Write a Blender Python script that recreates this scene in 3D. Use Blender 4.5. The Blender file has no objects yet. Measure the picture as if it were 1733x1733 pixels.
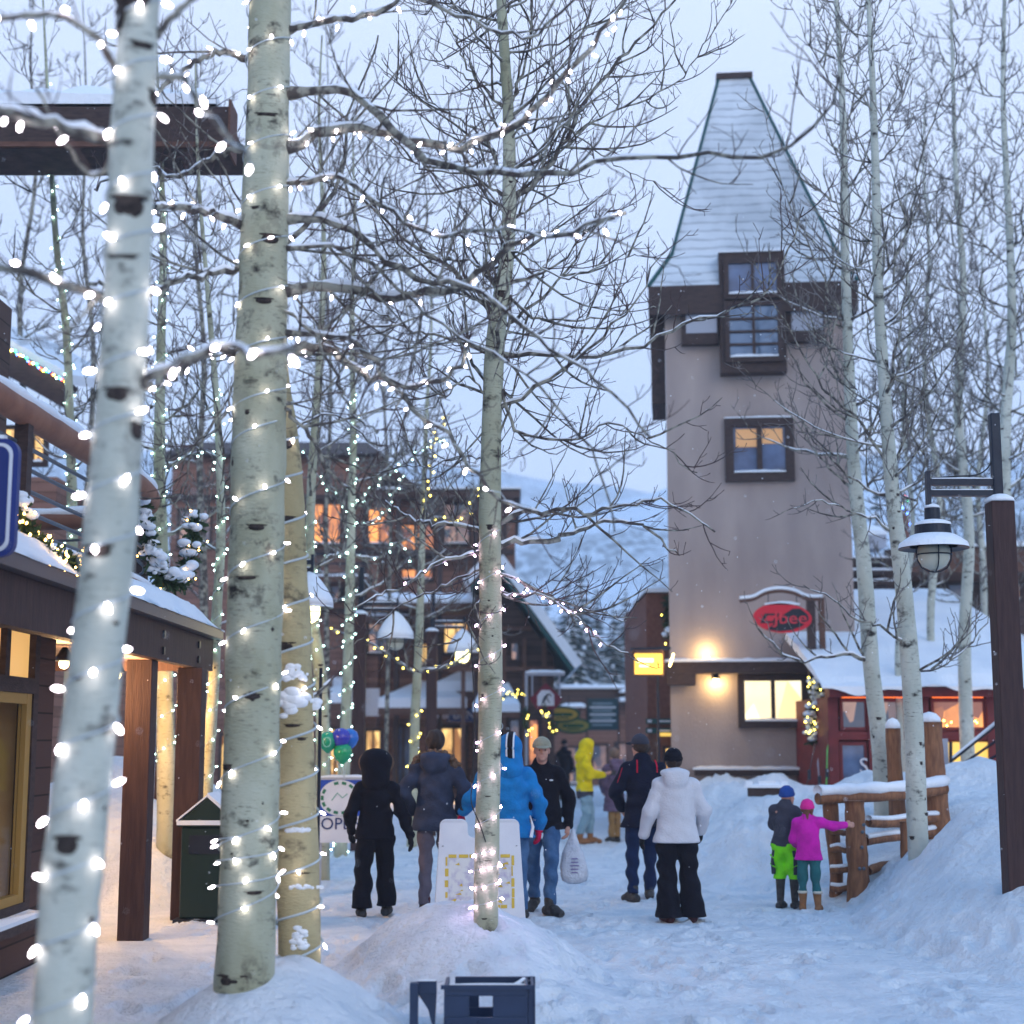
import bpy, math, random
import numpy as np
from mathutils import Vector, Matrix

SC = bpy.context.scene
COL = SC.collection
R = math.radians
# ------------------------------------------------------------ camera
F_PX, PITCH, CAM_Z = 2600.0, R(8.4), 1.78
cam_d = bpy.data.cameras.new('camera')
cam = bpy.data.objects.new('camera', cam_d); COL.objects.link(cam)
cam.location = (0, 0, CAM_Z)
cam.rotation_euler = (R(90) + PITCH, 0, 0)
cam_d.sensor_width = 36.0
cam_d.lens = 36.0 * F_PX / 1733.0
cam_d.clip_start = 0.1
cam_d.clip_end = 6000
cam_d.dof.use_dof = True
cam_d.dof.focus_distance = 13.0
cam_d.dof.aperture_fstop = 1.3
cam_d.dof.aperture_blades = 0
SC.camera = cam
# ------------------------------------------------------------ world
SUN_EL, SUN_AZ = R(24), R(150)
w = bpy.data.worlds.new('World'); SC.world = w; w.use_nodes = True
nt = w.node_tree; nt.nodes.clear()
out = nt.nodes.new('ShaderNodeOutputWorld'); bg = nt.nodes.new('ShaderNodeBackground')
sky = nt.nodes.new('ShaderNodeTexSky'); sky.sky_type = 'NISHITA'; sky.sun_disc = False
sky.sun_elevation = SUN_EL; sky.sun_rotation = SUN_AZ
tc = nt.nodes.new('ShaderNodeTexCoord')
mp = nt.nodes.new('ShaderNodeMapping'); mp.inputs['Scale'].default_value = (1.0, 1.0, 2.6)
nz = nt.nodes.new('ShaderNodeTexNoise'); nz.inputs['Scale'].default_value = 2.2
nz.inputs['Detail'].default_value = 5; nz.inputs['Roughness'].default_value = 0.5
cr = nt.nodes.new('ShaderNodeValToRGB')
cr.color_ramp.elements[0].position = 0.3; cr.color_ramp.elements[0].color = (6.9, 7.6, 9.7, 1)
cr.color_ramp.elements[1].position = 0.7; cr.color_ramp.elements[1].color = (7.9, 8.6, 10.3, 1)
mx = nt.nodes.new('ShaderNodeMix'); mx.data_type = 'RGBA'; mx.inputs[0].default_value = 0.9
L = nt.links.new
L(tc.outputs['Generated'], mp.inputs[0]); L(mp.outputs[0], nz.inputs['Vector']); L(nz.outputs[0], cr.inputs[0])
# the cloud deck is paler near the horizon and a deeper dusk blue overhead
sz = nt.nodes.new('ShaderNodeSeparateXYZ'); L(tc.outputs['Generated'], sz.inputs[0])
gz = nt.nodes.new('ShaderNodeMapRange'); gz.inputs['From Min'].default_value = 0.45; gz.inputs['From Max'].default_value = 0.62; gz.interpolation_type = 'SMOOTHSTEP'
L(sz.outputs[2], gz.inputs['Value'])
mz = nt.nodes.new('ShaderNodeMix'); mz.data_type = 'RGBA'; L(gz.outputs[0], mz.inputs[0]); L(cr.outputs[0], mz.inputs[6]); mz.inputs[7].default_value = (2.2, 5.2, 10.2, 1)
L(sky.outputs[0], mx.inputs[6]); L(mz.outputs[2], mx.inputs[7])
L(mx.outputs[2], bg.inputs[0]); bg.inputs[1].default_value = 0.1; L(bg.outputs[0], out.inputs[0])
# ------------------------------------------------------------ sun (overcast dusk: weak and very soft)
sd = bpy.data.lights.new('sun', 'SUN'); sd.energy = 0.5; sd.angle = R(35); sd.color = (1.0, 0.95, 0.9)
sun = bpy.data.objects.new('sun', sd); COL.objects.link(sun)
v = Vector((math.sin(SUN_AZ) * math.cos(SUN_EL), math.cos(SUN_AZ) * math.cos(SUN_EL), math.sin(SUN_EL)))
sun.rotation_euler = v.to_track_quat('Z', 'Y').to_euler()
# ------------------------------------------------------------ exposure and render settings
SC.view_settings.view_transform = 'Standard'; SC.view_settings.look = 'None'
SC.view_settings.gamma = 1.0; SC.view_settings.exposure = 0.42; SC.view_settings.use_curve_mapping = False
SC.render.engine = 'CYCLES'
cy = SC.cycles
cy.use_denoising = True
cy.max_bounces = 6; cy.diffuse_bounces = 3; cy.glossy_bounces = 3; cy.transmission_bounces = 4
cy.volume_bounces = 3; cy.transparent_max_bounces = 8
cy.sample_clamp_indirect = 3.0; cy.caustics_reflective = False; cy.caustics_refractive = False
cy.use_light_tree = True

# ============================================================ helpers
cp, sp_ = math.cos(PITCH), math.sin(PITCH)
def P(px, py, d):
    """world point seen at pixel (px, py) of the 1733 px photograph, at ground distance d"""
    u = (px - 866.5) / F_PX; v_ = (866.5 - py) / F_PX
    y = cp - v_ * sp_; z = sp_ + v_ * cp
    return Vector((u / y * d, d, CAM_Z + z / y * d))
def GX(px, d, z=0.0):
    t = math.tan(math.atan2(z - CAM_Z, d) - PITCH)
    return (px - 866.5) / F_PX / (cp - t * sp_) * d
def ZP(py, d): return P(866, py, d).z

def lin(r, g, b):
    f = lambda c: (c / 255 / 12.92) if c / 255 <= 0.04045 else ((c / 255 + 0.055) / 1.055) ** 2.4
    return (f(r), f(g), f(b))

def mat(name, col, rough=0.7, col2=None, scale=6.0, stretch=(1, 1, 1), bump=0.0, bscale=None, metal=0.0,
        emit=None, estr=0.0, spec=0.3, lo=0.35, hi=0.65, detail=5, sheen=0.0, sample=True, alpha=None, trans=0.0):
    m = bpy.data.materials.new(name); m.use_nodes = True
    n = m.node_tree; b = n.nodes['Principled BSDF']; lk = n.links.new
    b.inputs['Base Color'].default_value = (*col, 1); b.inputs['Roughness'].default_value = rough
    b.inputs['Metallic'].default_value = metal; b.inputs['Specular IOR Level'].default_value = spec
    if sheen: b.inputs['Sheen Weight'].default_value = sheen
    if trans: b.inputs['Transmission Weight'].default_value = trans
    if emit is not None:
        b.inputs['Emission Color'].default_value = (*emit, 1); b.inputs['Emission Strength'].default_value = estr
        if not sample: m.cycles.emission_sampling = 'NONE'
    if col2 is not None or bump:
        t = n.nodes.new('ShaderNodeTexCoord'); mpn = n.nodes.new('ShaderNodeMapping')
        mpn.inputs['Scale'].default_value = stretch
        lk(t.outputs['Object'], mpn.inputs[0])
    if col2 is not None:
        a = n.nodes.new('ShaderNodeTexNoise'); a.inputs['Scale'].default_value = scale
        a.inputs['Detail'].default_value = detail
        c = n.nodes.new('ShaderNodeValToRGB')
        c.color_ramp.elements[0].position = lo; c.color_ramp.elements[0].color = (*col, 1)
        c.color_ramp.elements[1].position = hi; c.color_ramp.elements[1].color = (*col2, 1)
        lk(mpn.outputs[0], a.inputs['Vector']); lk(a.outputs[0], c.inputs[0]); lk(c.outputs[0], b.inputs['Base Color'])
    if bump:
        a2 = n.nodes.new('ShaderNodeTexNoise'); a2.inputs['Scale'].default_value = bscale or scale * 3
        a2.inputs['Detail'].default_value = 6
        bp = n.nodes.new('ShaderNodeBump'); bp.inputs['Strength'].default_value = min(1, bump)
        bp.inputs['Distance'].default_value = 0.02
        lk(mpn.outputs[0], a2.inputs['Vector']); lk(a2.outputs[0], bp.inputs['Height']); lk(bp.outputs[0], b.inputs['Normal'])
    return m

def snow_material(name, c1, c2, scale, bscale, bdist, speck=0.0):
    m = bpy.data.materials.new(name); m.use_nodes = True
    n = m.node_tree; b = n.nodes['Principled BSDF']; lk = n.links.new
    b.inputs['Roughness'].default_value = 0.75; b.inputs['Specular IOR Level'].default_value = 0.25
    t = n.nodes.new('ShaderNodeTexCoord')
    a = n.nodes.new('ShaderNodeTexNoise'); a.inputs['Scale'].default_value = scale; a.inputs['Detail'].default_value = 7
    c = n.nodes.new('ShaderNodeValToRGB')
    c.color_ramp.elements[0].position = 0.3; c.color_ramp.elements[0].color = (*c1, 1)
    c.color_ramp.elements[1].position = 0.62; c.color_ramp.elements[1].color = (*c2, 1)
    lk(t.outputs['Object'], a.inputs['Vector']); lk(a.outputs[0], c.inputs[0])
    last = c.outputs[0]
    if speck:
        s = n.nodes.new('ShaderNodeTexNoise'); s.inputs['Scale'].default_value = 9.0; s.inputs['Detail'].default_value = 8
        s.inputs['Roughness'].default_value = 0.72
        mp2 = n.nodes.new('ShaderNodeMapping'); mp2.inputs['Scale'].default_value = (1, 2.2, 1)
        lk(t.outputs['Object'], mp2.inputs[0]); lk(mp2.outputs[0], s.inputs['Vector'])
        r2 = n.nodes.new('ShaderNodeValToRGB')
        r2.color_ramp.elements[0].position = 0.61; r2.color_ramp.elements[0].color = (0, 0, 0, 1)
        r2.color_ramp.elements[1].position = 0.75; r2.color_ramp.elements[1].color = (speck, speck, speck, 1)
        mm = n.nodes.new('ShaderNodeMix'); mm.data_type = 'RGBA'
        lk(s.outputs[0], r2.inputs[0]); lk(r2.outputs[0], mm.inputs[0]); lk(last, mm.inputs[6])
        mm.inputs[7].default_value = (0.30, 0.30, 0.33, 1); last = mm.outputs[2]
    lk(last, b.inputs['Base Color'])
    a2 = n.nodes.new('ShaderNodeTexNoise'); a2.inputs['Scale'].default_value = bscale; a2.inputs['Detail'].default_value = 8
    a2.inputs['Roughness'].default_value = 0.6
    bp = n.nodes.new('ShaderNodeBump'); bp.inputs['Strength'].default_value = 1.0; bp.inputs['Distance'].default_value = bdist
    lk(t.outputs['Object'], a2.inputs['Vector']); lk(a2.outputs[0], bp.inputs['Height']); lk(bp.outputs[0], b.inputs['Normal'])
    return m

def bark_material(name, base, base2, mark, markamt=0.5):
    """aspen bark: pale with dark horizontal lenticels and smudges"""
    m = bpy.data.materials.new(name); m.use_nodes = True
    n = m.node_tree; b = n.nodes['Principled BSDF']; lk = n.links.new
    b.inputs['Roughness'].default_value = 0.8; b.inputs['Specular IOR Level'].default_value = 0.2
    t = n.nodes.new('ShaderNodeTexCoord')
    def noise(scale, st, det, ro=0.55):
        mpn = n.nodes.new('ShaderNodeMapping'); mpn.inputs['Scale'].default_value = st
        a = n.nodes.new('ShaderNodeTexNoise'); a.inputs['Scale'].default_value = scale
        a.inputs['Detail'].default_value = det; a.inputs['Roughness'].default_value = ro
        lk(t.outputs['Object'], mpn.inputs[0]); lk(mpn.outputs[0], a.inputs['Vector']); return a
    def ramp(src, p0, c0, p1, c1):
        c = n.nodes.new('ShaderNodeValToRGB')
        c.color_ramp.elements[0].position = p0; c.color_ramp.elements[0].color = c0
        c.color_ramp.elements[1].position = p1; c.color_ramp.elements[1].color = c1
        lk(src.outputs[0], c.inputs[0]); return c
    def mixc(fac, a_, col):
        x = n.nodes.new('ShaderNodeMix'); x.data_type = 'RGBA'
        lk(fac.outputs[0], x.inputs[0]); lk(a_, x.inputs[6]); x.inputs[7].default_value = (*col, 1); return x.outputs[2]
    c0 = ramp(noise(2.2, (1, 1, 0.6), 6), 0.35, (*base, 1), 0.65, (*base2, 1)).outputs[0]
    k = markamt
    msk = ramp(noise(1.7, (1, 1, 1.3), 3), 0.40, (0, 0, 0, 1), 0.62, (1, 1, 1, 1))
    ln = ramp(noise(12, (1, 1, 4.6), 6, 0.65), 0.56, (0, 0, 0, 1), 0.70, (k, k, k, 1))
    mul = n.nodes.new('ShaderNodeMath'); mul.operation = 'MULTIPLY'; lk(msk.outputs[0], mul.inputs[0]); lk(ln.outputs[0], mul.inputs[1])
    c1 = mixc(mul, c0, mark)
    c2 = mixc(ramp(noise(3.4, (1.3, 1.3, 2.0), 6, 0.65), 0.57, (0, 0, 0, 1), 0.69, (k * 1.1, k * 1.1, k * 1.1, 1)), c1, mark)
    m3 = ramp(noise(0.9, (1, 1, 1), 2), 0.48, (0, 0, 0, 1), 0.60, (1, 1, 1, 1))
    b3 = ramp(noise(5.5, (1.2, 1.2, 1.0), 9, 0.75), 0.53, (0, 0, 0, 1), 0.60, (k * .8, k * .8, k * .8, 1))
    mu3 = n.nodes.new('ShaderNodeMath'); mu3.operation = 'MULTIPLY'; lk(m3.outputs[0], mu3.inputs[0]); lk(b3.outputs[0], mu3.inputs[1])
    c2 = mixc(mu3, c2, (mark[0] * 2.6, mark[1] * 2.6, mark[2] * 2.4))
    lk(c2, b.inputs['Base Color'])
    a2 = noise(30, (1, 1, 3), 6)
    bp = n.nodes.new('ShaderNodeBump'); bp.inputs['Strength'].default_value = 0.7; bp.inputs['Distance'].default_value = 0.012
    lk(a2.outputs[0], bp.inputs['Height']); lk(bp.outputs[0], b.inputs['Normal'])
    return m

def plank_material(name, c1, c2, axis=2, width=0.16, rough=0.75):
    """stained boards: seams every `width` metres along axis"""
    m = bpy.data.materials.new(name); m.use_nodes = True
    n = m.node_tree; b = n.nodes['Principled BSDF']; lk = n.links.new
    b.inputs['Roughness'].default_value = rough; b.inputs['Specular IOR Level'].default_value = 0.25
    t = n.nodes.new('ShaderNodeTexCoord'); s = n.nodes.new('ShaderNodeSeparateXYZ'); lk(t.outputs['Object'], s.inputs[0])
    d = n.nodes.new('ShaderNodeMath'); d.operation = 'DIVIDE'; lk(s.outputs[axis], d.inputs[0]); d.inputs[1].default_value = width
    fl = n.nodes.new('ShaderNodeMath'); fl.operation = 'FLOOR'; lk(d.outputs[0], fl.inputs[0])
    fr = n.nodes.new('ShaderNodeMath'); fr.operation = 'FRACT'; lk(d.outputs[0], fr.inputs[0])
    wn = n.nodes.new('ShaderNodeTexWhiteNoise'); wn.noise_dimensions = '1D'; lk(fl.outputs[0], wn.inputs['W'])
    st = [5, 5, 5]; st[axis] = 40
    mpn = n.nodes.new('ShaderNodeMapping'); mpn.inputs['Scale'].default_value = st; lk(t.outputs['Object'], mpn.inputs[0])
    g = n.nodes.new('ShaderNodeTexNoise'); g.inputs['Scale'].default_value = 0.6; g.inputs['Detail'].default_value = 6
    lk(mpn.outputs[0], g.inputs['Vector'])
    ad = n.nodes.new('ShaderNodeMath'); ad.operation = 'ADD'; lk(wn.outputs[0], ad.inputs[0]); lk(g.outputs[0], ad.inputs[1])
    c = n.nodes.new('ShaderNodeValToRGB'); c.color_ramp.elements[0].position = 0.35; c.color_ramp.elements[0].color = (*c1, 1)
    c.color_ramp.elements[1].position = 1.4 / 1.5; c.color_ramp.elements[1].color = (*c2, 1); lk(ad.outputs[0], c.inputs[0])
    lt = n.nodes.new('ShaderNodeMath'); lt.operation = 'LESS_THAN'; lk(fr.outputs[0], lt.inputs[0]); lt.inputs[1].default_value = 0.07
    mm = n.nodes.new('ShaderNodeMix'); mm.data_type = 'RGBA'; lk(lt.outputs[0], mm.inputs[0]); lk(c.outputs[0], mm.inputs[6])
    mm.inputs[7].default_value = (c1[0] * .3, c1[1] * .3, c1[2] * .3, 1); lk(mm.outputs[2], b.inputs['Base Color'])
    bp = n.nodes.new('ShaderNodeBump'); bp.inputs['Strength'].default_value = 0.5; bp.inputs['Distance'].default_value = 0.01
    lk(g.outputs[0], bp.inputs['Height']); lk(bp.outputs[0], b.inputs['Normal'])
    return m

M = {}
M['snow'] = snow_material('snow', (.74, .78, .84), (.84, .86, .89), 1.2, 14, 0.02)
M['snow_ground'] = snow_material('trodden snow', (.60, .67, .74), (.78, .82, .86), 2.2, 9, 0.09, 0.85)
M['bark'] = bark_material('aspen bark', (.47, .48, .37), (.30, .30, .20), (.03, .026, .024), 0.95)
M['bark_cool'] = bark_material('pale aspen bark', (.55, .57, .50), (.38, .40, .34), (.03, .027, .027), 0.95)
M['bark_warm'] = bark_material('ochre aspen bark', (.50, .42, .24), (.34, .29, .16), (.035, .03, .028), 0.7)
M['branch'] = mat('branch bark', (.30, .29, .24), .85, (.075, .065, .06), 13, bump=.6, lo=.42, hi=.56)
M['twig'] = mat('twig bark', (.055, .034, .04), .8, (.10, .07, .065), 12)
M['twig_pale'] = mat('pale twig bark', (.21, .195, .185), .8, (.10, .085, .085), 9)
M['knot'] = mat('knot', (.02, .016, .015), .9, (.06, .045, .04), 40, bump=.6)
M['wire'] = mat('frosted light wire', (.46, .52, .54), .7)
M['wire_dark'] = mat('dark cable', (.02, .02, .025), .5)
M['bulb'] = mat('lit white bulb', (1, 1, 1), .3, emit=(1.0, .88, .95), estr=17)
M['bulb_far'] = mat('lit small white bulb', (1, 1, 1), .3, emit=(.62, 1.0, .90), estr=13, sample=False)
M['bulb_pink'] = mat('lit violet white bulb', (1, 1, 1), .3, emit=(1.0, .66, .98), estr=30)
M['bulb_warm'] = mat('lit amber bulb', (1, .8, .4), .3, emit=(1.0, .52, .12), estr=20)
M['bulb_yellow'] = mat('lit yellow bulb', (1, .9, .3), .3, emit=(1.0, .78, .12), estr=12, sample=False)
M['bulb_green'] = mat('lit green bulb', (.1, 1, .3), .3, emit=(.05, 1, .3), estr=8, sample=False)
M['bulb_blue'] = mat('lit blue bulb', (.1, .3, 1), .3, emit=(.1, .25, 1), estr=10, sample=False)
M['bulb_red'] = mat('lit red bulb', (1, .1, .1), .3, emit=(1, .1, .05), estr=8, sample=False)

def tag(o, label=None, cat=None, group=None, kind=None):
    if label: o['label'] = label
    if cat: o['category'] = cat
    if group: o['group'] = group
    if kind: o['kind'] = kind
    return o
def empty(name, loc=(0, 0, 0), rz=0.0):
    o = bpy.data.objects.new(name, None); COL.objects.link(o); o.location = loc; o.rotation_euler = (0, 0, rz)
    o.empty_display_size = 0.2
    return o
def thing(name, label, cat, loc=(0, 0, 0), rz=0.0, group=None):
    return tag(empty(name, loc, rz), label, cat, group)

class MB:
    """collects shapes in one mesh; self.T is applied to what is added"""
    def __init__(s): s.V = []; s.Fc = []; s.mi = []; s.n = 0; s.T = Matrix.Identity(4); s.cur = 0
    def add(s, verts, faces):
        if s.T != Matrix.Identity(4): verts = [s.T @ Vector(p) for p in verts]
        s.V.append(np.array([tuple(p) for p in verts], dtype=np.float64).reshape(-1, 3))
        n = s.n; s.Fc.extend([tuple(i + n for i in f) for f in faces]); s.mi.extend([s.cur] * len(faces)); s.n += len(verts)
    def box(s, c, size, yaw=0.0, rot=None):
        hx, hy, hz = size[0] / 2, size[1] / 2, size[2] / 2
        m = Matrix.Translation(c) @ (rot.to_4x4() if rot else Matrix.Rotation(yaw, 4, 'Z'))
        vs = [m @ Vector((x, y, z)) for x in (-hx, hx) for y in (-hy, hy) for z in (-hz, hz)]
        s.add(vs, [(0, 1, 3, 2), (4, 6, 7, 5), (0, 4, 5, 1), (2, 3, 7, 6), (0, 2, 6, 4), (1, 5, 7, 3)])
    def merge(s, o, mi):
        if not o.n: return
        n0 = s.n; s.V += o.V; s.Fc.extend([tuple(i + n0 for i in f) for f in o.Fc]); s.mi.extend([mi] * len(o.Fc)); s.n += o.n
    def bb(s, x0, x1, y0, y1, z0, z1): s.box(((x0 + x1) / 2, (y0 + y1) / 2, (z0 + z1) / 2), (abs(x1 - x0), abs(y1 - y0), abs(z1 - z0)))
    def beam(s, a, b, w_, h_):
        a = Vector(a); b = Vector(b); d = b - a; ln = d.length
        q = d.to_track_quat('Y', 'Z').to_matrix()
        s.box((a + b) / 2, (w_, ln, h_), rot=q)
    def tube(s, pts, rad, n=8, cap=True, squash=1.0):
        pts = np.array([tuple(p) for p in pts], float); k = len(pts)
        rad = np.full(k, rad, float) if np.isscalar(rad) else np.array(rad, float)
        t = np.gradient(pts, axis=0); t /= (np.linalg.norm(t, axis=1, keepdims=True) + 1e-9)
        ref = np.array([0, 0, 1.0]) if abs(t[0][2]) < 0.8 else np.array([1.0, 0, 0])
        a = np.cross(t, ref); a /= (np.linalg.norm(a, axis=1, keepdims=True) + 1e-9); b = np.cross(a, t)
        an = np.arange(n) * 2 * math.pi / n
        ring = pts[:, None, :] + rad[:, None, None] * (np.cos(an)[None, :, None] * a[:, None, :] + squash * np.sin(an)[None, :, None] * b[:, None, :])
        vs = ring.reshape(-1, 3)
        fs = []
        for i in range(k - 1):
            for j in range(n):
                j2 = (j + 1) % n; fs.append((i * n + j, i * n + j2, (i + 1) * n + j2, (i + 1) * n + j))
        if cap: fs.append(tuple(range(n))); fs.append(tuple((k - 1) * n + j for j in reversed(range(n))))
        if s.T == Matrix.Identity(4):
            s.V.append(vs); n0 = s.n; s.Fc.extend([tuple(i + n0 for i in f) for f in fs]); s.mi.extend([s.cur] * len(fs)); s.n += len(vs)
        else: s.add([Vector(p) for p in vs], fs)
    def lathe(s, prof, c=(0, 0, 0), n=16, cap=True):
        vs = []; fs = []
        for r_, z in prof:
            for j in range(n):
                a = 2 * math.pi * j / n; vs.append((c[0] + r_ * math.cos(a), c[1] + r_ * math.sin(a), c[2] + z))
        for i in range(len(prof) - 1):
            for j in range(n):
                j2 = (j + 1) % n; fs.append((i * n + j, i * n + j2, (i + 1) * n + j2, (i + 1) * n + j))
        if cap: fs.append(tuple(reversed(range(n)))); fs.append(tuple((len(prof) - 1) * n + j for j in range(n)))
        s.add(vs, fs)
    def ell(s, c, r_, n=12, m=8, rot=None):
        vs = []; fs = []; rt = rot or Matrix.Identity(3)
        for i in range(m + 1):
            th = math.pi * i / m
            for j in range(n):
                a = 2 * math.pi * j / n
                p = rt @ Vector((r_[0] * math.sin(th) * math.cos(a), r_[1] * math.sin(th) * math.sin(a), r_[2] * math.cos(th)))
                vs.append((c[0] + p.x, c[1] + p.y, c[2] + p.z))
        for i in range(m):
            for j in range(n):
                j2 = (j + 1) % n; fs.append((i * n + j, (i + 1) * n + j, (i + 1) * n + j2, i * n + j2))
        s.add(vs, fs)
    def prism(s, poly, a, b):
        """polygon of (u, v) extruded from a to b along y: u -> x, v -> z"""
        k = len(poly)
        vs = [(u, a, v_) for u, v_ in poly] + [(u, b, v_) for u, v_ in poly]
        fs = [tuple(range(k)), tuple(reversed(range(k, 2 * k)))] + [(i, i + k, (i + 1) % k + k, (i + 1) % k) for i in range(k)]
        s.add(vs, fs)
    def quad(s, a, b, c, d): s.add([a, b, c, d], [(0, 1, 2, 3)])
    def slab(s, a, b, c, d, t):
        """four top corners and a thickness downwards"""
        A = [Vector(p) for p in (a, b, c, d)]; B = [p - Vector((0, 0, t)) for p in A]
        s.add(A + B, [(0, 1, 2, 3), (7, 6, 5, 4), (0, 4, 5, 1), (1, 5, 6, 2), (2, 6, 7, 3), (3, 7, 4, 0)])
    def build(s, name, mats, parent=None, smooth=False, bevel=0.0, link=True, local=False):
        if not isinstance(mats, (list, tuple)): mats = [mats]
        V = np.concatenate(s.V) if s.V else np.zeros((0, 3))
        loc = Vector((0, 0, 0))
        if not local:
            if parent is not None:
                inv = parent.matrix_basis.inverted()
                A = np.array(inv); V = V @ A[:3, :3].T + A[:3, 3]
                if parent.parent is not None:
                    pass
            else:
                lo, hi = V.min(0), V.max(0); loc = Vector(((lo[0] + hi[0]) / 2, (lo[1] + hi[1]) / 2, lo[2])); V = V - np.array(loc)
        me = bpy.data.meshes.new(name)
        me.from_pydata(V.tolist(), [], s.Fc)
        for m_ in mats: me.materials.append(m_)
        me.polygons.foreach_set('material_index', s.mi)
        if smooth: me.polygons.foreach_set('use_smooth', [True] * len(s.Fc))
        me.update()
        o = bpy.data.objects.new(name, me); o.location = loc
        if link: COL.objects.link(o)
        if parent is not None: o.parent = parent
        if bevel:
            bv = o.modifiers.new('bevel', 'BEVEL'); bv.width = bevel; bv.segments = 2; bv.limit_method = 'ANGLE'
        return o
_rootof = {}
def sub(mb, name, mats, part, **k):
    """build a sub-part in world coordinates under a part whose own basis is identity inside its thing"""
    root = part.parent
    o = mb.build(name, mats, root, **k); o.parent = part
    return o
def copy_tree(o, parent=None):
    c = o.copy(); COL.objects.link(c)
    if parent is not None: c.parent = parent
    for ch in [x for x in list(bpy.data.objects) if x.parent == o]: copy_tree(ch, c)
    return c
def kids(o): return [x for x in bpy.data.objects if x.parent == o]

def text_obj(s, size, T, m, parent, name='lettering', extrude=0.004, font_scale=(1, 1), align='CENTER'):
    cu = bpy.data.curves.new(name, 'FONT'); cu.body = s; cu.size = size; cu.extrude = extrude
    cu.align_x = align; cu.align_y = 'CENTER'; cu.resolution_u = 3
    tmp = bpy.data.objects.new('tmp', cu); COL.objects.link(tmp)
    dg = bpy.context.evaluated_depsgraph_get(); me = bpy.data.meshes.new_from_object(tmp.evaluated_get(dg))
    bpy.data.objects.remove(tmp); me.name = name
    me.transform(T @ Matrix.Diagonal((font_scale[0], font_scale[1], 1, 1)))
    if parent is not None: me.transform(parent.matrix_basis.inverted())
    me.materials.clear(); me.materials.append(m)
    o = bpy.data.objects.new(name, me); COL.objects.link(o); o.parent = parent
    return o
FACE = Matrix.Rotation(R(90), 4, 'X')   # lays text in the x-z plane, readable from -y
# ============================================================ the snow ground
def smooth(t): t = np.clip(t, 0, 1); return t * t * (3 - 2 * t)
def bump2(x, y, cx, cy, rx, ry, h, pw=1.0, yaw=0.0):
    c, s = math.cos(yaw), math.sin(yaw)
    u = ((x - cx) * c + (y - cy) * s) / rx; v_ = (-(x - cx) * s + (y - cy) * c) / ry
    r = np.sqrt(u * u + v_ * v_)
    return h * smooth(1 - r) ** pw
_rs = np.random.RandomState(5)
_W = [(_rs.uniform(-1, 1) * f, _rs.uniform(-1, 1) * f, _rs.uniform(0, 6.28), a) for f, a in
      [(1.5, .5), (2.2, .4), (3.3, .3), (4.5, .28), (6, .2), (8, .16), (10, .14), (13, .1), (16, .09), (20, .07), (26, .05), (31, .05)] for _ in range(3)]
def nz2(x, y):
    r = 0
    for a, b, c, d in _W: r = r + d * np.sin(a * x + b * y + c)
    return r * 0.35
MOUNDS = [  # cx, cy, rx, ry, h, power, yaw
    (GX(806, 12.0), 12.0, 1.0, 1.5, 0.52, .55, 0), (GX(712, 12.1), 12.1, .75, 1.1, .38, .6, 0), (GX(850, 11.0), 10.8, 1.0, 1.3, .24, .9, 0),
    (GX(455, 9.5), 9.55, .80, 1.2, .44, .6, 0), (GX(560, 9.7), 9.5, .8, 1.1, .22, .9, 0),
    (GX(110, 5.6), 5.7, 1.1, 1.3, .5, .7, 0),
    # the left bank behind the posts
    (GX(200, 19.5), 19.6, 2.0, 2.8, 1.3, .6, 0), (GX(290, 21.5), 21.5, 1.8, 2.6, 1.25, .6, 0), (-7.5, 20, 3.5, 5, 1.3, .5, 0), (GX(255, 17.6), 17.9, .8, 1.5, .75, .8, 0),
    # right banks: in front of the tower, round the log railing and along the right side
    (GX(1225, 26.0), 26.3, 1.6, 2.6, .85, .6, 0), (GX(1310, 24.0), 24.5, 2.6, 3.0, .98, .6, 0),
    (GX(1235, 20.8), 21.4, 1.1, 2.2, .42, .7, 0), (GX(1300, 19.8), 20.8, 1.3, 2.0, .62, .7, 0),
    (GX(1560, 21), 21.5, 3.2, 3.6, .80, .5, 0), (GX(1760, 19.0), 19.6, 3.6, 4.6, 1.12, .5, 0),
    (GX(1655, 15.4), 15.4, .88, 1.6, 1.03, .8, 0), (GX(1600, 15.8), 16.6, .85, 1.8, .50, .75, 0),
    (GX(1800, 14.0), 14.2, 1.7, 3.4, .95, .6, 0), (GX(1500, 17.6), 18.2, .9, 1.0, .3, .8, 0), (GX(1900, 20), 22, 5, 7, 1.15, .5, 0),
]
def hgt(x, y):
    x = np.asarray(x, float); y = np.asarray(y, float)
    a = np.zeros(np.broadcast(x, y).shape); m = np.zeros_like(a)
    for cx, cy_, rx, ry, h, pw, yw in MOUNDS:
        b = bump2(x, y, cx, cy_, rx, ry, h, pw, yw)
        m = np.where((m > 0) & (b > 0), np.maximum(m, b) + 0.25 * np.minimum(m, b) * (1 - np.abs(m - b) / (m + b + 1e-9)), np.maximum(m, b))
    n = nz2(x, y)
    rough = smooth((m - .12) / .4) * 0.22 * smooth((x - 1.6) / 1.0) * smooth((5.6 - x) / .8) * smooth((y - 17.5) / 1.5)
    return m * (1 + .05 * n + .10 * np.sin(x * 2.3 + 1) * np.sin(y * 2.9) + .06 * nz2(x * 1.7 + 9, y * 1.7)) + 0.010 * n + rough * n + 0.006 * nz2(x * 3.1 + 4, y * 3.1)
_fp = np.random.RandomState(12); FEET = [(_fp.uniform(-3.2, 4.2), _fp.uniform(9.6, 30), _fp.uniform(-.5, .5), _fp.uniform(.03, .07)) for _ in range(900)]
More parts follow.
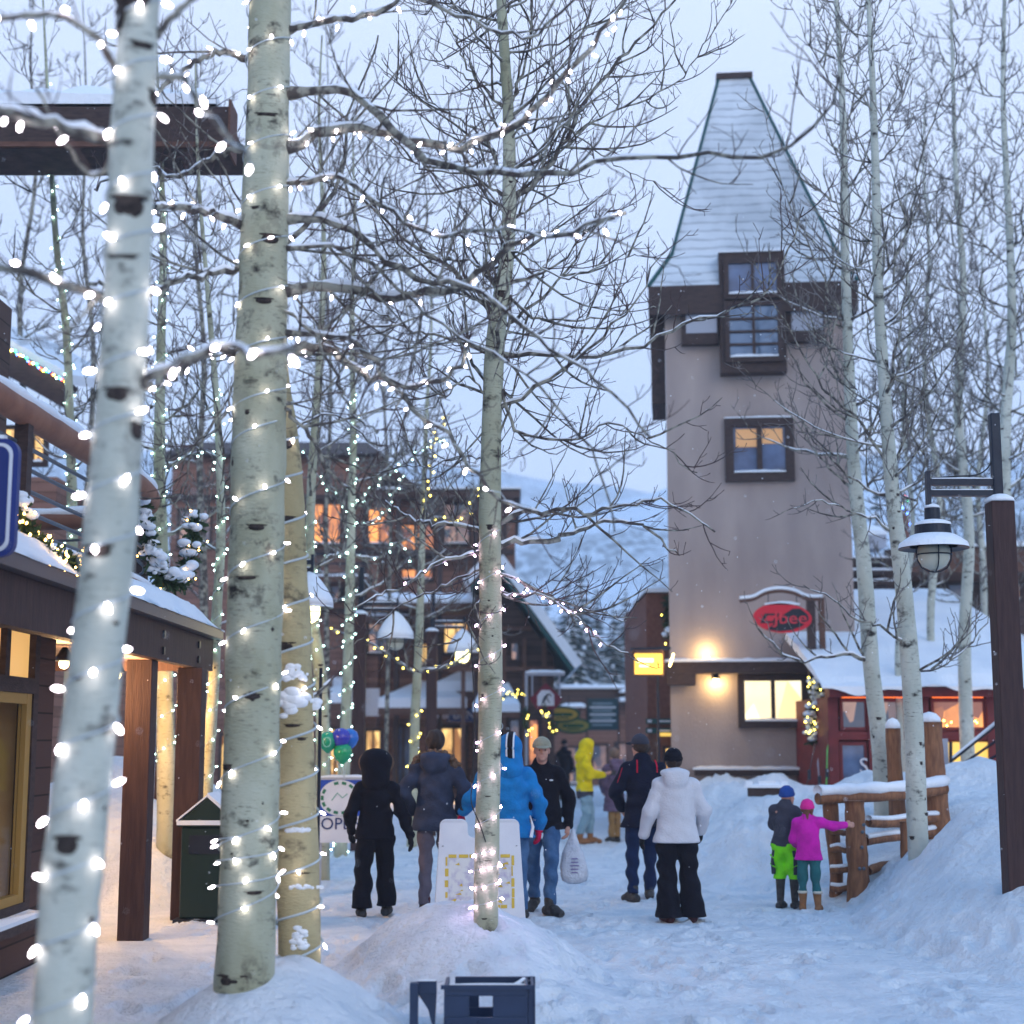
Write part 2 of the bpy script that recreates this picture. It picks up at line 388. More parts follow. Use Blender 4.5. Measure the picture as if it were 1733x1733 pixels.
def hgt_ground(X, Y):
    Z = hgt(X, Y); xs_, ys_ = X[0], Y[:, 0]
    for fx, fy, fa, fd in FEET:
        i0, i1 = np.searchsorted(xs_, (fx - .3, fx + .3)); j0, j1 = np.searchsorted(ys_, (fy - .35, fy + .35))
        if i1 - i0 < 3 or j1 - j0 < 3: continue
        x = X[j0:j1, i0:i1] - fx; y = Y[j0:j1, i0:i1] - fy; c, s = math.cos(fa), math.sin(fa); u = (x * c + y * s) / .075; v_ = (-x * s + y * c) / .16
        r = np.sqrt(u * u + v_ * v_); Z[j0:j1, i0:i1] += -fd * smooth(1.35 - r) + .35 * fd * np.exp(-((r - 1.45) / .3) ** 2)
    return Z
def HZ(x, y): return float(hgt(np.array([x]), np.array([y]))[0])

def grid_mesh(name, xs, ys, zf, m):
    X, Y = np.meshgrid(xs, ys); Z = zf(X, Y)
    V = np.stack([X, Y, Z], -1).reshape(-1, 3); nx, ny = len(xs), len(ys)
    idx = np.arange(nx * ny).reshape(ny, nx)
    Fq = np.stack([idx[:-1, :-1], idx[:-1, 1:], idx[1:, 1:], idx[1:, :-1]], -1).reshape(-1, 4)
    me = bpy.data.meshes.new(name); me.from_pydata(V.tolist(), [], Fq.tolist()); me.materials.append(m)
    me.polygons.foreach_set('use_smooth', [True] * len(Fq)); me.update()
    o = bpy.data.objects.new(name, me); COL.objects.link(o); return o
def spaced(*seg):
    r = []
    for a, b, s in seg: r += list(np.arange(a, b, s))
    return np.array(r + [seg[-1][1]])
xs = spaced((-1400, -200, 120), (-200, -40, 16), (-40, -10, 1.2), (-10, -4.5, .14), (-4.5, 6, .04), (6, 9, .1), (9, 14, .25), (14, 40, 1.5), (40, 200, 16), (200, 1400, 120))
ys = spaced((-60, 0, 6), (0, 8, .4), (8, 19, .055), (19, 28, .1), (28, 60, .5), (60, 200, 7), (200, 1000, 80))
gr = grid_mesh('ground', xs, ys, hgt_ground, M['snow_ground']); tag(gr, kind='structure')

# ============================================================ mountains
def ridge(x, y, seed):
    rs = np.random.RandomState(seed); r = 0
    for f, a in [(.004, 1), (.009, .5), (.018, .28), (.04, .15), (.08, .07), (.17, .03)]:
        for _ in range(2):
            an = rs.uniform(0, 6.28); r = r + a * .5 * np.sin(f * (math.cos(an) * x + math.sin(an) * y) + rs.uniform(0, 6.28))
    return r
def mtn_mat():
    m = bpy.data.materials.new('wooded snowy slope'); m.use_nodes = True
    n = m.node_tree; b = n.nodes['Principled BSDF']; lk = n.links.new; b.inputs['Roughness'].default_value = .9
    t = n.nodes.new('ShaderNodeTexCoord')
    a = n.nodes.new('ShaderNodeTexNoise'); a.inputs['Scale'].default_value = .013; a.inputs['Detail'].default_value = 4
    a2 = n.nodes.new('ShaderNodeTexNoise'); a2.inputs['Scale'].default_value = .30; a2.inputs['Detail'].default_value = 6
    mp_ = n.nodes.new('ShaderNodeMapping'); mp_.inputs['Scale'].default_value = (1, .35, .35); lk(t.outputs['Object'], mp_.inputs[0])
    lk(t.outputs['Object'], a.inputs['Vector']); lk(mp_.outputs[0], a2.inputs['Vector'])
    c1 = n.nodes.new('ShaderNodeValToRGB'); c1.color_ramp.elements[0].position = .44; c1.color_ramp.elements[1].position = .56
    lk(a.outputs[0], c1.inputs[0])
    c2 = n.nodes.new('ShaderNodeValToRGB'); c2.color_ramp.elements[0].position = .42; c2.color_ramp.elements[0].color = (.05, .07, .08, 1)
    c2.color_ramp.elements[1].position = .62; c2.color_ramp.elements[1].color = (.6, .65, .7, 1); lk(a2.outputs[0], c2.inputs[0])
    mm = n.nodes.new('ShaderNodeMix'); mm.data_type = 'RGBA'; lk(c1.outputs[0], mm.inputs[0]); lk(c2.outputs[0], mm.inputs[6])
    mm.inputs[7].default_value = (.66, .71, .78, 1); lk(mm.outputs[2], b.inputs['Base Color']); return m
M['mtn'] = mtn_mat()
def m1(X, Y):
    t = smooth((Y - 230) / 520)
    return -6 + (t * 128 + 22 * ridge(X, Y, 3) * t) * (0.85 + .25 * smooth((X + 50) / 300))
mt = grid_mesh('mountain', np.linspace(-900, 900, 190), np.linspace(215, 850, 90), m1, M['mtn']); tag(mt, kind='structure')
def m2(X, Y):
    t = smooth((Y - 850) / 420)
    return -6 + t * 215 + 30 * ridge(X, Y, 9) * t
mt2 = grid_mesh('mountain', np.linspace(-1400, 1400, 160), np.linspace(840, 1400, 60), m2, M['mtn']); tag(mt2, kind='structure')

# ============================================================ evergreens behind the village
M['needle'] = mat('spruce needles', (.018, .035, .03), .9, (.035, .06, .05), 3)
M['fir_bark'] = mat('spruce bark', (.08, .06, .05), .9, (.04, .03, .025), 6)
def make_fir(h, seed):
    rg = random.Random(seed)
    root = thing('evergreen_tree', None, 'tree')
    t = MB(); t.tube([(0, 0, -.5), (0, 0, h * .5), (0, 0, h)], [h * .02, h * .012, .02], 7); 
    c = MB(); s = MB()
    z = h * .08
    while z < h * .985:
        f = 1 - z / h; rad = h * .19 * (f ** .8) * rg.uniform(.85, 1.15) + .12
        for k in range(int(7 + 7 * f)):
            a = rg.uniform(0, 6.283); L_ = rad * rg.uniform(.6, 1.12); dr = rg.uniform(.25, .5)
            ca, sa = math.cos(a), math.sin(a); nseg = 4
            wv = .10 * h / 12 + L_ * .2
            pts = [(ca * L_ * q, sa * L_ * q, z - dr * L_ * q * q) for q in (0, .35, .7, 1)]
            for q in range(3):
                p0, p1 = Vector(pts[q]), Vector(pts[q + 1]); nrm = Vector((-sa, ca, 0))
                for e in (-1, 1):
                    w0 = wv * (1.0, .95, .6)[q] * rg.uniform(.7, 1.2); w1 = wv * (.95, .6, .12)[q]
                    c.add([p0, p1, p1 + nrm * e * w1 - Vector((0, 0, w1 * .6)), p0 + nrm * e * w0 - Vector((0, 0, w0 * .7))], [(0, 1, 2, 3)])
                if rg.random() < .62:
                    up = Vector((0, 0, .05 + .02 * rg.random())); ws = wv * (.55, .55, .35)[q] * rg.uniform(.6, 1.2)
                    s.add([p0 + up - nrm * ws * .9, p0 + up * 1.6, p0 + up + nrm * ws * .9, p1 + up + nrm * ws * .5, p1 + up * 1.5, p1 + up - nrm * ws * .5], [(0, 1, 4, 5), (1, 2, 3, 4)])
        z += h * .028 + .1 * rg.random()
    t.build('trunk', M['fir_bark'], root); c.build('crown', M['needle'], root); s.build('snow_cover', M['snow'], root)
    return root
firs = [make_fir(12, 1), make_fir(13, 2), make_fir(11, 4)]
rg = random.Random(8)
fir_spots = [(868, 100, 1.0), (905, 118, 1.1), (940, 96, .95), (962, 130, 1.25), (985, 104, 1.05), (1012, 122, 1.3), (1040, 98, .95), (1062, 114, 1.1), (1088, 105, 1.2),
             (1112, 126, 1.3), (925, 140, 1.2), (995, 150, 1.35), (1050, 148, 1.3), (1078, 84, .7), (885, 138, 1.25), (1130, 98, 1.0), (973, 86, .7), (1025, 80, .62),
             (1500, 60, .9), (60, 70, 1.0)]
FL = ['tall snowy spruce', 'slim spruce with snow on its boughs', 'broad dark spruce dusted with snow', 'short snowy spruce']
for i, (px, d, s) in enumerate(fir_spots):
    o = firs[i] if i < 3 else copy_tree(firs[i % 3])
    o.location = (GX(px, d), d, -.2); o.scale = (s, s, s * rg.uniform(.9, 1.1)); o.rotation_euler.z = rg.uniform(0, 6)
    if px > 1150: lb = 'spruce behind the dark timber lodge right of the tower'
    elif px < 800: lb = 'spruce behind the lodge wing at the left edge'
    else:
        lb = ('tall' if s > 1.15 else 'small' if s < .8 else 'middling') + (' nearer' if d < 110 else ' hazier') + ' spruce '
        lb += 'over the chalet roof slope' if px < 945 else 'above the diamond shaped sign' if px < 990 else 'above the directory board' if px < 1045 else 'close beside the brick building'
        if s <= .8: lb += ', squat'
    o['_lb'] = lb; tag(o, lb + ', dusted with snow', 'tree', 'snowy evergreens')
_by = {}
for o in [x for x in bpy.data.objects if x.get('_lb')]: _by.setdefault(o['_lb'], []).append(o)
for lb, os_ in _by.items():
    if len(os_) == 2:
        os_.sort(key=lambda o: o.location.x / o.location.y)
        os_[0]['label'] = lb + ', left one of the pair'; os_[1]['label'] = lb + ', right one of the pair'
    for o in os_: del o['_lb']
# ============================================================ aspens
UP = Vector((0, 0, 1))
def resample(pts, n):
    pts = [Vector(p) for p in pts]
    cum = [0]
    for a, b in zip(pts, pts[1:]): cum.append(cum[-1] + (b - a).length)
    # catmull-rom through the points
    out_ = []
    for i in range(n):
        s = cum[-1] * i / (n - 1); k = 0
        while k < len(cum) - 2 and cum[k + 1] < s: k += 1
        t = (s - cum[k]) / max(1e-6, cum[k + 1] - cum[k])
        p0 = pts[max(0, k - 1)]; p1 = pts[k]; p2 = pts[k + 1]; p3 = pts[min(len(pts) - 1, k + 2)]
        out_.append(0.5 * ((2 * p1) + (p2 - p0) * t + (2 * p0 - 5 * p1 + 4 * p2 - p3) * t * t + (3 * p1 - p0 - 3 * p2 + p3) * t ** 3))
    return out_
def plen(p): return sum((b - a).length for a, b in zip(p, p[1:]))
def shoot(rg, p, d, L_, up, wob, n):
    """a curved shoot: bends towards the sky along its length"""
    q = [Vector(p)]; d = Vector(d).normalized(); st = L_ / n
    for i in range(n):
        d = (d + UP * up / n + Vector((rg.gauss(0, 1), rg.gauss(0, 1), rg.gauss(0, 1))) * wob).normalized()
        q.append(q[-1] + d * st)
    return q
class Tree:
    def __init__(s, seed, rt=.0032, snow=True):
        s.rg = random.Random(seed); s.br = MB(); s.tw = MB(); s.sn = MB(); s.kn = []; s.rt = rt; s.snow = snow; s.limbs = []
    def limb(s, pts, r0, r1, n=7, snow=None):
        # kinks at the nodes, swellings and a little taper
        k0 = len(pts); L_ = plen(pts); am = min(.013, L_ * .008); q = [Vector(p) for p in pts]
        for i in range(1, k0 - 1): q[i] += Vector((s.rg.gauss(0, am), s.rg.gauss(0, am), s.rg.gauss(0, am)))
        for i in range(k0): pts[i] = q[i]
        k = len(pts); rad = [(r0 + (r1 - r0) * (i / (k - 1)) ** .7) * s.rg.uniform(.86, 1.14) * (1.0 if s.rt < .0041 else .86) for i in range(k)]
        rad[0] *= 1.35
        s.br.tube(pts, rad, n, cap=False)
        if (s.snow if snow is None else snow) and r0 > .006:
            i0 = 0
            seg = []
            for i in range(k):
                t = (pts[min(k - 1, i + 1)] - pts[max(0, i - 1)]).normalized()
                if abs(t.z) < .72 and rad[i] > .004 and s.rg.random() > .06: seg.append((pts[i] + UP * rad[i] * .75, rad[i] * (.75 + .65 * s.rg.random()) * (1 - abs(t.z)) ** .3))
                else:
                    if len(seg) > 2: s.sn.tube([a for a, b in seg], [(b if 0 < j < len(seg) - 1 else b * .2) for j, (a, b) in enumerate(seg)], 6, squash=.8)
                    seg = []
            if len(seg) > 2: s.sn.tube([a for a, b in seg], [(b if 0 < j < len(seg) - 1 else b * .2) for j, (a, b) in enumerate(seg)], 6, squash=.8)
        return rad
    def twigs(s, pts, dens, L0, level=1, up=.8, side=.9, spur=True):
        """alternate side shoots along a limb, each with spur twigs and buds"""
        rg = s.rg; tot = plen(pts); n = max(1, int(tot * dens)); k = len(pts)
        for i in range(n):
            f = (i + rg.random()) / n
            if f < .12 and level == 0: continue
            x = f * (k - 1); j = min(k - 2, int(x)); p = pts[j].lerp(pts[j + 1], x - j); t = (pts[j + 1] - pts[j]).normalized()
            rnd = Vector((rg.gauss(0, 1), rg.gauss(0, 1), rg.gauss(.25, .8))); rnd = (rnd - t * rnd.dot(t)).normalized()
            d = t * .75 + rnd * side
            L_ = L0 * rg.uniform(.5, 1.25) * (1.15 - .65 * f)
            if level > 0:
                q = shoot(rg, p, d, L_, up, .10, 6)
                r = s.rt * (1.0 + L_ * 1.6)
                if L_ > .55: s.br.tube(q, [r * 1.3 * (1 - .7 * a / 6) for a in range(7)], 4, cap=False)
                else: s.tw.tube(q, [r * (1 - .55 * a / 6) for a in range(7)], 3, cap=False)
                s.twigs(q, 9.0 if level == 1 else 6.5, min(.42 * L_, .42) if level > 1 else .13, level - 1, up * .8, .95)
            else:
                q = shoot(rg, p, d, L_, .5, .12, 3)
                r = s.rt * .8
                s.tw.tube(q, [r, r * .9, r * .8, r * 1.25], 3, cap=False)
    def finish(s, root, bark='bark', trunk=None):
        s.br.merge(s.tw, 1)
        s.br.build('crown', [M['branch'], M['twig' if s.rt < .0041 else 'twig_pale']], root, smooth=True)
        if s.sn.n: s.sn.build('snow_cover', M['snow'], root, smooth=True)
        for k in s.kn: k.build('knot', M['knot'], root, smooth=True)

def pixpath(pix, d, dend=None, r0=None):
    """a limb that was traced in the photograph, running from depth d to depth dend"""
    dend = d if dend is None else dend; n = len(pix)
    return [P(px, py, d + (dend - d) * (i / max(1, n - 1)) ** 1.2) for i, (px, py) in enumerate(pix)]
def trunk_mesh(root, pts, rad, mt, seed, n=22, rings=90, name='trunk'):
    rg = np.random.RandomState(seed); q = resample(pts, rings)
    rr = np.interp(np.linspace(0, 1, rings), np.linspace(0, 1, len(rad)), rad)
    m = MB(); m.tube(q, rr, n)
    V = m.V[0].reshape(rings, n, 3); C_ = V.mean(1, keepdims=True)
    ph = rg.uniform(0, 6.28, 8); zz = np.linspace(0, 1, rings)[:, None] * plen(q); an = np.arange(n)[None, :] / n * 6.283
    f = 1 + .035 * np.sin(2 * an + ph[0] + zz * 1.1) + .025 * np.sin(3 * an + ph[1] - zz * 2.3) + .02 * np.sin(zz * 5 + ph[2]) + .015 * np.sin(zz * 13 + ph[3] + an)
    f = f + .06 * np.exp(-((zz - zz.max() * rg.uniform(.15, .9)) / .10) ** 2) + .05 * np.exp(-((zz - zz.max() * rg.uniform(.1, .8)) / .07) ** 2) * (1 + np.cos(an + ph[4]))
    V = C_ + (V - C_) * f[:, :, None]; m.V[0] = V.reshape(-1, 3)
    o = m.build(name, mt, root, smooth=True)
    return q, rr
def add_knot(T, q, rr, f, ang, w_, h_):
    """a dark scar set on the trunk surface; ang 0 faces the camera"""
    i = min(len(q) - 1, int(f * (len(q) - 1))); c = q[i]; r = rr[i]
    d = Vector((math.sin(ang), -math.cos(ang), 0))
    rt = Matrix.Rotation(ang, 3, 'Z')
    kb = MB(); T.kn.append(kb)
    kb.ell(c + d * r * .93, (w_, r * .14, h_), 12, 6, rt)
    kb.ell(c + d * r * .95 + Vector((0, 0, h_ * .75)), (w_ * 1.35, r * .10, h_ * .28), 10, 5, rt)

def make_bulb_mesh(name, m, r, L_):
    b = MB(); b.lathe([(r * .3, 0), (r * .85, -L_ * .25), (r, -L_ * .5), (r * .7, -L_ * .82), (r * .12, -L_)], n=6)
    b.cur = 1; b.lathe([(r * .45, L_ * .28), (r * .45, .0)], n=6)
    o = b.build(name, [m, M['wire']], link=False, local=True); me = o.data; bpy.data.objects.remove(o); return me
BM = {'big': make_bulb_mesh('bulb', M['bulb'], .0090, .042), 'pink': make_bulb_mesh('bulb', M['bulb_pink'], .0080, .028),
      'far': make_bulb_mesh('bulb', M['bulb_far'], .011, .026), 'warm': make_bulb_mesh('bulb', M['bulb_warm'], .008, .022),
      'yellow': make_bulb_mesh('bulb', M['bulb_yellow'], .013, .03), 'green': make_bulb_mesh('bulb', M['bulb_green'], .013, .03),
      'blue': make_bulb_mesh('bulb', M['bulb_blue'], .013, .03), 'red': make_bulb_mesh('bulb', M['bulb_red'], .013, .03)}
def bulb_at(root, p, kind, rg, out_=None):
    o = bpy.data.objects.new('bulb', BM[kind]); COL.objects.link(o); o.parent = root
    o.location = Vector(p) - root.location
    o.rotation_euler = (rg.gauss(0, .5), rg.gauss(0, .5), rg.uniform(0, 6))
    if out_ is not None: o.rotation_euler = (Vector((out_.x + rg.gauss(0, .5), out_.y + rg.gauss(0, .4), -.5 + rg.gauss(0, .6))) * -1).to_track_quat('Z', 'Y').to_euler()
    return o
def spiral(q, rr, f0, f1, pitch, ph=0.0, extra=.006, step=.03):
    """points of a wire wound round a trunk"""
    tot = plen(q); res = []; k = len(q); s = f0 * tot; a = ph
    while s < f1 * tot:
        x = s / tot * (k - 1); j = min(k - 2, int(x)); p = q[j].lerp(q[j + 1], x - j); r = rr[j] + extra
        d = Vector((math.cos(a), math.sin(a), 0)); res.append((p + d * r, d)); ds = step / r; a += ds; s += pitch * ds / 6.283
    return res
def wind(root, pts, every, kind, rg, wire_r=.0028, wm='wire', n_max=100, jit=.35):
    """wire along pts (point, outward) with a bulb about every `every` metres"""
    m = MB(); m.tube([p for p, d in pts], wire_r, 5); m.build('wire', M[wm], root)
    acc = 0; nx = every * .5; c = 0
    for (a, d0), (b, d1) in zip(pts, pts[1:]):
        acc += (b - a).length
        if acc > nx and c < n_max:
            nx = acc + every * rg.uniform(1 - jit, 1 + jit); bulb_at(root, b + d1 * .006, kind, rg, d1); c += 1
def wind_limb(root, pts, every, kind, rg, rad=.02, wire_r=.0026, n_max=100, wm='wire', pitch=.18):
    q = resample(pts, max(8, int(plen(pts) / .05))); out_ = []
    for i, p in enumerate(q):
        t = (q[min(len(q) - 1, i + 1)] - q[max(0, i - 1)]).normalized(); a = t.cross(UP)
        a = a.normalized() if a.length > .05 else Vector((1, 0, 0)); b = a.cross(t)
        an = i * .05 / pitch * 6.283; d = a * math.cos(an) + b * math.sin(an)
        out_.append((p + d * rad, d))
    wind(root, out_, every, kind, rg, wire_r, wm, n_max)

# ============================================================ buildings
M['stucco'] = mat('pinkish stucco', (.42, .345, .315), .9, (.30, .245, .23), 1.0, stretch=(1.6, 1.6, .55), bump=.6, bscale=28, lo=.3, hi=.7, detail=9)
def shingle_material():
    m = bpy.data.materials.new('snow dusted shingles'); m.use_nodes = True; n = m.node_tree; b = n.nodes['Principled BSDF']; lk = n.links.new; b.inputs['Roughness'].default_value = .85
    t = n.nodes.new('ShaderNodeTexCoord'); s = n.nodes.new('ShaderNodeSeparateXYZ'); lk(t.outputs['Object'], s.inputs[0])
    ad0 = n.nodes.new('ShaderNodeTexNoise'); ad0.inputs['Scale'].default_value = 2.5; lk(t.outputs['Object'], ad0.inputs['Vector'])
    wz = n.nodes.new('ShaderNodeMath'); wz.operation = 'MULTIPLY_ADD'; lk(ad0.outputs[0], wz.inputs[0]); wz.inputs[1].default_value = .12; lk(s.outputs[2], wz.inputs[2])
    d = n.nodes.new('ShaderNodeMath'); d.operation = 'DIVIDE'; lk(wz.outputs[0], d.inputs[0]); d.inputs[1].default_value = .19
    fr = n.nodes.new('ShaderNodeMath'); fr.operation = 'FRACT'; lk(d.outputs[0], fr.inputs[0])
    r1 = n.nodes.new('ShaderNodeValToRGB'); r1.color_ramp.elements[0].position = 0; r1.color_ramp.elements[0].color = (.75, .75, .75, 1); r1.color_ramp.elements[1].position = .35; r1.color_ramp.elements[1].color = (0, 0, 0, 1); lk(fr.outputs[0], r1.inputs[0])
    g = n.nodes.new('ShaderNodeTexNoise'); g.inputs['Scale'].default_value = 3.2; g.inputs['Detail'].default_value = 8; g.inputs['Roughness'].default_value = .7; lk(t.outputs['Object'], g.inputs['Vector'])
    r2 = n.nodes.new('ShaderNodeValToRGB'); r2.color_ramp.elements[0].position = .38; r2.color_ramp.elements[0].color = (.9, .9, .9, 1); r2.color_ramp.elements[1].position = .62; r2.color_ramp.elements[1].color = (.38, .38, .38, 1); lk(g.outputs[0], r2.inputs[0])
    mu = n.nodes.new('ShaderNodeMath'); mu.operation = 'MULTIPLY'; lk(r1.outputs[0], mu.inputs[0]); lk(r2.outputs[0], mu.inputs[1])
    g2 = n.nodes.new('ShaderNodeTexNoise'); g2.inputs['Scale'].default_value = .8; g2.inputs['Detail'].default_value = 5; lk(t.outputs['Object'], g2.inputs['Vector'])
    r3 = n.nodes.new('ShaderNodeValToRGB'); r3.color_ramp.elements[0].position = .35; r3.color_ramp.elements[0].color = (.42, .46, .50, 1); r3.color_ramp.elements[1].position = .6; r3.color_ramp.elements[1].color = (.62, .66, .70, 1); lk(g2.outputs[0], r3.inputs[0])
    mm = n.nodes.new('ShaderNodeMix'); mm.data_type = 'RGBA'; lk(mu.outputs[0], mm.inputs[0]); lk(r3.outputs[0], mm.inputs[6]); mm.inputs[7].default_value = (.08, .10, .12, 1); lk(mm.outputs[2], b.inputs['Base Color'])
    return m
M['dark_wood'] = mat('dark brown timber', (.040, .026, .026), .75, (.065, .042, .038), 8, stretch=(1, 1, 4), bump=.3)
M['brown_wood'] = mat('red brown timber', (.095, .045, .032), .75, (.14, .07, .05), 6, stretch=(1, 1, 4), bump=.3)
M['post_wood'] = mat('stained post', (.034, .016, .017), .7, (.055, .027, .025), 5, stretch=(6, 6, .6), bump=.35, bscale=12)
M['siding'] = plank_material('brown siding', (.13, .065, .05), (.24, .125, .095), 2, .18)
M['siding_dark'] = plank_material('dark siding', (.045, .028, .026), (.085, .052, .045), 2, .2)
M['shingle'] = shingle_material()
M['shop_siding'] = plank_material('shop boards', (.05, .026, .024), (.08, .042, .036), 2, .22)
M['log'] = mat('peeled log', (.27, .12, .055), .65, (.15, .06, .03), 7, stretch=(4, 4, .7), bump=.3)
M['rail_log'] = mat('log handrail', (.27, .13, .085), .7, (.20, .09, .06), 4, bump=.2)
M['green_metal'] = mat('green metal trim', (.01, .07, .07), .5)
M['metal_dark'] = mat('dark blue metal', (.012, .016, .03), .45, (.02, .026, .04), 10, metal=.3)
M['gutter'] = mat('grey brown gutter', (.10, .08, .085), .5)
M['rail_metal'] = mat('grey rail', (.10, .12, .15), .45, metal=.4)
M['red_wood'] = mat('red painted wood', (.17, .022, .025), .6, (.12, .016, .02), 5)
M['panel'] = mat('pale panel', (.36, .38, .44), .7)
M['white_paint'] = mat('white plastic', (.66, .68, .72), .45, (.58, .60, .66), 4)
def glass(name, c, e, es, c2=None, e2=None, sc=2.5):
    """window glass with what is lit behind it"""
    m = bpy.data.materials.new(name); m.use_nodes = True; n = m.node_tree; b = n.nodes['Principled BSDF']; lk = n.links.new
    b.inputs['Roughness'].default_value = .12; b.inputs['Specular IOR Level'].default_value = .6
    t = n.nodes.new('ShaderNodeTexCoord'); a = n.nodes.new('ShaderNodeTexVoronoi'); a.inputs['Scale'].default_value = sc
    mpn = n.nodes.new('ShaderNodeMapping'); mpn.inputs['Scale'].default_value = (1.6, 1, .8)
    a2 = n.nodes.new('ShaderNodeTexNoise'); a2.inputs['Scale'].default_value = sc * .8; a2.inputs['Detail'].default_value = 4
    lk(t.outputs['Object'], mpn.inputs[0]); lk(mpn.outputs[0], a.inputs['Vector']); lk(t.outputs['Object'], a2.inputs['Vector'])
    ad = n.nodes.new('ShaderNodeMath'); ad.operation = 'MULTIPLY'; sp2 = n.nodes.new('ShaderNodeSeparateColor'); lk(a.outputs['Color'], sp2.inputs[0])
    lk(sp2.outputs[0], ad.inputs[0]); lk(a2.outputs[0], ad.inputs[1])
    r_ = n.nodes.new('ShaderNodeValToRGB'); r_.color_ramp.elements[0].position = .08; r_.color_ramp.elements[0].color = (*(e2 or tuple(q * .15 for q in e)), 1)
    r_.color_ramp.elements[1].position = .42; r_.color_ramp.elements[1].color = (*e, 1); lk(ad.outputs[0], r_.inputs[0])
    b.inputs['Base Color'].default_value = (*c, 1); lk(r_.outputs[0], b.inputs['Emission Color']); b.inputs['Emission Strength'].default_value = es
    return m
M['g_warm'] = glass('lit window warm', (.03, .02, .015), (1, .62, .22), 1.1, e2=(.25, .10, .03))
M['g_orange'] = glass('lit window orange', (.03, .02, .015), (1, .36, .09), 1.35, e2=(.16, .06, .045))
M['g_bright'] = glass('brightly lit window', (.05, .04, .03), (1, .88, .58), 1.35, e2=(.80, .58, .28), sc=1.2)
M['g_dim'] = glass('dim window', (.03, .035, .05), (.50, .30, .24), .6, e2=(.05, .07, .12))
M['g_blue'] = mat('dusk window', (.10, .16, .30), .08, (.05, .07, .14), 2.2, spec=.8)
M['g_sky'] = mat('window reflecting sky', (.12, .18, .28), .03, spec=1.0, metal=.55)
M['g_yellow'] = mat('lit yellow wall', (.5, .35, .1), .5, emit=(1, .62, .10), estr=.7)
M['sign_yellow'] = mat('backlit yellow sign', (.6, .4, .1), .4, emit=(1, .55, .05), estr=1.5)
M['lamp_on'] = mat('lit lamp', (1, .9, .6), .4, emit=(1, .80, .40), estr=16)
M['lamp_glow'] = mat('lit frosted globe', (.9, .85, .6), .4, emit=(.95, .9, .45), estr=3.0)
M['lamp_off'] = mat('frosted globe', (.50, .50, .40), .35, (.42, .42, .34), 3)
def point(name, p, e, col, r=.05, parent=None):
    l_ = bpy.data.lights.new(name, 'POINT'); l_.energy = e; l_.color = col; l_.shadow_soft_size = r
    o = bpy.data.objects.new(name, l_); COL.objects.link(o); o.location = p; return o
def area(name, p, e, col, sx, sy, aim):
    l_ = bpy.data.lights.new(name, 'AREA'); l_.shape = 'RECTANGLE'; l_.size = sx; l_.size_y = sy; l_.energy = e; l_.color = col
    o = bpy.data.objects.new(name, l_); COL.objects.link(o); o.location = p; o.rotation_euler = Vector(aim).to_track_quat('-Z', 'Y').to_euler(); return o
def pxb(m, x0, x1, y0, y1, d, dep, out_=0.0):
    """a box whose front face spans the given part of the view when it stands at distance d"""
    z1, z0 = ZP(y0, d), ZP(y1, d); zm = (z0 + z1) / 2
    m.bb(GX(x0, d, zm), GX(x1, d, zm), d - out_, d + dep, z0, z1)
def snowcap(m, x0, x1, y0, y1, z, t, rg, over=.03):
    """a lumpy layer of snow on a flat top"""
    nx = max(3, min(26, int((x1 - x0) / .12))); ny = max(2, min(8, int((y1 - y0) / .15)))
    vs = []; X = np.linspace(x0 - over, x1 + over, nx + 1); Y = np.linspace(y0 - over, y1 + over, ny + 1)
    for j, y in enumerate(Y):
        for i, x in enumerate(X):
            e = 1.0 if (0 < i < nx and 0 < j < ny) else .45; vs.append((x, y, z + t * e * rg.uniform(.8, 1.15)))
    k = len(vs)
    for j, y in enumerate(Y):
        for i, x in enumerate(X): vs.append((x, y, z - .004))
    fs = []; W = nx + 1
    for j in range(ny):
        for i in range(nx): fs.append((j * W + i, j * W + i + 1, (j + 1) * W + i + 1, (j + 1) * W + i))
    ed = [(i, 0) for i in range(nx)] ; 
    for i in range(nx): fs.append((i, k + i, k + i + 1, i + 1)); a = ny * W + i; fs.append((a, a + 1, k + a + 1, k + a))
    for j in range(ny): a = j * W; fs.append((a, a + W, k + a + W, k + a)); a = j * W + nx; fs.append((a, k + a, k + a + W, a + W))
    m.add(vs, fs)
rgb = random.Random(77)
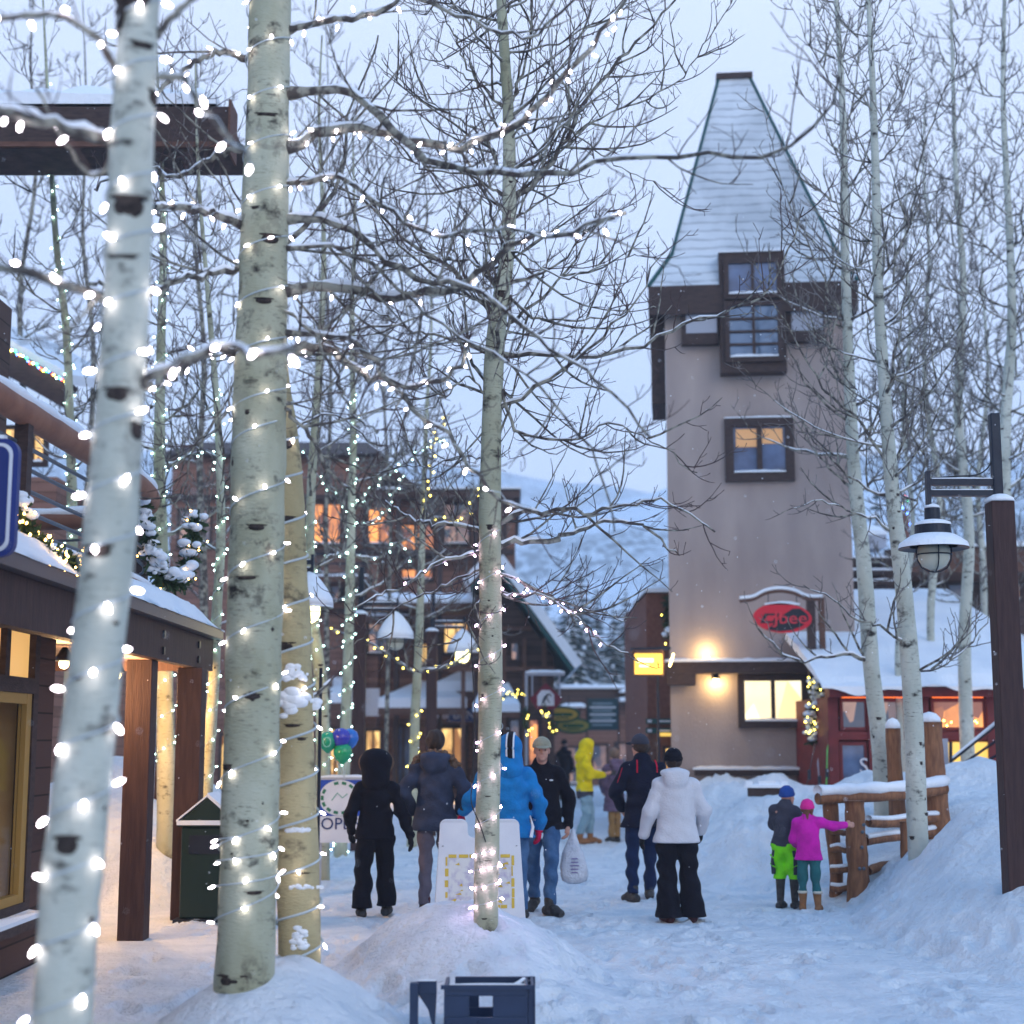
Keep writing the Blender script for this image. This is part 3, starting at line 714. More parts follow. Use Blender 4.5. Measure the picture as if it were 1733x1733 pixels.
def window(root, x0, x1, y0, y1, d, pane, frame='dark_wood', fw=.10, out_=.05, mull=0, trans=0, sill=True, T=None, name='window', glow=None, label=None, snow=True):
    """frame (with mullions), pane and snowy sill, spanning a rectangle of the view at distance d (or local metres when T is given)"""
    f = MB(); g_ = MB(); s = MB()
    if T is not None: f.T = T; g_.T = T; s.T = T; X0, X1, Z0, Z1 = x0, x1, y0, y1
    else:
        Z1, Z0 = ZP(y0, d), ZP(y1, d); zm = (Z0 + Z1) / 2; X0, X1 = GX(x0, d, zm), GX(x1, d, zm)
    f.bb(X0, X0 + fw, d - out_, d + .05, Z0, Z1); f.bb(X1 - fw, X1, d - out_, d + .05, Z0, Z1)
    f.bb(X0 + fw, X1 - fw, d - out_ - .004, d + .05, Z1 - fw, Z1); f.bb(X0 + fw, X1 - fw, d - out_ - .004, d + .05, Z0, Z0 + fw)
    for i in range(mull): xx = X0 + fw + (X1 - X0 - 2 * fw) * (i + 1) / (mull + 1); f.bb(xx - fw * .3, xx + fw * .3, d - out_ + .01, d + .04, Z0 + fw, Z1 - fw)
    for i in range(trans): zz = Z0 + fw + (Z1 - Z0 - 2 * fw) * (i + 1) / (trans + 1); f.bb(X0 + fw, X1 - fw, d - out_ + .014, d + .038, zz - fw * .25, zz + fw * .25)
    fo = f.build(name, M[frame], root)
    if label: fo['label'] = label
    g_.bb(X0 + fw * .9, X1 - fw * .9, d - .012, d + .012, Z0 + fw * .9, Z1 - fw * .9); sub(g_, 'pane', M[pane] if isinstance(pane, str) else pane, fo)
    if sill and snow: snowcap(s, X0 + fw, X1 - fw, d - out_ - .03, d - .015, Z0 + fw + .001, .05, rgb, 0); sub(s, 'sill_snow', M['snow'], fo)
    return fo

# ---------------------------------------------------------------- the tower
def tower():
    D = 28.0; X0 = GX(1134, D, 3.0)
    root = thing('stucco_tower', 'tall pinkish stucco tower with steep snowy spire roof and dark framed windows', 'tower', (X0, D, 0), -math.atan2(X0, D))
    T = root.matrix_basis.copy(); W_ = 3.32; DP = 3.3
    def lx(px): return (px - 1134) / 1000 * 10.78 * .998
    z = lambda py: ZP(py, D)
    def mk(): m = MB(); m.T = T; return m
    ze = z(512)
    m = mk(); m.bb(0, W_, 0, DP, -.5, ze); m.build('wall', M['stucco'], root)
    # roof with a flared foot
    m = mk(); ov = .30; zt = ZP(142, D + 1.65); rx0, rx1 = lx(1235) * 1.06, lx(1290) * 1.06 
    lv = [(-ov, W_ + .22, -ov, DP + ov, z(492)), (.16, W_ - .12, .14, DP - .14, z(425)), (rx0, rx1, DP / 2 - .12, DP / 2 + .12, zt)]
    vs = []
    for a, b, c, e, zz in lv: vs += [(a, c, zz), (b, c, zz), (b, e, zz), (a, e, zz)]
    fs = [(0, 3, 2, 1), (8, 9, 10, 11)]
    for i in (0, 4): fs += [(i + j, i + (j + 1) % 4, i + 4 + (j + 1) % 4, i + 4 + j) for j in range(4)]
    m.add(vs, fs); rf = m.build('roof', M['shingle'], root)
    m = mk(); V = [Vector(p) for p in vs]
    for j in (0, 1, 3): m.beam(T @ V[j] if False else V[j], V[j + 4], .07, .06); m.beam(V[j + 4], V[j + 8], .05, .05)
    sub(m, 'hip_trim', M['green_metal'], rf)
    m = mk(); m.bb(rx0 - .05, rx1 + .05, DP / 2 - .18, DP / 2 + .18, zt - .02, zt + .10); sub(m, 'ridge_cap', M['dark_wood'], rf)
    m = mk(); m.bb(-ov, W_ + .22, -ov - .02, -ov + .05, z(540), z(492) - .003); m.bb(-ov, -ov + .06, -ov + .05, DP + ov, z(535), z(492) - .003); m.bb(W_ + .16, W_ + .22, -ov + .05, DP + ov, z(540), z(492) - .003)
    m.bb(-ov + .06, W_ + .16, -ov + .05, DP + ov, z(512) + .003, z(506)); m.build('eave_fascia', M['dark_wood'], root)
    m = mk(); m.bb(-.27, -.004, .3, 1.9, z(676), z(512) - .01); m.build('side_bay', M['dark_wood'], root)
    # projecting bay with the upper window
    m = mk(); y0, y1 = -.42, -.33
    m.bb(lx(1228), lx(1340), -.33, 1.2, z(640), z(440)); m.build('window_bay', M['dark_wood'], root)
    window(root, lx(1236), lx(1334), z(519), z(452), -.34, 'g_blue', 'dark_wood', .09, .06, 1, 0, T=T)
    window(root, lx(1236), lx(1334), z(624), z(523), -.34, 'g_sky', 'dark_wood', .09, .06, 1, 3, T=T)
    m = mk(); snowcap(m, lx(1230), lx(1338), -.33, .1, z(440) + .002, .05, rgb); m.build('bay_snow', M['snow'], root)
    for a, b in ((1162, 1226), (1342, 1406)):
        m = mk(); m.bb(lx(a), lx(b), -.20, -.004, z(588), z(513)); bx = m.build('corner_bay', M['dark_wood'], root)
        m = mk(); m.bb(lx(a) + .09, lx(b) - .03, -.215, -.203, z(570), z(520)); sub(m, 'panel', M['panel'], bx)
    window(root, lx(1233), lx(1350), z(818), z(712), -.03, 'g_blue', 'dark_wood', .16, .08, 1, 0, T=T)
    m = mk(); m.bb(lx(1252), lx(1288), -.060, -.048, z(760), z(730)); m.bb(lx(1295), lx(1331), -.060, -.048, z(755), z(730)); m.build('blind', mat('lit blind', (.5, .3, .15), .7, emit=(1, .5, .2), estr=.2), root)
    m = mk(); snowcap(m, lx(1233), lx(1350), -.11, -.03, z(712) + .001, .04, rgb, 0); m.build('window_head_snow', M['snow'], root)
    # ground floor: beam with snow, lit window, ledge
    m = mk(); m.bb(lx(1128), lx(1400), -.36, -.004, z(1141), z(1122)); m.bb(lx(1128), lx(1176), -.355, -.003, z(1160), z(1141) - .002); m.build('canopy_beam', M['dark_wood'], root)
    m = mk(); snowcap(m, lx(1128), lx(1400), -.38, -.004, z(1122) + .002, .07, rgb); m.build('canopy_snow', M['snow'], root)
    window(root, lx(1246), lx(1362), z(1232), z(1141) - .01, -.04, 'g_bright', 'dark_wood', .12, .10, 1, 0, T=T)
    m = mk(); m.bb(lx(1172), lx(1362), -.20, -.004, z(1312), z(1302)); m.build('ledge', M['dark_wood'], root)
    m = mk(); snowcap(m, lx(1172), lx(1362), -.22, -.004, z(1302) + .002, .06, rgb); m.build('ledge_snow', M['snow'], root)
    for px_, py_ in ((1210, 1146), (1195, 1116)):
        up = py_ < 1120
        b_ = MB(); b_.T = T; zc = z(py_); b_.lathe([(.03, .08), (.05, .02), (.09, -.03), (.09, -.04)] if not up else [(.06, -.05), (.08, 0), (.03, .02)], (lx(px_), -.14, zc), 12); lo_ = b_.build('wall_lamp', M['metal_dark'], root, smooth=True)
        g_ = MB(); g_.T = T; g_.ell((lx(px_), -.14, zc + (.03 if up else -.05)), (.05, .05, .035), 10, 6); sub(g_, 'lamp_bulb', M['lamp_on'], lo_)
        p = T @ Vector((lx(px_), -.16, zc + (.12 if up else -.10))); point('wall_lamp_light', p, 16 if not up else 9, (1, .66, .25), .05)
tower()

# oval sign on its post beside the tower
def oval_sign():
    D = 26.4
    root = thing('hanging_sign', 'red and black oval sign under an arched snowy bracket on a dark post', 'sign', (GX(1378, D), D, HZ(GX(1378, D), D)))
    m = MB(); pxb(m, 1371, 1384, 1010, 1345, D, .14); m.build('post', M['dark_wood'], root)
    m = MB(); pxb(m, 1391, 1400, 1012, 1340, D - .02, .1); pxb(m, 1384.5, 1390.5, 1055, 1058, D, .05); m.build('drainpipe', M['brown_wood'], root)
    m = MB(); ar = [P(a, b, D) for a, b in ((1252, 1017), (1275, 1014), (1295, 1004), (1320, 1000), (1345, 1004), (1365, 1013), (1392, 1014))]
    m.tube(resample(ar, 24), .035, 6); br_ = m.build('bracket', M['brown_wood'], root, smooth=True)
    m = MB(); m.tube([p + Vector((0, 0, .05)) for p in resample(ar, 24)], .035, 6); sub(m, 'bracket_snow', M['snow'], br_, smooth=True)
    m = MB(); [m.tube([P(a, 1004, D), P(a, 1028, D)], .008, 5) for a in (1300, 1348)]; m.build('chain', M['metal_dark'], root)
    c = P(1324, 1046, D); rx, rz = .50, .255
    def oval(sx, sz, y0, y1): return [(c.x + rx * sx * math.cos(t), c.z + rz * sz * math.sin(t) - .02 * math.cos(t)) for t in [i * 6.283 / 40 for i in range(40)]]
    m = MB(); m.prism(oval(1, 1, 0, 0), D - .04, D + .04); b = m.build('board', mat('sign red', (.60, .01, .03), .5), root)
    m = MB(); k = mat('sign black', (.008, .01, .02), .5); pl = [(c.x + rx * a, c.z + rz * b_) for a, b_ in ((-.55, -.80), (-.15, -.1), (.05, .25), (.35, .62), (.62, .62), (.86, .22), (.90, -.1), (.66, -.55), (.3, -.82), (-.1, -.90))]
    m.prism(pl, D - .046, D - .041); pl2 = [(c.x + rx * a, c.z + rz * b_) for a, b_ in ((-.62, .30), (-.10, .30), (-.28, -.35), (-.78, -.35))]; m.prism(pl2, D - .046, D - .041); sub(m, 'black_field', k, b)
    m = MB(); m.prism([(c.x + rx * a, c.z + rz * b_) for a, b_ in ((-.52, .16), (-.22, .16), (-.36, -.22), (-.66, -.22))], D - .052, D - .047); sub(m, 'red_mark', mat('sign red mark', (.62, .02, .04), .5), b)
    T = Matrix.Translation((c.x + .13, D - .055, c.z - .01)) @ FACE
    t = text_obj('Jbee', .34, T, mat('sign letter red', (.65, .03, .05), .5), root, extrude=.003, font_scale=(1.0, .85)); t.parent = b
    m = MB(); snowcap(m, c.x - .3, c.x + .3, D - .04, D + .04, c.z + rz * .90, .06, rgb, 0); m.build('snow', M['snow'], root)
oval_sign()
# backlit sign on the brick pillar left of the tower
def lit_sign():
    D = 27.0
    root = thing('lit_sign', 'glowing yellow box sign hanging beside the tower', 'sign', P(1098, 1150, D))
    m = MB(); pxb(m, 1071, 1124, 1100, 1144, D, .16); b = m.build('sign_box', M['brown_wood'], root)
    m = MB(); pxb(m, 1074, 1121, 1106, 1141, D - .006, .004); sub(m, 'lit_face', M['sign_yellow'], b)
    m = MB(); pxb(m, 1078, 1106, 1114, 1121, D - .012, .004); pxb(m, 1082, 1098, 1125, 1129, D - .012, .004); sub(m, 'lettering', mat('bright lettering', (1, .9, .4), .5, emit=(1, .9, .4), estr=2.2), b)
    m = MB(); m.beam(P(1068, 1099, D + .08), P(1134, 1097, D + .3), .06, .06); b2 = m.build('bracket', M['metal_dark'], root)
    m = MB(); m.tube([P(1133, 1128, D), P(1137, 1115, D), P(1140, 1106, D)], .02, 6); m.build('lamp_tube', M['lamp_glow'], root, smooth=True)
    point('sign_light', P(1140, 1122, D - .1), 10, (1, .6, .15), .06)
lit_sign()
def pillar():
    D = 30.5
    root = thing('brick_building', 'narrow red brown brick building end squeezed in left of the tower', 'building', (GX(1118, D), D, 0))
    M['brick'] = mat('red brown brick', (.20, .085, .06), .85, (.15, .06, .045), 12, bump=.5, bscale=60)
    m = MB(); pxb(m, 1096, 1150, 1003, 1420, D, 6); m.build('wall', M['brick'], root)
    m = MB(); snowcap(m, GX(1092, D, 5), GX(1152, D, 5), D - .1, D + 3, ZP(1003, D) + .002, .16, rgb); m.build('roof_snow', M['snow'], root)
    m = MB(); pxb(m, 1100, 1114, 1240, 1340, D - .03, .02)
    m.cur = 0; m.build('drain_panel', M['brown_wood'], root)
    for y_, mm in ((1216, 'green_metal'), (1232, 'green_metal')):
        m = MB(); pxb(m, 1093, 1142, y_, y_ + 9, D - .12, .05); s = m.build('sign_board', M[mm], root); m = MB(); pxb(m, 1096, 1103, y_ + 2, y_ + 7, D - .13, .008); pxb(m, 1112, 1134, y_ + 3, y_ + 6, D - .13, .008); sub(m, 'lettering', M['white_paint'], s)
    window(root, 1122, 1146, 1262, 1330, D - .02, 'g_warm', 'dark_wood', .06, .05)
    m = MB(); pxb(m, 1117, 1142, 1240, 1246, D - .2, .1); m.build('lit_strip', M['g_yellow'], root)
pillar()
def post_thin(px, y0, y1, D, w_, m_, label, cat='post', name='post'):
    m = MB(); pxb(m, px - w_ / 2, px + w_ / 2, y0, y1, D, .06 * D / 20); return tag(m.build(name, M[m_], None), label, cat)
post_thin(1115, 1140, 1400, 27.6, 4, 'metal_dark', 'thin dark post under the glowing yellow sign')
post_thin(538, 1130, 1672, 10.6, 5, 'metal_dark', 'thin dark purple pole hugging the right side of the ochre trunk', 'pole', 'pole')['label'] = 'thin dark pole hugging the right side of the ochre trunk'

# wreaths / garlands
M['garland'] = mat('fir garland', (.02, .045, .02), .9, (.04, .07, .03), 20)
def garland(label, path, r, n, seed, lights='warm', nl=20, snow=.5, name='garland'):
    rg = random.Random(seed); q = resample(path, n); c = sum(q, Vector()) / len(q)
    root = thing(name, label, 'garland', c); m = MB(); s = MB()
    for p in q:
        for _ in range(26):
            d = Vector((rg.gauss(0, 1), rg.gauss(0, 1), rg.gauss(0, 1))).normalized(); e = p + d * r * rg.uniform(.5, 1.15); t = Vector((rg.gauss(0, 1), rg.gauss(0, 1), rg.gauss(0, 1))).normalized() * r * .16
            m.add([p + t, p - t, e - t * .5, e + t * .5], [(0, 1, 2, 3)])
        if rg.random() < snow:
            for _ in range(5): rs_ = r * rg.uniform(.16, .42); s.ell(p + Vector((rg.gauss(0, r * .35), rg.gauss(0, r * .3) - r * .25, r * rg.uniform(.25, .7))), (rs_ * rg.uniform(.9, 1.5), rs_, rs_ * rg.uniform(.6, .95)), 8, 6)
    m.build('greenery', M['garland'], root); 
    if s.n: s.build('snow_cover', M['snow'], root, smooth=True)
    for i in range(nl):
        p = rg.choice(q); d = Vector((rg.gauss(0, 1), -abs(rg.gauss(.7, .5)), rg.gauss(0, 1))).normalized(); b = bulb_at(root, p + d * r * 1.05, lights, rg)
    return root
garland('snowy garland with tiny lights hanging between the tower and the red building', [P(1382, 1152, 25.9), P(1378, 1185, 25.9), P(1372, 1220, 25.9), P(1376, 1256, 25.9)], .15, 12, 5, 'yellow', 26, .9)
garland('dark wreath on the brick wall left of the tower', [P(1132, 1015, 29.9), P(1128, 1045, 29.9), P(1132, 1078, 29.9)], .16, 8, 6, 'yellow', 4, .3, 'wreath')

# ---------------------------------------------------------------- red cafe on the right
def red_cafe():
    D = 25.0; xr = 1790
    root = thing('red_cafe', 'red timber cafe with orange lit windows under a deep snow roof', 'building', (GX(1560, D), D, .6))
    X0, X1 = GX(1400, D, 2), GX(xr, D, 2); ze = ZP(1180, D)
    m = MB(); m.bb(X0, X1, D + .10, D + 5.5, 0, ze); m.build('wall', M['red_wood'], root)
    m = MB(); pxb(m, 1398, xr, 1162, 1180, D, .12, .25); m.build('fascia', M['red_wood'], root)
    m = MB(); pxb(m, 1400, xr, 1238, 1252, D, .1, .04)
    for a in (1402, 1470, 1556, 1672): pxb(m, a, a + 17, 1180, 1400, D, .1, .07)
    m.build('wall_trim', M['red_wood'], root)
    for (a, b, c, d_, mm, fr) in ((1421, 1468, 1183, 1236, 'g_dim', 'red_wood'), (1489, 1554, 1183, 1236, 'g_dim', 'red_wood'), (1575, 1668, 1183, 1236, 'g_orange', 'red_wood'), (1691, 1760, 1183, 1236, 'g_orange', 'red_wood'),
                                 (1421, 1468, 1256, 1345, 'g_blue', 'red_wood'), (1489, 1554, 1256, 1345, 'g_blue', 'red_wood')):
        window(root, a, b, c, d_, D + .02, mm, fr, .05, .03, 0, 0, sill=False)
    for a, b in ((1425, 1556), (1578, 1664)):
        m = MB(); pxb(m, a, b, 1176.5, 1181, D - .12, .04); m.build('heater_strip', mat('glowing orange strip', (1, .3, .1), .5, emit=(1, .16, .02), estr=1.6), root)
    m = MB(); pxb(m, 1606, 1692, 1256, 1318, D - .02, .04); m.build('lit_panel', M['g_yellow'], root)
    T = Matrix.Translation(P(1462, 1297, D - .06)) @ FACE; text_obj('S', .34, T, M['white_paint'], root)
    # snow roof
    m = MB(); zb = ZP(1160, D); zt = ZP(1008, 31.5)
    nx, ny = 46, 18; vs = []
    for j in range(ny + 1):
        for i in range(nx + 1):
            t = j / ny; x = X0 - .15 + (X1 - X0 + .3) * i / nx; y = D - .42 + (31.5 - D + .42) * t
            zz = zb + (zt - zb) * t + .13 * math.sin(min(1, t * 5) * 1.57) + .035 * float(nz2(np.array(x * 1.5), np.array(y * 1.5))) - (.07 if j == 0 else 0)
            if j == 0: zz += .05 * math.sin(x * 3.1) + .03 * math.sin(x * 7.7)
            vs.append((x, y, zz))
    k = len(vs); 
    for j in range(ny + 1):
        for i in range(nx + 1):
            t = j / ny; vs.append((X0 - .15 + (X1 - X0 + .3) * i / nx, D - .42 + (31.5 - D + .42) * t, zb + (zt - zb) * t - .03))
    Wn = nx + 1; fs = [(j * Wn + i, j * Wn + i + 1, (j + 1) * Wn + i + 1, (j + 1) * Wn + i) for j in range(ny) for i in range(nx)]
    fs += [(k + i, k + i + 1, i + 1, i) for i in range(nx)]
    for j in range(ny): a = j * Wn; fs.append((a, a + Wn, k + a + Wn, k + a)); a += nx; fs.append((a, k + a, k + a + Wn, a + Wn))
    fs.append((k, k + ny * Wn, k + ny * Wn + nx, k + nx))
    m.add(vs, fs); m.build('roof', M['snow'], root, smooth=False)
    rg = random.Random(6)
    for i in range(14):
        b = bulb_at(root, P(rg.uniform(1582, 1660), rg.uniform(1205, 1232), D - .08), 'yellow', rg)
    area('cafe_light', P(1620, 1200, D - .5), 14, (1, .45, .15), 2.0, .5, (0, -1, -.6))
red_cafe()
def brown_lodge_right():
    D = 36.0
    root = thing('timber_lodge', 'dark brown timber building with snowy balcony rails behind the red cafe', 'building', (GX(1560, D), D, 0))
    m = MB(); pxb(m, 1392, 1800, 945, 1500, D, 8); m.build('wall', M['siding_dark'], root)
    m = MB(); pxb(m, 1530, 1800, 925, 968, D - 2.2, 10); r_ = m.build('roof', M['brown_wood'], root)
    m = MB(); snowcap(m, GX(1528, D - 2.2, 6), GX(1800, D - 2.2, 6), D - 2.3, D + 6, ZP(925, D - 2.2) + .002, .22, rgb); m.build('roof_snow', M['snow'], root)
    m = MB(); a, b = P(1505, 1046, D - 3), P(1800, 1108, D - 3); a2, b2 = a + Vector((0, 2.9, .5)), b + Vector((0, 2.9, .5)); m.slab(a, b, b2, a2, .22); m.build('porch_roof', M['brown_wood'], root)
    m = MB(); up = Vector((0, 0, .16)); m.slab(a + up, b + up, b2 + up, a2 + up, .155); m.build('porch_snow', M['snow'], root)
    # balcony on the left
    m = MB(); pxb(m, 1352, 1512, 1000, 1010, D - 2.0, 2.0); m.build('balcony_floor', M['dark_wood'], root)
    m = MB()
    for y_ in (944, 965, 983): pxb(m, 1345, 1520, y_, y_ + 7, D - 2.0, .08)
    for x_ in (1352, 1402, 1450, 1500): pxb(m, x_, x_ + 11, 930, 1030, D - 1.98, .12)
    ra = m.build('balcony_rail', M['dark_wood'], root)
    m = MB()
    for y_ in (944, 965, 983): snowcap(m, GX(1345, D - 2, 5), GX(1520, D - 2, 5), D - 2.01, D - 1.9, ZP(y_, D - 2) + .002, .06, rgb, 0)
    sub(m, 'rail_snow', M['snow'], ra)
    m = MB(); pxb(m, 1466, 1500, 905, 928, D + 1, 1); m.build('vent_box', M['panel'], root); m = MB(); snowcap(m, GX(1464, D + 1, 6), GX(1502, D + 1, 6), D + 1, D + 2, ZP(905, D + 1) + .002, .22, rgb); m.build('vent_snow', M['snow'], root)
    for a, b in ((1425, 1470), (1600, 1640), (1690, 1730)): window(root, a, b, 1012 if a < 1500 else 985, 1050 if a < 1500 else 1020, D - .01, 'g_dim', 'dark_wood', .08, .05)
    D2 = 44
    r2 = thing('brick_chimney', 'brown chimney with coloured lights right of the leaning aspens', 'chimney', (GX(1532, D2), D2, 5)); m = MB(); pxb(m, 1521, 1540, 862, 960, D2, .6); m.build('stack', M['brick'], r2)
    m = MB(); snowcap(m, GX(1519, D2, 7), GX(1542, D2, 7), D2, D2 + .6, ZP(862, D2) + .002, .1, rgb); m.build('snow_cap', M['snow'], r2)
    rg = random.Random(8)
    for px_, py_, k in ((1530, 845, 'blue'), (1524, 850, 'yellow'), (1535, 848, 'green'), (1528, 858, 'blue'), (1537, 868, 'blue'), (1541, 885, 'blue'), (1531, 840, 'red')): 
        b = bulb_at(r2, P(px_, py_, D2 - .1), k, rg); b.scale = (2, 2, 2)
brown_lodge_right()
def stair_rail():
    D = 22.5
    root = thing('stair_railing', 'black metal stair railing with snow on its top bar before the yellow lit panel', 'railing', P(1612, 1310, D))
    m = MB()
    for dy in (0, 32, 62):
        m.tube([P(1608, 1296 + dy * .6 if False else 1290 + dy * .55, D), P(1720, 1200 + dy * .95, D - .3)], .022, 6)
    m.tube([P(1609, 1256, D), P(1609, 1330, D)], .025, 6); m.tube([P(1700, 1215, D - .28), P(1700, 1330, D - .28)], .025, 6); m.build('rails', M['metal_dark'], root)
    m = MB(); m.tube([P(1612, 1283, D), P(1715, 1198, D - .3)], .026, 6); m.build('snow_cover', M['snow'], root)
    m = MB(); pxb(m, 1594, 1606, 1250, 1340, D + .2, .2); m.build('gate_post', M['panel'], root)
stair_rail()
def skis():
    for i, (a, b, c, d_, col, lab) in enumerate([(1362, 1345, 1378, 1265, (.02, .02, .03), 'black ski leaning on the wall under the snowy garland'), (1398, 1340, 1400, 1268, (.10, .55, .12), 'bright green ski upright beside the red cafe corner'),
                                          (1388, 1345, 1384, 1290, (.3, .32, .4), 'grey ski leaning between the black and the green one')]):
        D = 24.6; r = thing('ski', lab, 'ski', P(a, b, D)); m = MB(); p, q = P(a, b, D), P(c, d_, D + .3)
        t = (q - p).normalized(); pts = [p, p.lerp(q, .3), p.lerp(q, .8), q, q + t * .08 + Vector((0, -.05, 0))]
        m.tube(resample(pts, 14), [.042] * 3 + [.034] * 8 + [.042, .03, .012], 8, squash=.25); m.build('blade', mat('ski %d' % i, col, .4), r, smooth=True)
        m = MB(); m.box(p.lerp(q, .42) + Vector((0, -.03, 0)), (.05, .05, .16)); m.build('binding', M['metal_dark'], r, bevel=.008)
skis()
def bench():
    D = 23.2; r = thing('snowy_bench', 'low snow covered bench back poking out of the bank below the tower ledge', 'bench', P(1298, 1345, D))
    m = MB(); pxb(m, 1266, 1330, 1333, 1348, D, .06); m.build('back_slat', M['dark_wood'], r); m = MB()
    x0, x1 = GX(1264, D, 1), GX(1332, D, 1); snowcap(m, x0, x1, D - .02, D + .08, ZP(1333, D) + .002, .07, rgb)
    for px_, w_ in ((1268, 6), (1298, 14), (1328, 6)): pxb(m, px_ - w_, px_ + w_, 1322, 1331, D, .07)
    m.build('snow_cover', M['snow'], r)
bench()

# ---------------------------------------------------------------- lodge in the middle distance
def lodge():
    D = 46.0
    root = thing('timber_lodge', 'big brown timber lodge with orange lit upper windows, centre left distance', 'building', (GX(480, D), D, 0))
    m = MB(); pxb(m, 282, 640, 765, 1420, D, 9); pxb(m, 640, 872, 838, 1420, D + .5, 8); m.build('wall', M['siding'], root)
    # hipped roof of the tall part and the low shoulder
    m = MB(); a = P(262, 768, D - .5); b = P(648, 768, D - .5); c = P(700, 812, D - .3)
    zt = ZP(738, D + 2); m.add([a, b, (b.x + .5, D + 9, b.z), (a.x, D + 9, a.z), (a.x + .6, D + 3, zt), (b.x - .8, D + 3, zt)], [(0, 1, 5, 4), (1, 2, 5), (2, 3, 4, 5), (3, 0, 4), (3, 2, 1, 0)]); m.build('roof', M['siding_dark'], root)
    m = MB(); pxb(m, 625, 880, 828, 842, D - .2, 9); m.slab(P(636, 765, D - .4), P(705, 822, D - .4), P(705, 822, D + 5), P(636, 765, D + 5), .35); m.build('lower_roof', M['siding_dark'], root)
    m = MB(); snowcap(m, GX(640, D, 9), GX(880, D, 9), D - .3, D + 6, ZP(828, D - .2) + .002, .12, rgb); m.build('roof_snow', M['snow'], root)
    m = MB()
    for y_, x0_, x1_ in ((838, 285, 870), (1030, 520, 860), (930, 505, 870)): pxb(m, x0_, x1_, y_, y_ + 9, D, .1, .18)
    for x_ in (505, 585, 612, 668, 740, 800, 850): pxb(m, x_, x_ + 8, 847, 1340, D, .1, .22)
    m.build('beams', M['dark_wood'], root)
    for a, b, c, d_, mm in ((515, 580, 850, 925, 'g_orange'), (620, 664, 855, 925, 'g_orange'), (676, 738, 885, 945, 'g_orange'), (748, 798, 850, 925, 'g_dim'), (808, 848, 885, 940, 'g_orange'), (300, 360, 860, 930, 'g_dim'), (400, 470, 860, 930, 'g_orange'),
                            (676, 736, 960, 985, 'g_orange'), (540, 580, 985, 1020, 'g_dim'), (620, 664, 1050, 1110, 'g_dim'), (748, 796, 1050, 1110, 'g_warm'), (700, 736, 1085, 1130, 'g_warm'), (808, 846, 1040, 1100, 'g_dim')):
        window(root, a, b, c, d_, D - .01 if a < 640 else D + .49, mm, 'dark_wood', .09, .06, 1)
    # balconies with snow
    for (x0, x1, y0, y1, dd) in ((505, 620, 935, 975, 1.6), (640, 815, 995, 1020, 2.4), (620, 690, 1028, 1042, 1.4)):
        m = MB(); pxb(m, x0, x1, y1, y1 + 9, D - dd, dd); m.build('balcony', M['brown_wood'], root)
        m = MB(); snowcap(m, GX(x0, D - dd, 6), GX(x1, D - dd, 6), D - dd, D - .1, ZP(y1, D - dd) + .002, .30 if x0 == 640 else .12, rgb); m.build('balcony_snow', M['snow'], root)
        if x0 != 640:
            m = MB()
            for y_ in np.linspace(y0, y1 - 6, 3): pxb(m, x0, x1, y_, y_ + 3, D - dd, .06)
            m.build('balcony_rail', M['metal_dark'], root)
    # shop fronts
    for (x0, x1, yt, dd) in ((640, 790, 1178, 2.2), (740, 880, 1150, 1.4), (535, 600, 1170, 2.6)):
        m = MB(); a, b = P(x0, yt + 20, D - dd), P(x1, yt + 20, D - dd); c = Vector((b.x - .9, D - .2, b.z + .55)); e = Vector((a.x + 1.0, D - .2, a.z + .55)); m.slab(a, b, c, e, .2); m.build('canopy_roof', M['brown_wood'], root)
        m = MB(); u_ = Vector((0, 0, .28)); m.slab(a + u_, b + u_, c + u_, e + u_, .275); m.build('canopy_snow', M['snow'], root)
    for a, b, c, d_, mm in ((615, 648, 1232, 1330, 'g_warm'), (665, 700, 1225, 1335, 'g_blue'), (742, 792, 1228, 1335, 'g_warm'), (800, 846, 1230, 1330, 'g_warm'), (545, 590, 1230, 1330, 'g_warm'), (300, 350, 1240, 1340, 'g_warm'), (370, 420, 1240, 1340, 'g_warm')):
        window(root, a, b, c, d_, D - .02 if a < 640 else D + .48, mm, 'dark_wood', .10, .08, 1, sill=False, name='shop_window')
    m = MB(); pxb(m, 618, 642, 1165, 1212, D - .15, .1); m.build('shutter', M['white_paint'], root)
    area('shop_light', P(760, 1260, D - 1.2), 150, (1, .55, .22), 5, 1.5, (0, -1, -.5))
    s = thing('shop_sign', 'blue shop sign with white lettering above the doors, left of the centre trunk', 'sign', P(785, 1222, D - 1.6)); m = MB(); pxb(m, 757, 822, 1198, 1222, D - 1.6, .12); m.build('board', mat('sign blue', (.012, .045, .17), .5), s)
    text_obj('B & BENNYS', .34, Matrix.Translation(P(786, 1210, D - 1.63)) @ FACE, M['white_paint'], s)
lodge()
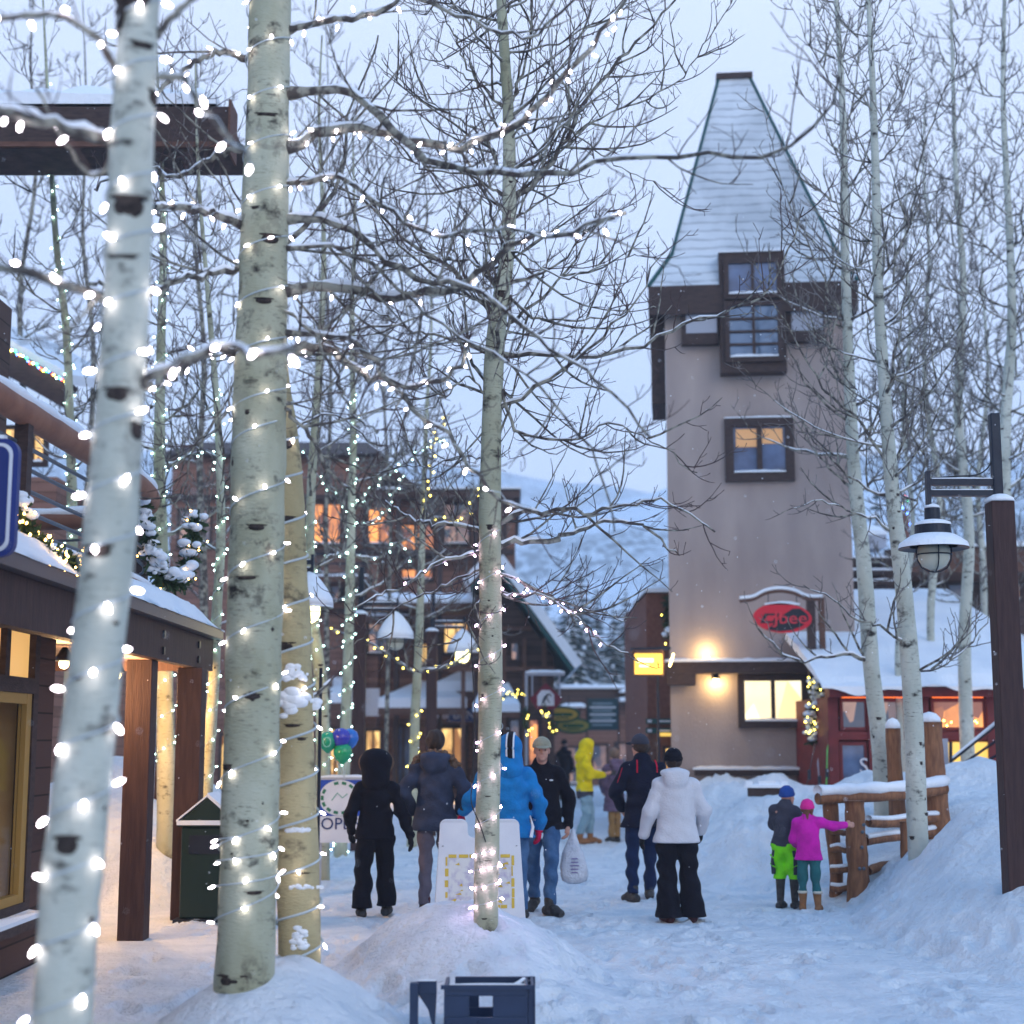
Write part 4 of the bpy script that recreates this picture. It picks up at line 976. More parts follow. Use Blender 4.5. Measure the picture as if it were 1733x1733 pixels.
def chalet():
    D = 40.0
    root = thing('chalet', 'dark gabled chalet, steep snow edged roof slanting down right of the centre trunk', 'building', (GX(840, D), D, 0))
    zr, zl = ZP(948, D), ZP(1132, D); xr, x1 = GX(838, D, 7), GX(972, D, 4); x0 = 2 * xr - x1
    m = MB(); m.prism([(GX(800, D, 7), -.3), (x1 - .5, -.3), (x1 - .5, zl + .35), (xr, zr - .3), (GX(800, D, 7), ZP(990, D) - .3)], D + 1.0, D + 9); m.build('wall', M['siding_dark'], root)
    xL = GX(795, D, 7); zL = ZP(990, D)
    for s, xe, zl in ((1, x1, zl), (-1, xL, zL)):
        m = MB(); n_ = Vector((s * (zr - zl), 0, xe * s - xr * s)).normalized()
        A = [Vector((xr, D, zr)), Vector((xe, D, zl)), Vector((xe, D + 9, zl)), Vector((xr, D + 9, zr))]; m.add(A + [p - n_ * .10 for p in A], [(0, 1, 2, 3), (7, 6, 5, 4), (0, 4, 5, 1), (1, 5, 6, 2), (2, 6, 7, 3), (3, 7, 4, 0)]); m.build('roof', M['green_metal'], root)
        m = MB(); B_ = [p + n_ * .02 for p in A]; C_ = [p + n_ * .26 for p in A]; m.add(C_ + B_, [(0, 1, 2, 3), (7, 6, 5, 4), (0, 4, 5, 1), (1, 5, 6, 2), (2, 6, 7, 3), (3, 7, 4, 0)]); m.build('roof_snow', M['snow'], root)
    m = MB()
    for x_ in (780, 812, 850, 884, 918): pxb(m, x_, x_ + 7, 1080, 1345, D + .85, .12)
    pxb(m, 760, 940, 1128, 1136, D + .8, .2); pxb(m, 790, 900, 1060, 1067, D + .8, .2); m.build('beams', M['brown_wood'], root)
    for a, b, c, d_, mm in ((822, 846, 1230, 1330, 'g_warm'), (860, 882, 1215, 1300, 'g_dim'), (892, 914, 1215, 1300, 'g_orange'), (862, 880, 1085, 1120, 'g_dim')): window(root, a, b, c, d_, D + .98, mm, 'dark_wood', .07, .05, sill=False)
    m = MB(); a, b = P(800, 1205, D - .3), P(880, 1205, D - .3); c_, e_ = b + Vector((-.3, 1.2, .6)), a + Vector((.3, 1.2, .6)); m.slab(a, b, c_, e_, .14); u_ = Vector((0, 0, .20)); m.build('porch_roof', M['brown_wood'], root)
    m = MB(); m.slab(a + u_, b + u_, c_ + u_, e_ + u_, .195); m.build('porch_snow', M['snow'], root)
chalet()
def far_shop():
    D = 60.0
    root = thing('far_shop', 'low brown shop row with layered snowy roofs at the end of the walkway', 'building', (GX(1030, D), D, 0))
    m = MB(); pxb(m, 930, 1110, 1190, 1420, D, 8); m.build('wall', M['siding'], root)
    m = MB(); pxb(m, 925, 1115, 1165, 1192, D - .6, 9); m.build('roof', M['siding_dark'], root)
    m = MB()
    for a, b, y_, dd in ((950, 1115, 1165, .7), (950, 992, 1197, 1.6), (1042, 1112, 1187, 1.2), (1050, 1105, 1172, 1.0)): snowcap(m, GX(a, D - dd, 4), GX(b, D - dd, 4), D - dd, D + 1, ZP(y_, D - dd), .16, rgb)
    m.build('roof_snow', M['snow'], root)
    for a, b, c, d_ in ((1000, 1030, 1258, 1310), (1040, 1075, 1255, 1320), (955, 990, 1262, 1330)): window(root, a, b, c, d_, D - .02, 'g_dim', 'dark_wood', .1, .06)
    D1 = 50
    s = thing('directory_sign', 'dark green directory board with five snow edged rows above the yellow jacket', 'sign', P(1020, 1235, D1)); m = MB(); pxb(m, 994, 1046, 1182, 1236, D1, .15); m.build('board', mat('sign frame green', (.02, .06, .075), .6), s)
    m = MB(); [pxb(m, 998, 1042, y_, y_ + 2.2, D1 - .05, .04) for y_ in (1196, 1208, 1219)]; m.build('row_snow', M['snow'], s)
    m = MB(); [pxb(m, 1002, 1036, y_, y_ + 3.5, D1 - .03, .02) for y_ in (1189, 1201, 1213, 1225)]; m.build('lettering', mat('dull lettering', (.2, .28, .32), .7), s)
    m = MB(); [pxb(m, x_, x_ + 3, 1180, 1350, D1, .1) for x_ in (992, 1046)]; m.build('posts', M['dark_wood'], s)
    for (px_, py_, rx, rz, col, lab, dd) in ((951, 1209, .52, .24, (.50, .33, .05), 'upper oval yellow and green shop sign near the small lights', 44), (970, 1228, .52, .24, (.30, .26, .06), 'lower oval green and yellow shop sign near the small lights', 45)):
        s = thing('shop_sign', lab, 'sign', P(px_, py_ + 14, dd)); c = P(px_, py_, dd)
        def el(a, b_): return [(c.x + a * math.cos(t), c.z + b_ * math.sin(t)) for t in [i * 6.283 / 28 for i in range(28)]]
        m = MB(); m.prism(el(rx, rz), dd, dd + .08); b = m.build('board', mat('sign green', (.02, .09, .05), .5), s); m = MB(); m.prism(el(rx * .86, rz * .72), dd - .01, dd - .002); sub(m, 'face', mat('sign yellow', col, .5), b)
        m = MB(); m.bb(c.x - .3, c.x + .3, dd - .016, dd - .012, c.z - .05, c.z + .04); m.bb(c.x - .18, c.x + .2, dd - .016, dd - .012, c.z - .12, c.z - .08); sub(m, 'lettering', mat('sign lettering green', (.02, .10, .04), .5), b)
        m = MB(); m.tube([(c.x - .2, dd + .04, c.z + rz), (c.x - .2, dd + .04, c.z + rz + .3)], .015, 5); m.tube([(c.x + .2, dd + .04, c.z + rz), (c.x + .2, dd + .04, c.z + rz + .3)], .015, 5); m.build('hangers', M['metal_dark'], s)
    dd = 34
    s = thing('hanging_sign', 'dark red diamond shaped sign with a white panel hanging from a snowy frame', 'sign', P(924, 1220, dd)); c = P(924, 1182, dd)
    m = MB(); m.prism([(c.x - .36, c.z), (c.x - .12, c.z + .22), (c.x, c.z + .34), (c.x + .12, c.z + .22), (c.x + .36, c.z), (c.x + .2, c.z - .24), (c.x - .2, c.z - .24)], dd, dd + .07); b = m.build('board', mat('sign dark red', (.16, .012, .03), .5), s)
    m = MB(); m.prism([(c.x - .19, c.z - .16), (c.x + .18, c.z - .16), (c.x + .18, c.z + .08), (c.x + .08, c.z + .18), (c.x - .10, c.z + .18), (c.x - .19, c.z + .06)], dd - .01, dd - .002); sub(m, 'white_panel', M['white_paint'], b)
    m = MB(); m.tube(resample([(c.x - .08, dd - .02, c.z - .12), (c.x - .02, dd - .02, c.z + .02), (c.x + .07, dd - .02, c.z + .10), (c.x + .12, dd - .02, c.z + .04)], 10), [.012, .02, .03, .03, .035, .03, .02, .02, .015, .01], 6); m.tube([(c.x + .01, dd - .02, c.z + .02), (c.x + .08, dd - .02, c.z - .10)], .012, 5); sub(m, 'emblem', M['metal_dark'], b)
    m = MB(); m.bb(c.x - .42, c.x + .42, dd + .02, dd + .08, c.z + .50, c.z + .56); m.tube([(c.x - .3, dd + .05, c.z + .5), (c.x - .3, dd + .05, c.z + .05)], .02, 6); m.tube([(c.x + .3, dd + .05, c.z + .5), (c.x + .3, dd + .05, c.z + .05)], .02, 6)
    m.bb(c.x - .46, c.x - .40, dd + .02, dd + .08, 0, c.z + .6); m.build('frame', M['panel'], s)
    m = MB(); snowcap(m, c.x - .44, c.x + .42, dd + .01, dd + .09, c.z + .601 if False else c.z + .562, .06, rgb, 0); m.build('snow', M['snow'], s)
    garland('lime green lit hanging basket left of the cap wearer', [P(889, 1203, 33), P(889, 1218, 33), P(890, 1232, 33)], .13, 5, 9, 'yellow', 5, 0, 'flower_basket')['category'] = 'basket'
    garland('greenery with amber lights beside the oval shop signs', [P(922, 1198, 33), P(925, 1212, 33), P(936, 1226, 33), P(936, 1240, 33)], .10, 6, 10, 'yellow', 9, .1)
    garland('greenery with amber lights on the chalet porch roof', [P(850, 1180, 35), P(870, 1174, 35), P(884, 1172, 35)], .08, 6, 12, 'yellow', 10, .5)
far_shop()
# ============================================================ people: smooth implicit bodies
def sdf_mesh(prims, res, k=.02, clip=None, fold=0.0, seed=0, fscale=(14, 14, 26)):
    """prims: ('cap', a, b, ra, rb, flat) | ('ell', c, (rx,ry,rz), yaw) | ('cut', c, r) ; clip: function(X,Y,Z) -> field that must be < 0"""
    lo = np.full(3, 1e9); hi = -lo
    bbs = []
    for p in prims:
        if p[0] == 'cap': a, b = np.array(p[1]), np.array(p[2]); r = max(p[3], p[4]); l, h = np.minimum(a, b) - r, np.maximum(a, b) + r
        else: c = np.array(p[1]); r = np.array(p[2]) if p[0] == 'ell' else np.full(3, p[2]); r = np.full(3, r.max()) if p[0] == 'ell' and len(p) > 3 and p[3] else r; l, h = c - r, c + r
        bbs.append((l, h))
        if p[0] != 'cut': lo = np.minimum(lo, l); hi = np.maximum(hi, h)
    lo -= 3 * res + k; hi += 3 * res + k
    n = np.ceil((hi - lo) / res).astype(int) + 1
    ax = [lo[i] + np.arange(n[i]) * res for i in range(3)]
    Fd = np.full(n, .3, np.float32)
    for p, (l, h) in zip(prims, bbs):
        pad = k + 2.5 * res + .01
        i0 = np.clip(((l - pad - lo) / res).astype(int), 0, n - 1); i1 = np.clip(((h + pad - lo) / res).astype(int) + 2, 1, n)
        sl = tuple(slice(a, b) for a, b in zip(i0, i1))
        X, Y, Z = np.meshgrid(ax[0][sl[0]], ax[1][sl[1]], ax[2][sl[2]], indexing='ij')
        if p[0] == 'cap':
            a, b = np.array(p[1], float), np.array(p[2], float); fl = p[5] if len(p) > 5 else 1.0
            dx, dy, dz = X - a[0], (Y - a[1]), Z - a[2]; ba = b - a; L2 = (ba ** 2).sum() + 1e-12
            t = np.clip((dx * ba[0] + dy * ba[1] + dz * ba[2]) / L2, 0, 1)
            ex, ey, ez = dx - ba[0] * t, (dy - ba[1] * t) / fl, dz - ba[2] * t
            d = (np.sqrt(ex * ex + ey * ey + ez * ez) - (p[3] + (p[4] - p[3]) * t)) * min(1, fl ** .5)
        elif p[0] == 'ell':
            rx, ry, rz = p[2]; x, y, z = X - p[1][0], Y - p[1][1], Z - p[1][2]
            if len(p) > 3 and p[3]:
                c_, s_ = math.cos(p[3]), math.sin(p[3]); y, z = y * c_ + z * s_, -y * s_ + z * c_
            k0 = np.sqrt((x / rx) ** 2 + (y / ry) ** 2 + (z / rz) ** 2); k1 = np.sqrt((x / rx ** 2) ** 2 + (y / ry ** 2) ** 2 + (z / rz ** 2) ** 2) + 1e-9
            d = k0 * (k0 - 1) / k1
        else:
            r = p[2]; d = np.sqrt((X - p[1][0]) ** 2 + (Y - p[1][1]) ** 2 + (Z - p[1][2]) ** 2) - r
            kk = min(k, .012); f = Fd[sl]; hh = np.clip(.5 - .5 * (f + d) / kk, 0, 1); Fd[sl] = f * (1 - hh) + (-d) * hh + kk * hh * (1 - hh); continue
        f = Fd[sl]; hh = np.clip(.5 + .5 * (f - d) / k, 0, 1)
        Fd[sl] = f * (1 - hh) + d * hh - k * hh * (1 - hh)
    if fold or clip:
        X, Y, Z = np.meshgrid(*ax, indexing='ij')
        if fold:
            rs = np.random.RandomState(seed); g = 0
            for q in range(5):
                sc = rs.uniform(.5, 1.6); g = g + np.sin(X * fscale[0] * sc * rs.choice([-1, 1]) + Y * fscale[1] * sc * rs.uniform(-1, 1) + Z * fscale[2] * sc + rs.uniform(0, 6.28) + 1.6 * np.sin(X * 9 + Z * 5 + q)) / (1 + q * .25)
            Fd = Fd + (fold * .45 * g).astype(np.float32)
        if clip: Fd = np.maximum(Fd, clip(X, Y, Z).astype(np.float32))
    Fd[0] = Fd[-1] = .3; Fd[:, 0] = Fd[:, -1] = .3; Fd[:, :, 0] = Fd[:, :, -1] = .3
    ins = Fd < 0
    cn = [(a, b, c) for a in (0, 1) for b in (0, 1) for c in (0, 1)]
    m = tuple(x - 1 for x in n)
    sub_ = lambda A, a, b, c: A[a:a + m[0], b:b + m[1], c:c + m[2]]
    cnt = sum(sub_(ins, *q).astype(np.int8) for q in cn)
    act = (cnt > 0) & (cnt < 8); ci = np.argwhere(act)
    if len(ci) == 0: return np.zeros((0, 3)), []
    pos = np.zeros((len(ci), 3)); wt = np.zeros(len(ci))
    vals = {q: Fd[ci[:, 0] + q[0], ci[:, 1] + q[1], ci[:, 2] + q[2]] for q in cn}
    for q in cn:
        for a in range(3):
            if q[a] == 0:
                q2 = list(q); q2[a] = 1; q2 = tuple(q2); v0, v1 = vals[q], vals[q2]; s = (v0 < 0) != (v1 < 0)
                t = np.where(s, v0 / (v0 - v1 + 1e-12), 0); pt = np.tile(np.array(q, float), (len(ci), 1)); pt[:, a] = t
                pos += pt * s[:, None]; wt += s
    V = (ci + pos / wt[:, None]) * res + lo
    idx = np.full(m, -1); idx[act] = np.arange(len(ci))
    Fc = []
    for a in range(3):
        b, c = (a + 1) % 3, (a + 2) % 3
        s0 = [slice(1, m[0]), slice(1, m[1]), slice(1, m[2])]; s0[a] = slice(0, m[a]); s1 = list(s0); s1[a] = slice(1, m[a] + 1)
        A, B = ins[tuple(s0)], ins[tuple(s1)]
        for flag, (u, w_) in (((A & ~B), (0, 1)), ((~A & B), (1, 0))):
            e = np.argwhere(flag)
            if len(e) == 0: continue
            e = e + np.array([s.start for s in s0])
            def at(db, dc): f = e.copy(); f[:, b] += db; f[:, c] += dc; return idx[f[:, 0], f[:, 1], f[:, 2]]
            qd = np.stack([at(-1, -1), at(0, -1), at(0, 0), at(-1, 0)], -1)
            if u: qd = qd[:, ::-1]
            Fc.append(qd)
    Fc = np.concatenate(Fc); Fc = Fc[(Fc >= 0).all(1)]
    return V, Fc.tolist()
def sdf_obj(name, prims, res, m, parent, link_local=True, **kw):
    V, Fc = sdf_mesh(prims, res, **kw)
    me = bpy.data.meshes.new(name); me.from_pydata(V.tolist(), [], Fc); me.materials.append(m)
    me.polygons.foreach_set('use_smooth', [True] * len(Fc)); me.update()
    o = bpy.data.objects.new(name, me); COL.objects.link(o); o.parent = parent
    return o

def cloth(name, c, bump=.5, c2=None, scale=60, rough=.8, stretch=(1, 1, 1)):
    return mat(name, c, rough, c2 or tuple(x * .75 for x in c), 9, bump=bump, bscale=scale, sheen=.02, spec=.12, stretch=stretch)
M['skin'] = mat('skin', (.50, .28, .21), .5, (.42, .20, .15), 18, spec=.4)
M['hair_brown'] = mat('brown hair', (.025, .014, .011), .6, (.05, .03, .022), 60, bump=.6)
M['fur'] = mat('brown fur trim', (.11, .065, .045), .95, (.24, .15, .10), 60, bump=1, bscale=90)
M['black_cloth'] = cloth('black cloth', (.006, .006, .013)); M['navy'] = cloth('navy cloth', (.007, .009, .026))
M['sole'] = mat('dark boot', (.02, .018, .02), .6, (.05, .05, .05), 20, bump=.3)
M['glove_black'] = cloth('black glove', (.012, .012, .016)); M['eye'] = mat('eye', (.03, .02, .02), .3)

def hand_prims(wrist, d, side, fwd, size, curl=.5, splay=.05):
    """a palm, four unequal bent fingers and a thumb; d: direction of the hand, fwd: way the palm's thumb side points"""
    d = Vector(d).normalized(); fw = Vector(fwd); fw = (fw - d * fw.dot(d)).normalized(); nrm = d.cross(fw) * side
    w = Vector(wrist); s = size; P_ = []
    palm = w + d * s * .26
    P_.append(('cap', tuple(w), tuple(w + d * s * .1), s * .15, s * .17))
    for i in range(4):
        o = fw * s * (.165 - .11 * i); P_.append(('cap', tuple(w + d * s * .08 + o * .6), tuple(w + d * s * .46 + o), s * .105, s * .092))
    for i, L_ in enumerate((.40, .45, .42, .33)):
        o = fw * s * (.165 - .11 * i); p = w + d * s * .48 + o; dd = d.copy()
        for j, fr in enumerate((.42, .33, .25)):
            ax = nrm; c_ = curl * (.55, .8, .6)[j]; dd = (dd * math.cos(c_) + ax * math.sin(c_)).normalized()
            p2 = p + (dd + fw * splay * (1.5 - i)) * s * L_ * fr; P_.append(('cap', tuple(p), tuple(p2), s * (.080 - .008 * j), s * (.074 - .008 * j))); p = p2
    t0 = w + d * s * .14 + fw * s * .13; t1 = t0 + (d * .55 + fw * .7 + nrm * .25).normalized() * s * .24; t2 = t1 + (d * .9 + fw * .25 + nrm * .3).normalized() * s * .2
    P_ += [('cap', tuple(t0), tuple(t1), s * .10, s * .085), ('cap', tuple(t1), tuple(t2), s * .085, s * .066)]
    return P_

def person(label, H, px, d, heading, pose, look, child=False, z0=None, group=None):
    """pose: joint overrides in fractions of the height; heading 0 walks away from the camera, +y is forward in the body's own frame"""
    x = GX(px, d); z = HZ(x, d) if z0 is None else z0
    h = H
    hd = (.155 if child else .132) * h / 2        # half head height
    J = dict(pel=(0, 0, .53), ch=(0, -.005, .72), nk=(0, 0, .835), head=(0, .012, .935 if not child else .92), headyaw=0.0,
             shL=(-.094, 0, .785), elL=(-.15, -.02, .64), wrL=(-.16, .03, .50), shR=(.094, 0, .785), elR=(.15, -.02, .64), wrR=(.16, .03, .50),
             hipL=(-.052, 0, .51), knL=(-.058, .01, .29), anL=(-.062, -.01, .055), hipR=(.052, 0, .51), knR=(.058, .01, .29), anR=(.062, -.01, .055), toeL=(-.02, .10), toeR=(.02, .10), hdL=None, hdR=None)
    J.update(pose)
    g = lambda k: tuple(c * h for c in J[k])
    sw = look.get('width', 1.0)
    for s in ('L', 'R'):
        q = J['sh' + s]; J['sh' + s] = (q[0] * sw, q[1], q[2])
    root_m = {}
    # ---- the body itself: one continuous surface from head to feet
    hc = Vector(g('head')); hy = J['headyaw']; cy_, sy_ = math.cos(hy), math.sin(hy)
    def hp(x_, y_, z_): return (hc.x + x_ * cy_ - y_ * sy_, hc.y + x_ * sy_ + y_ * cy_, hc.z + z_)
    u = hd
    body = [('ell', hp(0, -.06 * u, .18 * u), (.66 * u, .78 * u, .80 * u)), ('ell', hp(0, .22 * u, -.42 * u), (.50 * u, .52 * u, .56 * u)),
            ('cap', tuple(Vector(g('nk')) - Vector((0, 0, .03 * h))), hp(0, -.05 * u, -.4 * u), .034 * h, .031 * h),
            ('cap', g('pel'), g('ch'), .070 * h, .075 * h, .72), ('cap', g('shL'), g('shR'), .034 * h, .034 * h), ('cap', g('ch'), g('nk'), .07 * h, .032 * h, .75)]
    for s in ('L', 'R'):
        body += [('cap', g('sh' + s), g('el' + s), .028 * h, .021 * h), ('cap', g('el' + s), g('wr' + s), .022 * h, .016 * h),
                 ('cap', g('hip' + s), g('kn' + s), .044 * h, .029 * h), ('cap', g('kn' + s), g('an' + s), .029 * h, .019 * h)]
    wr = {s: (Vector(g('wr' + s)), (Vector(J['hd' + s]).normalized() if J['hd' + s] else (Vector(g('wr' + s)) - Vector(g('el' + s))).normalized())) for s in ('L', 'R')}
    hs = .105 * h if not child else .10 * h
    hands = []
    for s, sd in (('L', 1), ('R', -1)):
        hands.append(hand_prims(wr[s][0], wr[s][1], sd, J.get('fw' + s, (0, 1, 0)), hs, look.get('curl', .5)))
    body += hands[0] + hands[1]
    face = look.get('face', True)
    if face:
        body += [('ell', hp(0, .70 * u, -.10 * u), (.10 * u, .17 * u, .20 * u)), ('ell', hp(0, .80 * u, -.24 * u), (.15 * u, .12 * u, .09 * u)),
                 ('ell', hp(.64 * u, -.02 * u, -.08 * u), (.09 * u, .18 * u, .26 * u)), ('ell', hp(-.64 * u, -.02 * u, -.08 * u), (.09 * u, .18 * u, .26 * u)),
                 ('ell', hp(0, .55 * u, .16 * u), (.42 * u, .14 * u, .08 * u)), ('ell', hp(0, .66 * u, -.50 * u), (.20 * u, .09 * u, .06 * u)), ('ell', hp(0, .58 * u, -.76 * u), (.20 * u, .14 * u, .14 * u)),
                 ('ell', hp(.30 * u, .50 * u, -.22 * u), (.20 * u, .14 * u, .18 * u)), ('ell', hp(-.30 * u, .50 * u, -.22 * u), (.20 * u, .14 * u, .18 * u)),
                 ('cut', hp(.25 * u, .80 * u, .02 * u), .13 * u), ('cut', hp(-.25 * u, .80 * u, .02 * u), .13 * u), ('cut', hp(.07 * u, .79 * u, -.50 * u), .035 * u), ('cut', hp(-.07 * u, .79 * u, -.50 * u), .035 * u), ('cut', hp(0, .80 * u, -.50 * u), .03 * u)]
    V, Fc = sdf_mesh(body, .008, k=.012)
    me = bpy.data.meshes.new('person'); me.from_pydata(V.tolist(), [], Fc); me.materials.append(M['skin'])
    me.polygons.foreach_set('use_smooth', [True] * len(Fc)); me.update()
    o = bpy.data.objects.new('person', me); COL.objects.link(o)
    o.location = (x, d, z - .005); o.rotation_euler = (0, 0, heading)
    tag(o, label, 'person', group)
    if face:
        for s in (-1, 1):
            e = MB(); e.ell(hp(s * .25 * u, .62 * u, .03 * u), (.10 * u, .07 * u, .06 * u), 10, 6); e.build('eye', M['eye'], o, smooth=True, local=True)
    # ---- clothing
    jt = look['jacket']; th = jt.get('thick', 1.0); hem = jt['hem'] * h; kk = .03
    tw = jt.get('torso', 1.0)
    jk = [('cap', (J['pel'][0] * h, J['pel'][1] * h, hem - .02), tuple((Vector(g('pel')) + Vector(g('ch'))) / 2), .098 * h * tw * jt.get('flare', 1.0), .086 * h * tw, .74), ('cap', tuple((Vector(g('pel')) + Vector(g('ch'))) / 2), g('ch'), .086 * h * tw, .092 * h * tw, .74),
          ('cap', g('shL'), g('shR'), .040 * h, .040 * h), ('cap', g('ch'), g('nk'), .080 * h, .046 * h, .8)]
    for s in ('L', 'R'):
        sx = -1 if s == 'L' else 1
        jk += [('cap', tuple(Vector(g('nk')) + Vector((sx * .015 * h, 0, -.012 * h))), g('sh' + s), .036 * h, .038 * h), ('cap', (sx * .050 * h, J['pel'][1] * h, hem - .03), (sx * .040 * h, J['pel'][1] * h, max(.60 * h, hem + .05)), .080 * h * jt.get('flare', 1.0) * (.5 + .5 * tw), .058 * h, .92)]
    for s in ('L', 'R'):
        sl = jt.get('sleeve', .97); w1 = Vector(g('el' + s)).lerp(Vector(g('wr' + s)), sl)
        jk += [('cap', g('sh' + s), g('el' + s), .037 * h * (.4 + .6 * th), .035 * h * th), ('cap', g('el' + s), tuple(w1), .036 * h * th, .029 * h * th)]
    if jt.get('collar', True): jk += [('cap', tuple(Vector(g('nk')) - Vector((0, 0, .02 * h))), tuple(Vector(g('nk')) + Vector((0, -.002 * h, .018 * h))), .048 * h, .044 * h)]
    hood = jt.get('hood')
    if hood == 'down': jk += [('ell', (hc.x, hc.y - .075 * h, .825 * h), (.075 * h, .045 * h, .062 * h)), ('ell', (hc.x, hc.y - .06 * h, .86 * h), (.085 * h, .05 * h, .03 * h))]
    cl = None
    hh_ = hem
    cl = lambda X, Y, Z: (hh_ - Z) * .9
    jo = sdf_obj('jacket', jk, .011, jt['m'], o, k=kk, clip=cl, fold=jt.get('fold', .014), seed=int(px), fscale=jt.get('fscale', (14, 14, 26)))
    if hood == 'up':
        hs_ = jt.get('hs', 1.2)
        hk = [('ell', hp(0, -.12 * u, .14 * u), (.92 * u * hs_ * jt.get('hw', 1), 1.0 * u * hs_, 1.02 * u * hs_ ** .6)), ('cap', hp(0, -.14 * u, -.4 * u), tuple(Vector(g('nk')) + Vector((0, -.01 * h, -.01 * h))), .84 * u * hs_ * jt.get('hw', 1), .085 * h), ('cut', hp(0, 1.12 * u * hs_, -.02 * u), .72 * u * hs_)]
        if jt.get('peak'): hk.insert(2, ('ell', hp(0, .35 * u, .55 * u), (.45 * u, .62 * u, .38 * u)))
        sdf_obj('hood', hk, .009, jt.get('hood_m', jt['m']), o, k=.02, fold=.004, seed=3)
    if jt.get('band'):
        z1, z2, bm = jt['band']
        sdf_obj('jacket_hem', [(q[0], q[1], q[2], q[3] + .006, q[4] + .006) + tuple(q[5:]) for q in jk[:2]] , .011, bm, o, k=kk, clip=lambda X, Y, Z: np.maximum(z1 * h - Z, Z - z2 * h), fold=.004)
    tr = look['trousers']; tt = tr.get('thick', 1.0); tb = tr.get('bottom', .06) * h; cf = tr.get('cuff', 1.0)
    tk = [('cap', g('hipL'), g('hipR'), .060 * h, .060 * h, .95), ('cap', g('pel'), tuple(Vector(g('pel')) + Vector((0, 0, .03 * h))), .070 * h, .070 * h, .75)]
    for s in ('L', 'R'):
        a_ = Vector(g('an' + s)); kn = Vector(g('kn' + s))
        tk += [('cap', g('hip' + s), g('kn' + s), .060 * h * tt, .043 * h * tt), ('cap', g('kn' + s), tuple(a_ + Vector((0, -.01 * h, -.02 * h))), .043 * h * tt, .036 * h * tt * cf)]
    for key, bot in (('trousers', tb),):
        lf = {s: Vector(g('an' + s)) for s in ('L', 'R')}
        sdf_obj('trousers', tk, .010, tr['m'], o, k=.02, clip=lambda X, Y, Z: np.maximum(bot - .055 * h + np.where(X < (lf['L'].x + lf['R'].x) / 2, lf['L'].z, lf['R'].z) - Z, Z - (hem + .025 * h)), fold=tr.get('fold', .013), seed=int(px) + 5)
    bt = look['boots']; bh = bt.get('h', .03)
    for s in ('L', 'R'):
        a_ = Vector(g('an' + s)); kn = Vector(g('kn' + s)); tx, ty = J['toe' + s]; pt = J.get('pitch' + s, 0.0)
        ft = Vector((tx * h, ty * h * math.cos(pt), -ty * h * math.sin(pt)))
        hl = a_ + Vector((-tx * .25 * h, -ty * .32 * h * math.cos(pt), -.028 * h + ty * .3 * h * math.sin(pt)))
        up = (kn - a_).normalized()
        bk = [('cap', tuple(hl), tuple(a_ + ft * .45 + Vector((0, 0, -.022 * h))), .029 * h, .029 * h), ('cap', tuple(a_ + ft * .45 + Vector((0, 0, -.024 * h))), tuple(a_ + ft * .95 + Vector((0, 0, -.034 * h))), .030 * h, .021 * h),
              ('cap', tuple(a_ + Vector((0, 0, -.02 * h))), tuple(a_ + up * bh * h), .027 * h, .033 * h * bt.get('shaft', 1.0))]
        zb = min(hl.z, (a_ + ft).z) - .030 * h
        sdf_obj('boot', bk, .008, bt['m'], o, k=.014, clip=(lambda X, Y, Z: (a_.z - .055 * h) - Z) if abs(pt) < .15 else None)
    gm = look.get('gloves')
    if gm:
        for s, hpz in (('L', hands[0]), ('R', hands[1])):
            w0, d0 = wr[s]
            pr = [(q[0], q[1], q[2], q[3] + .007 * h / 1.8, q[4] + .007 * h / 1.8) for q in hpz] + [('cap', tuple(w0 - d0 * .035 * h), tuple(w0 + d0 * .01 * h), .027 * h, .024 * h)]
            sdf_obj('glove', pr, .006, gm, o, k=.006)
    hr = look.get('hair')
    if hr:
        hz_ = .90 if look.get('hat') else 1.0
        sdf_obj('hair', [('ell', hp(0, -.14 * u, (.26 if hz_ == 1 else .10) * u), (.82 * u * hz_, .88 * u * hz_, .90 * u * hz_)), ('ell', hp(0, -.34 * u, -.10 * u), (.72 * u, .56 * u, .5 * u)), ('cut', hp(0, .95 * u, -.25 * u), .78 * u)] + [('cap', hp(a * u, b * u, c * u), hp(a2 * u, b2 * u, c2 * u), r1 * u, r2 * u) for a, b, c, a2, b2, c2, r1, r2 in look.get('hair_extra', [])], .007, hr, o, k=.015, fold=.006, fscale=(70, 70, 20))
    ht = look.get('hat')
    if ht:
        kind, hm = ht
        if kind == 'beanie':
            sdf_obj('hat', [('ell', hp(0, -.06 * u, .32 * u), (.80 * u, .92 * u, .86 * u))], .007, hm, o, k=.01, clip=lambda X, Y, Z: (hc.z + .10 * u) - Z + .15 * (Y - hc.y), fold=.0015, fscale=(90, 90, 4))
            sdf_obj('hat_cuff', [('ell', hp(0, -.07 * u, .30 * u), (.86 * u, .97 * u, .90 * u))], .007, hm, o, k=.01, clip=lambda X, Y, Z: np.maximum((hc.z + .04 * u) - Z + .15 * (Y - hc.y), Z - .15 * (Y - hc.y) - (hc.z + .36 * u)))
        if kind == 'cap':
            sdf_obj('cap_crown', [('ell', hp(0, -.02 * u, .32 * u), (.84 * u, .94 * u, .90 * u))], .006, hm, o, k=.01, clip=lambda X, Y, Z: (hc.z + .22 * u) - Z)
            bx = Vector(hp(0, .9 * u, .30 * u))
            sdf_obj('cap_visor', [('ell', tuple(bx), (.62 * u, .58 * u, .10 * u), -.22)], .006, hm, o, k=.01)
    return o, hp, u, g
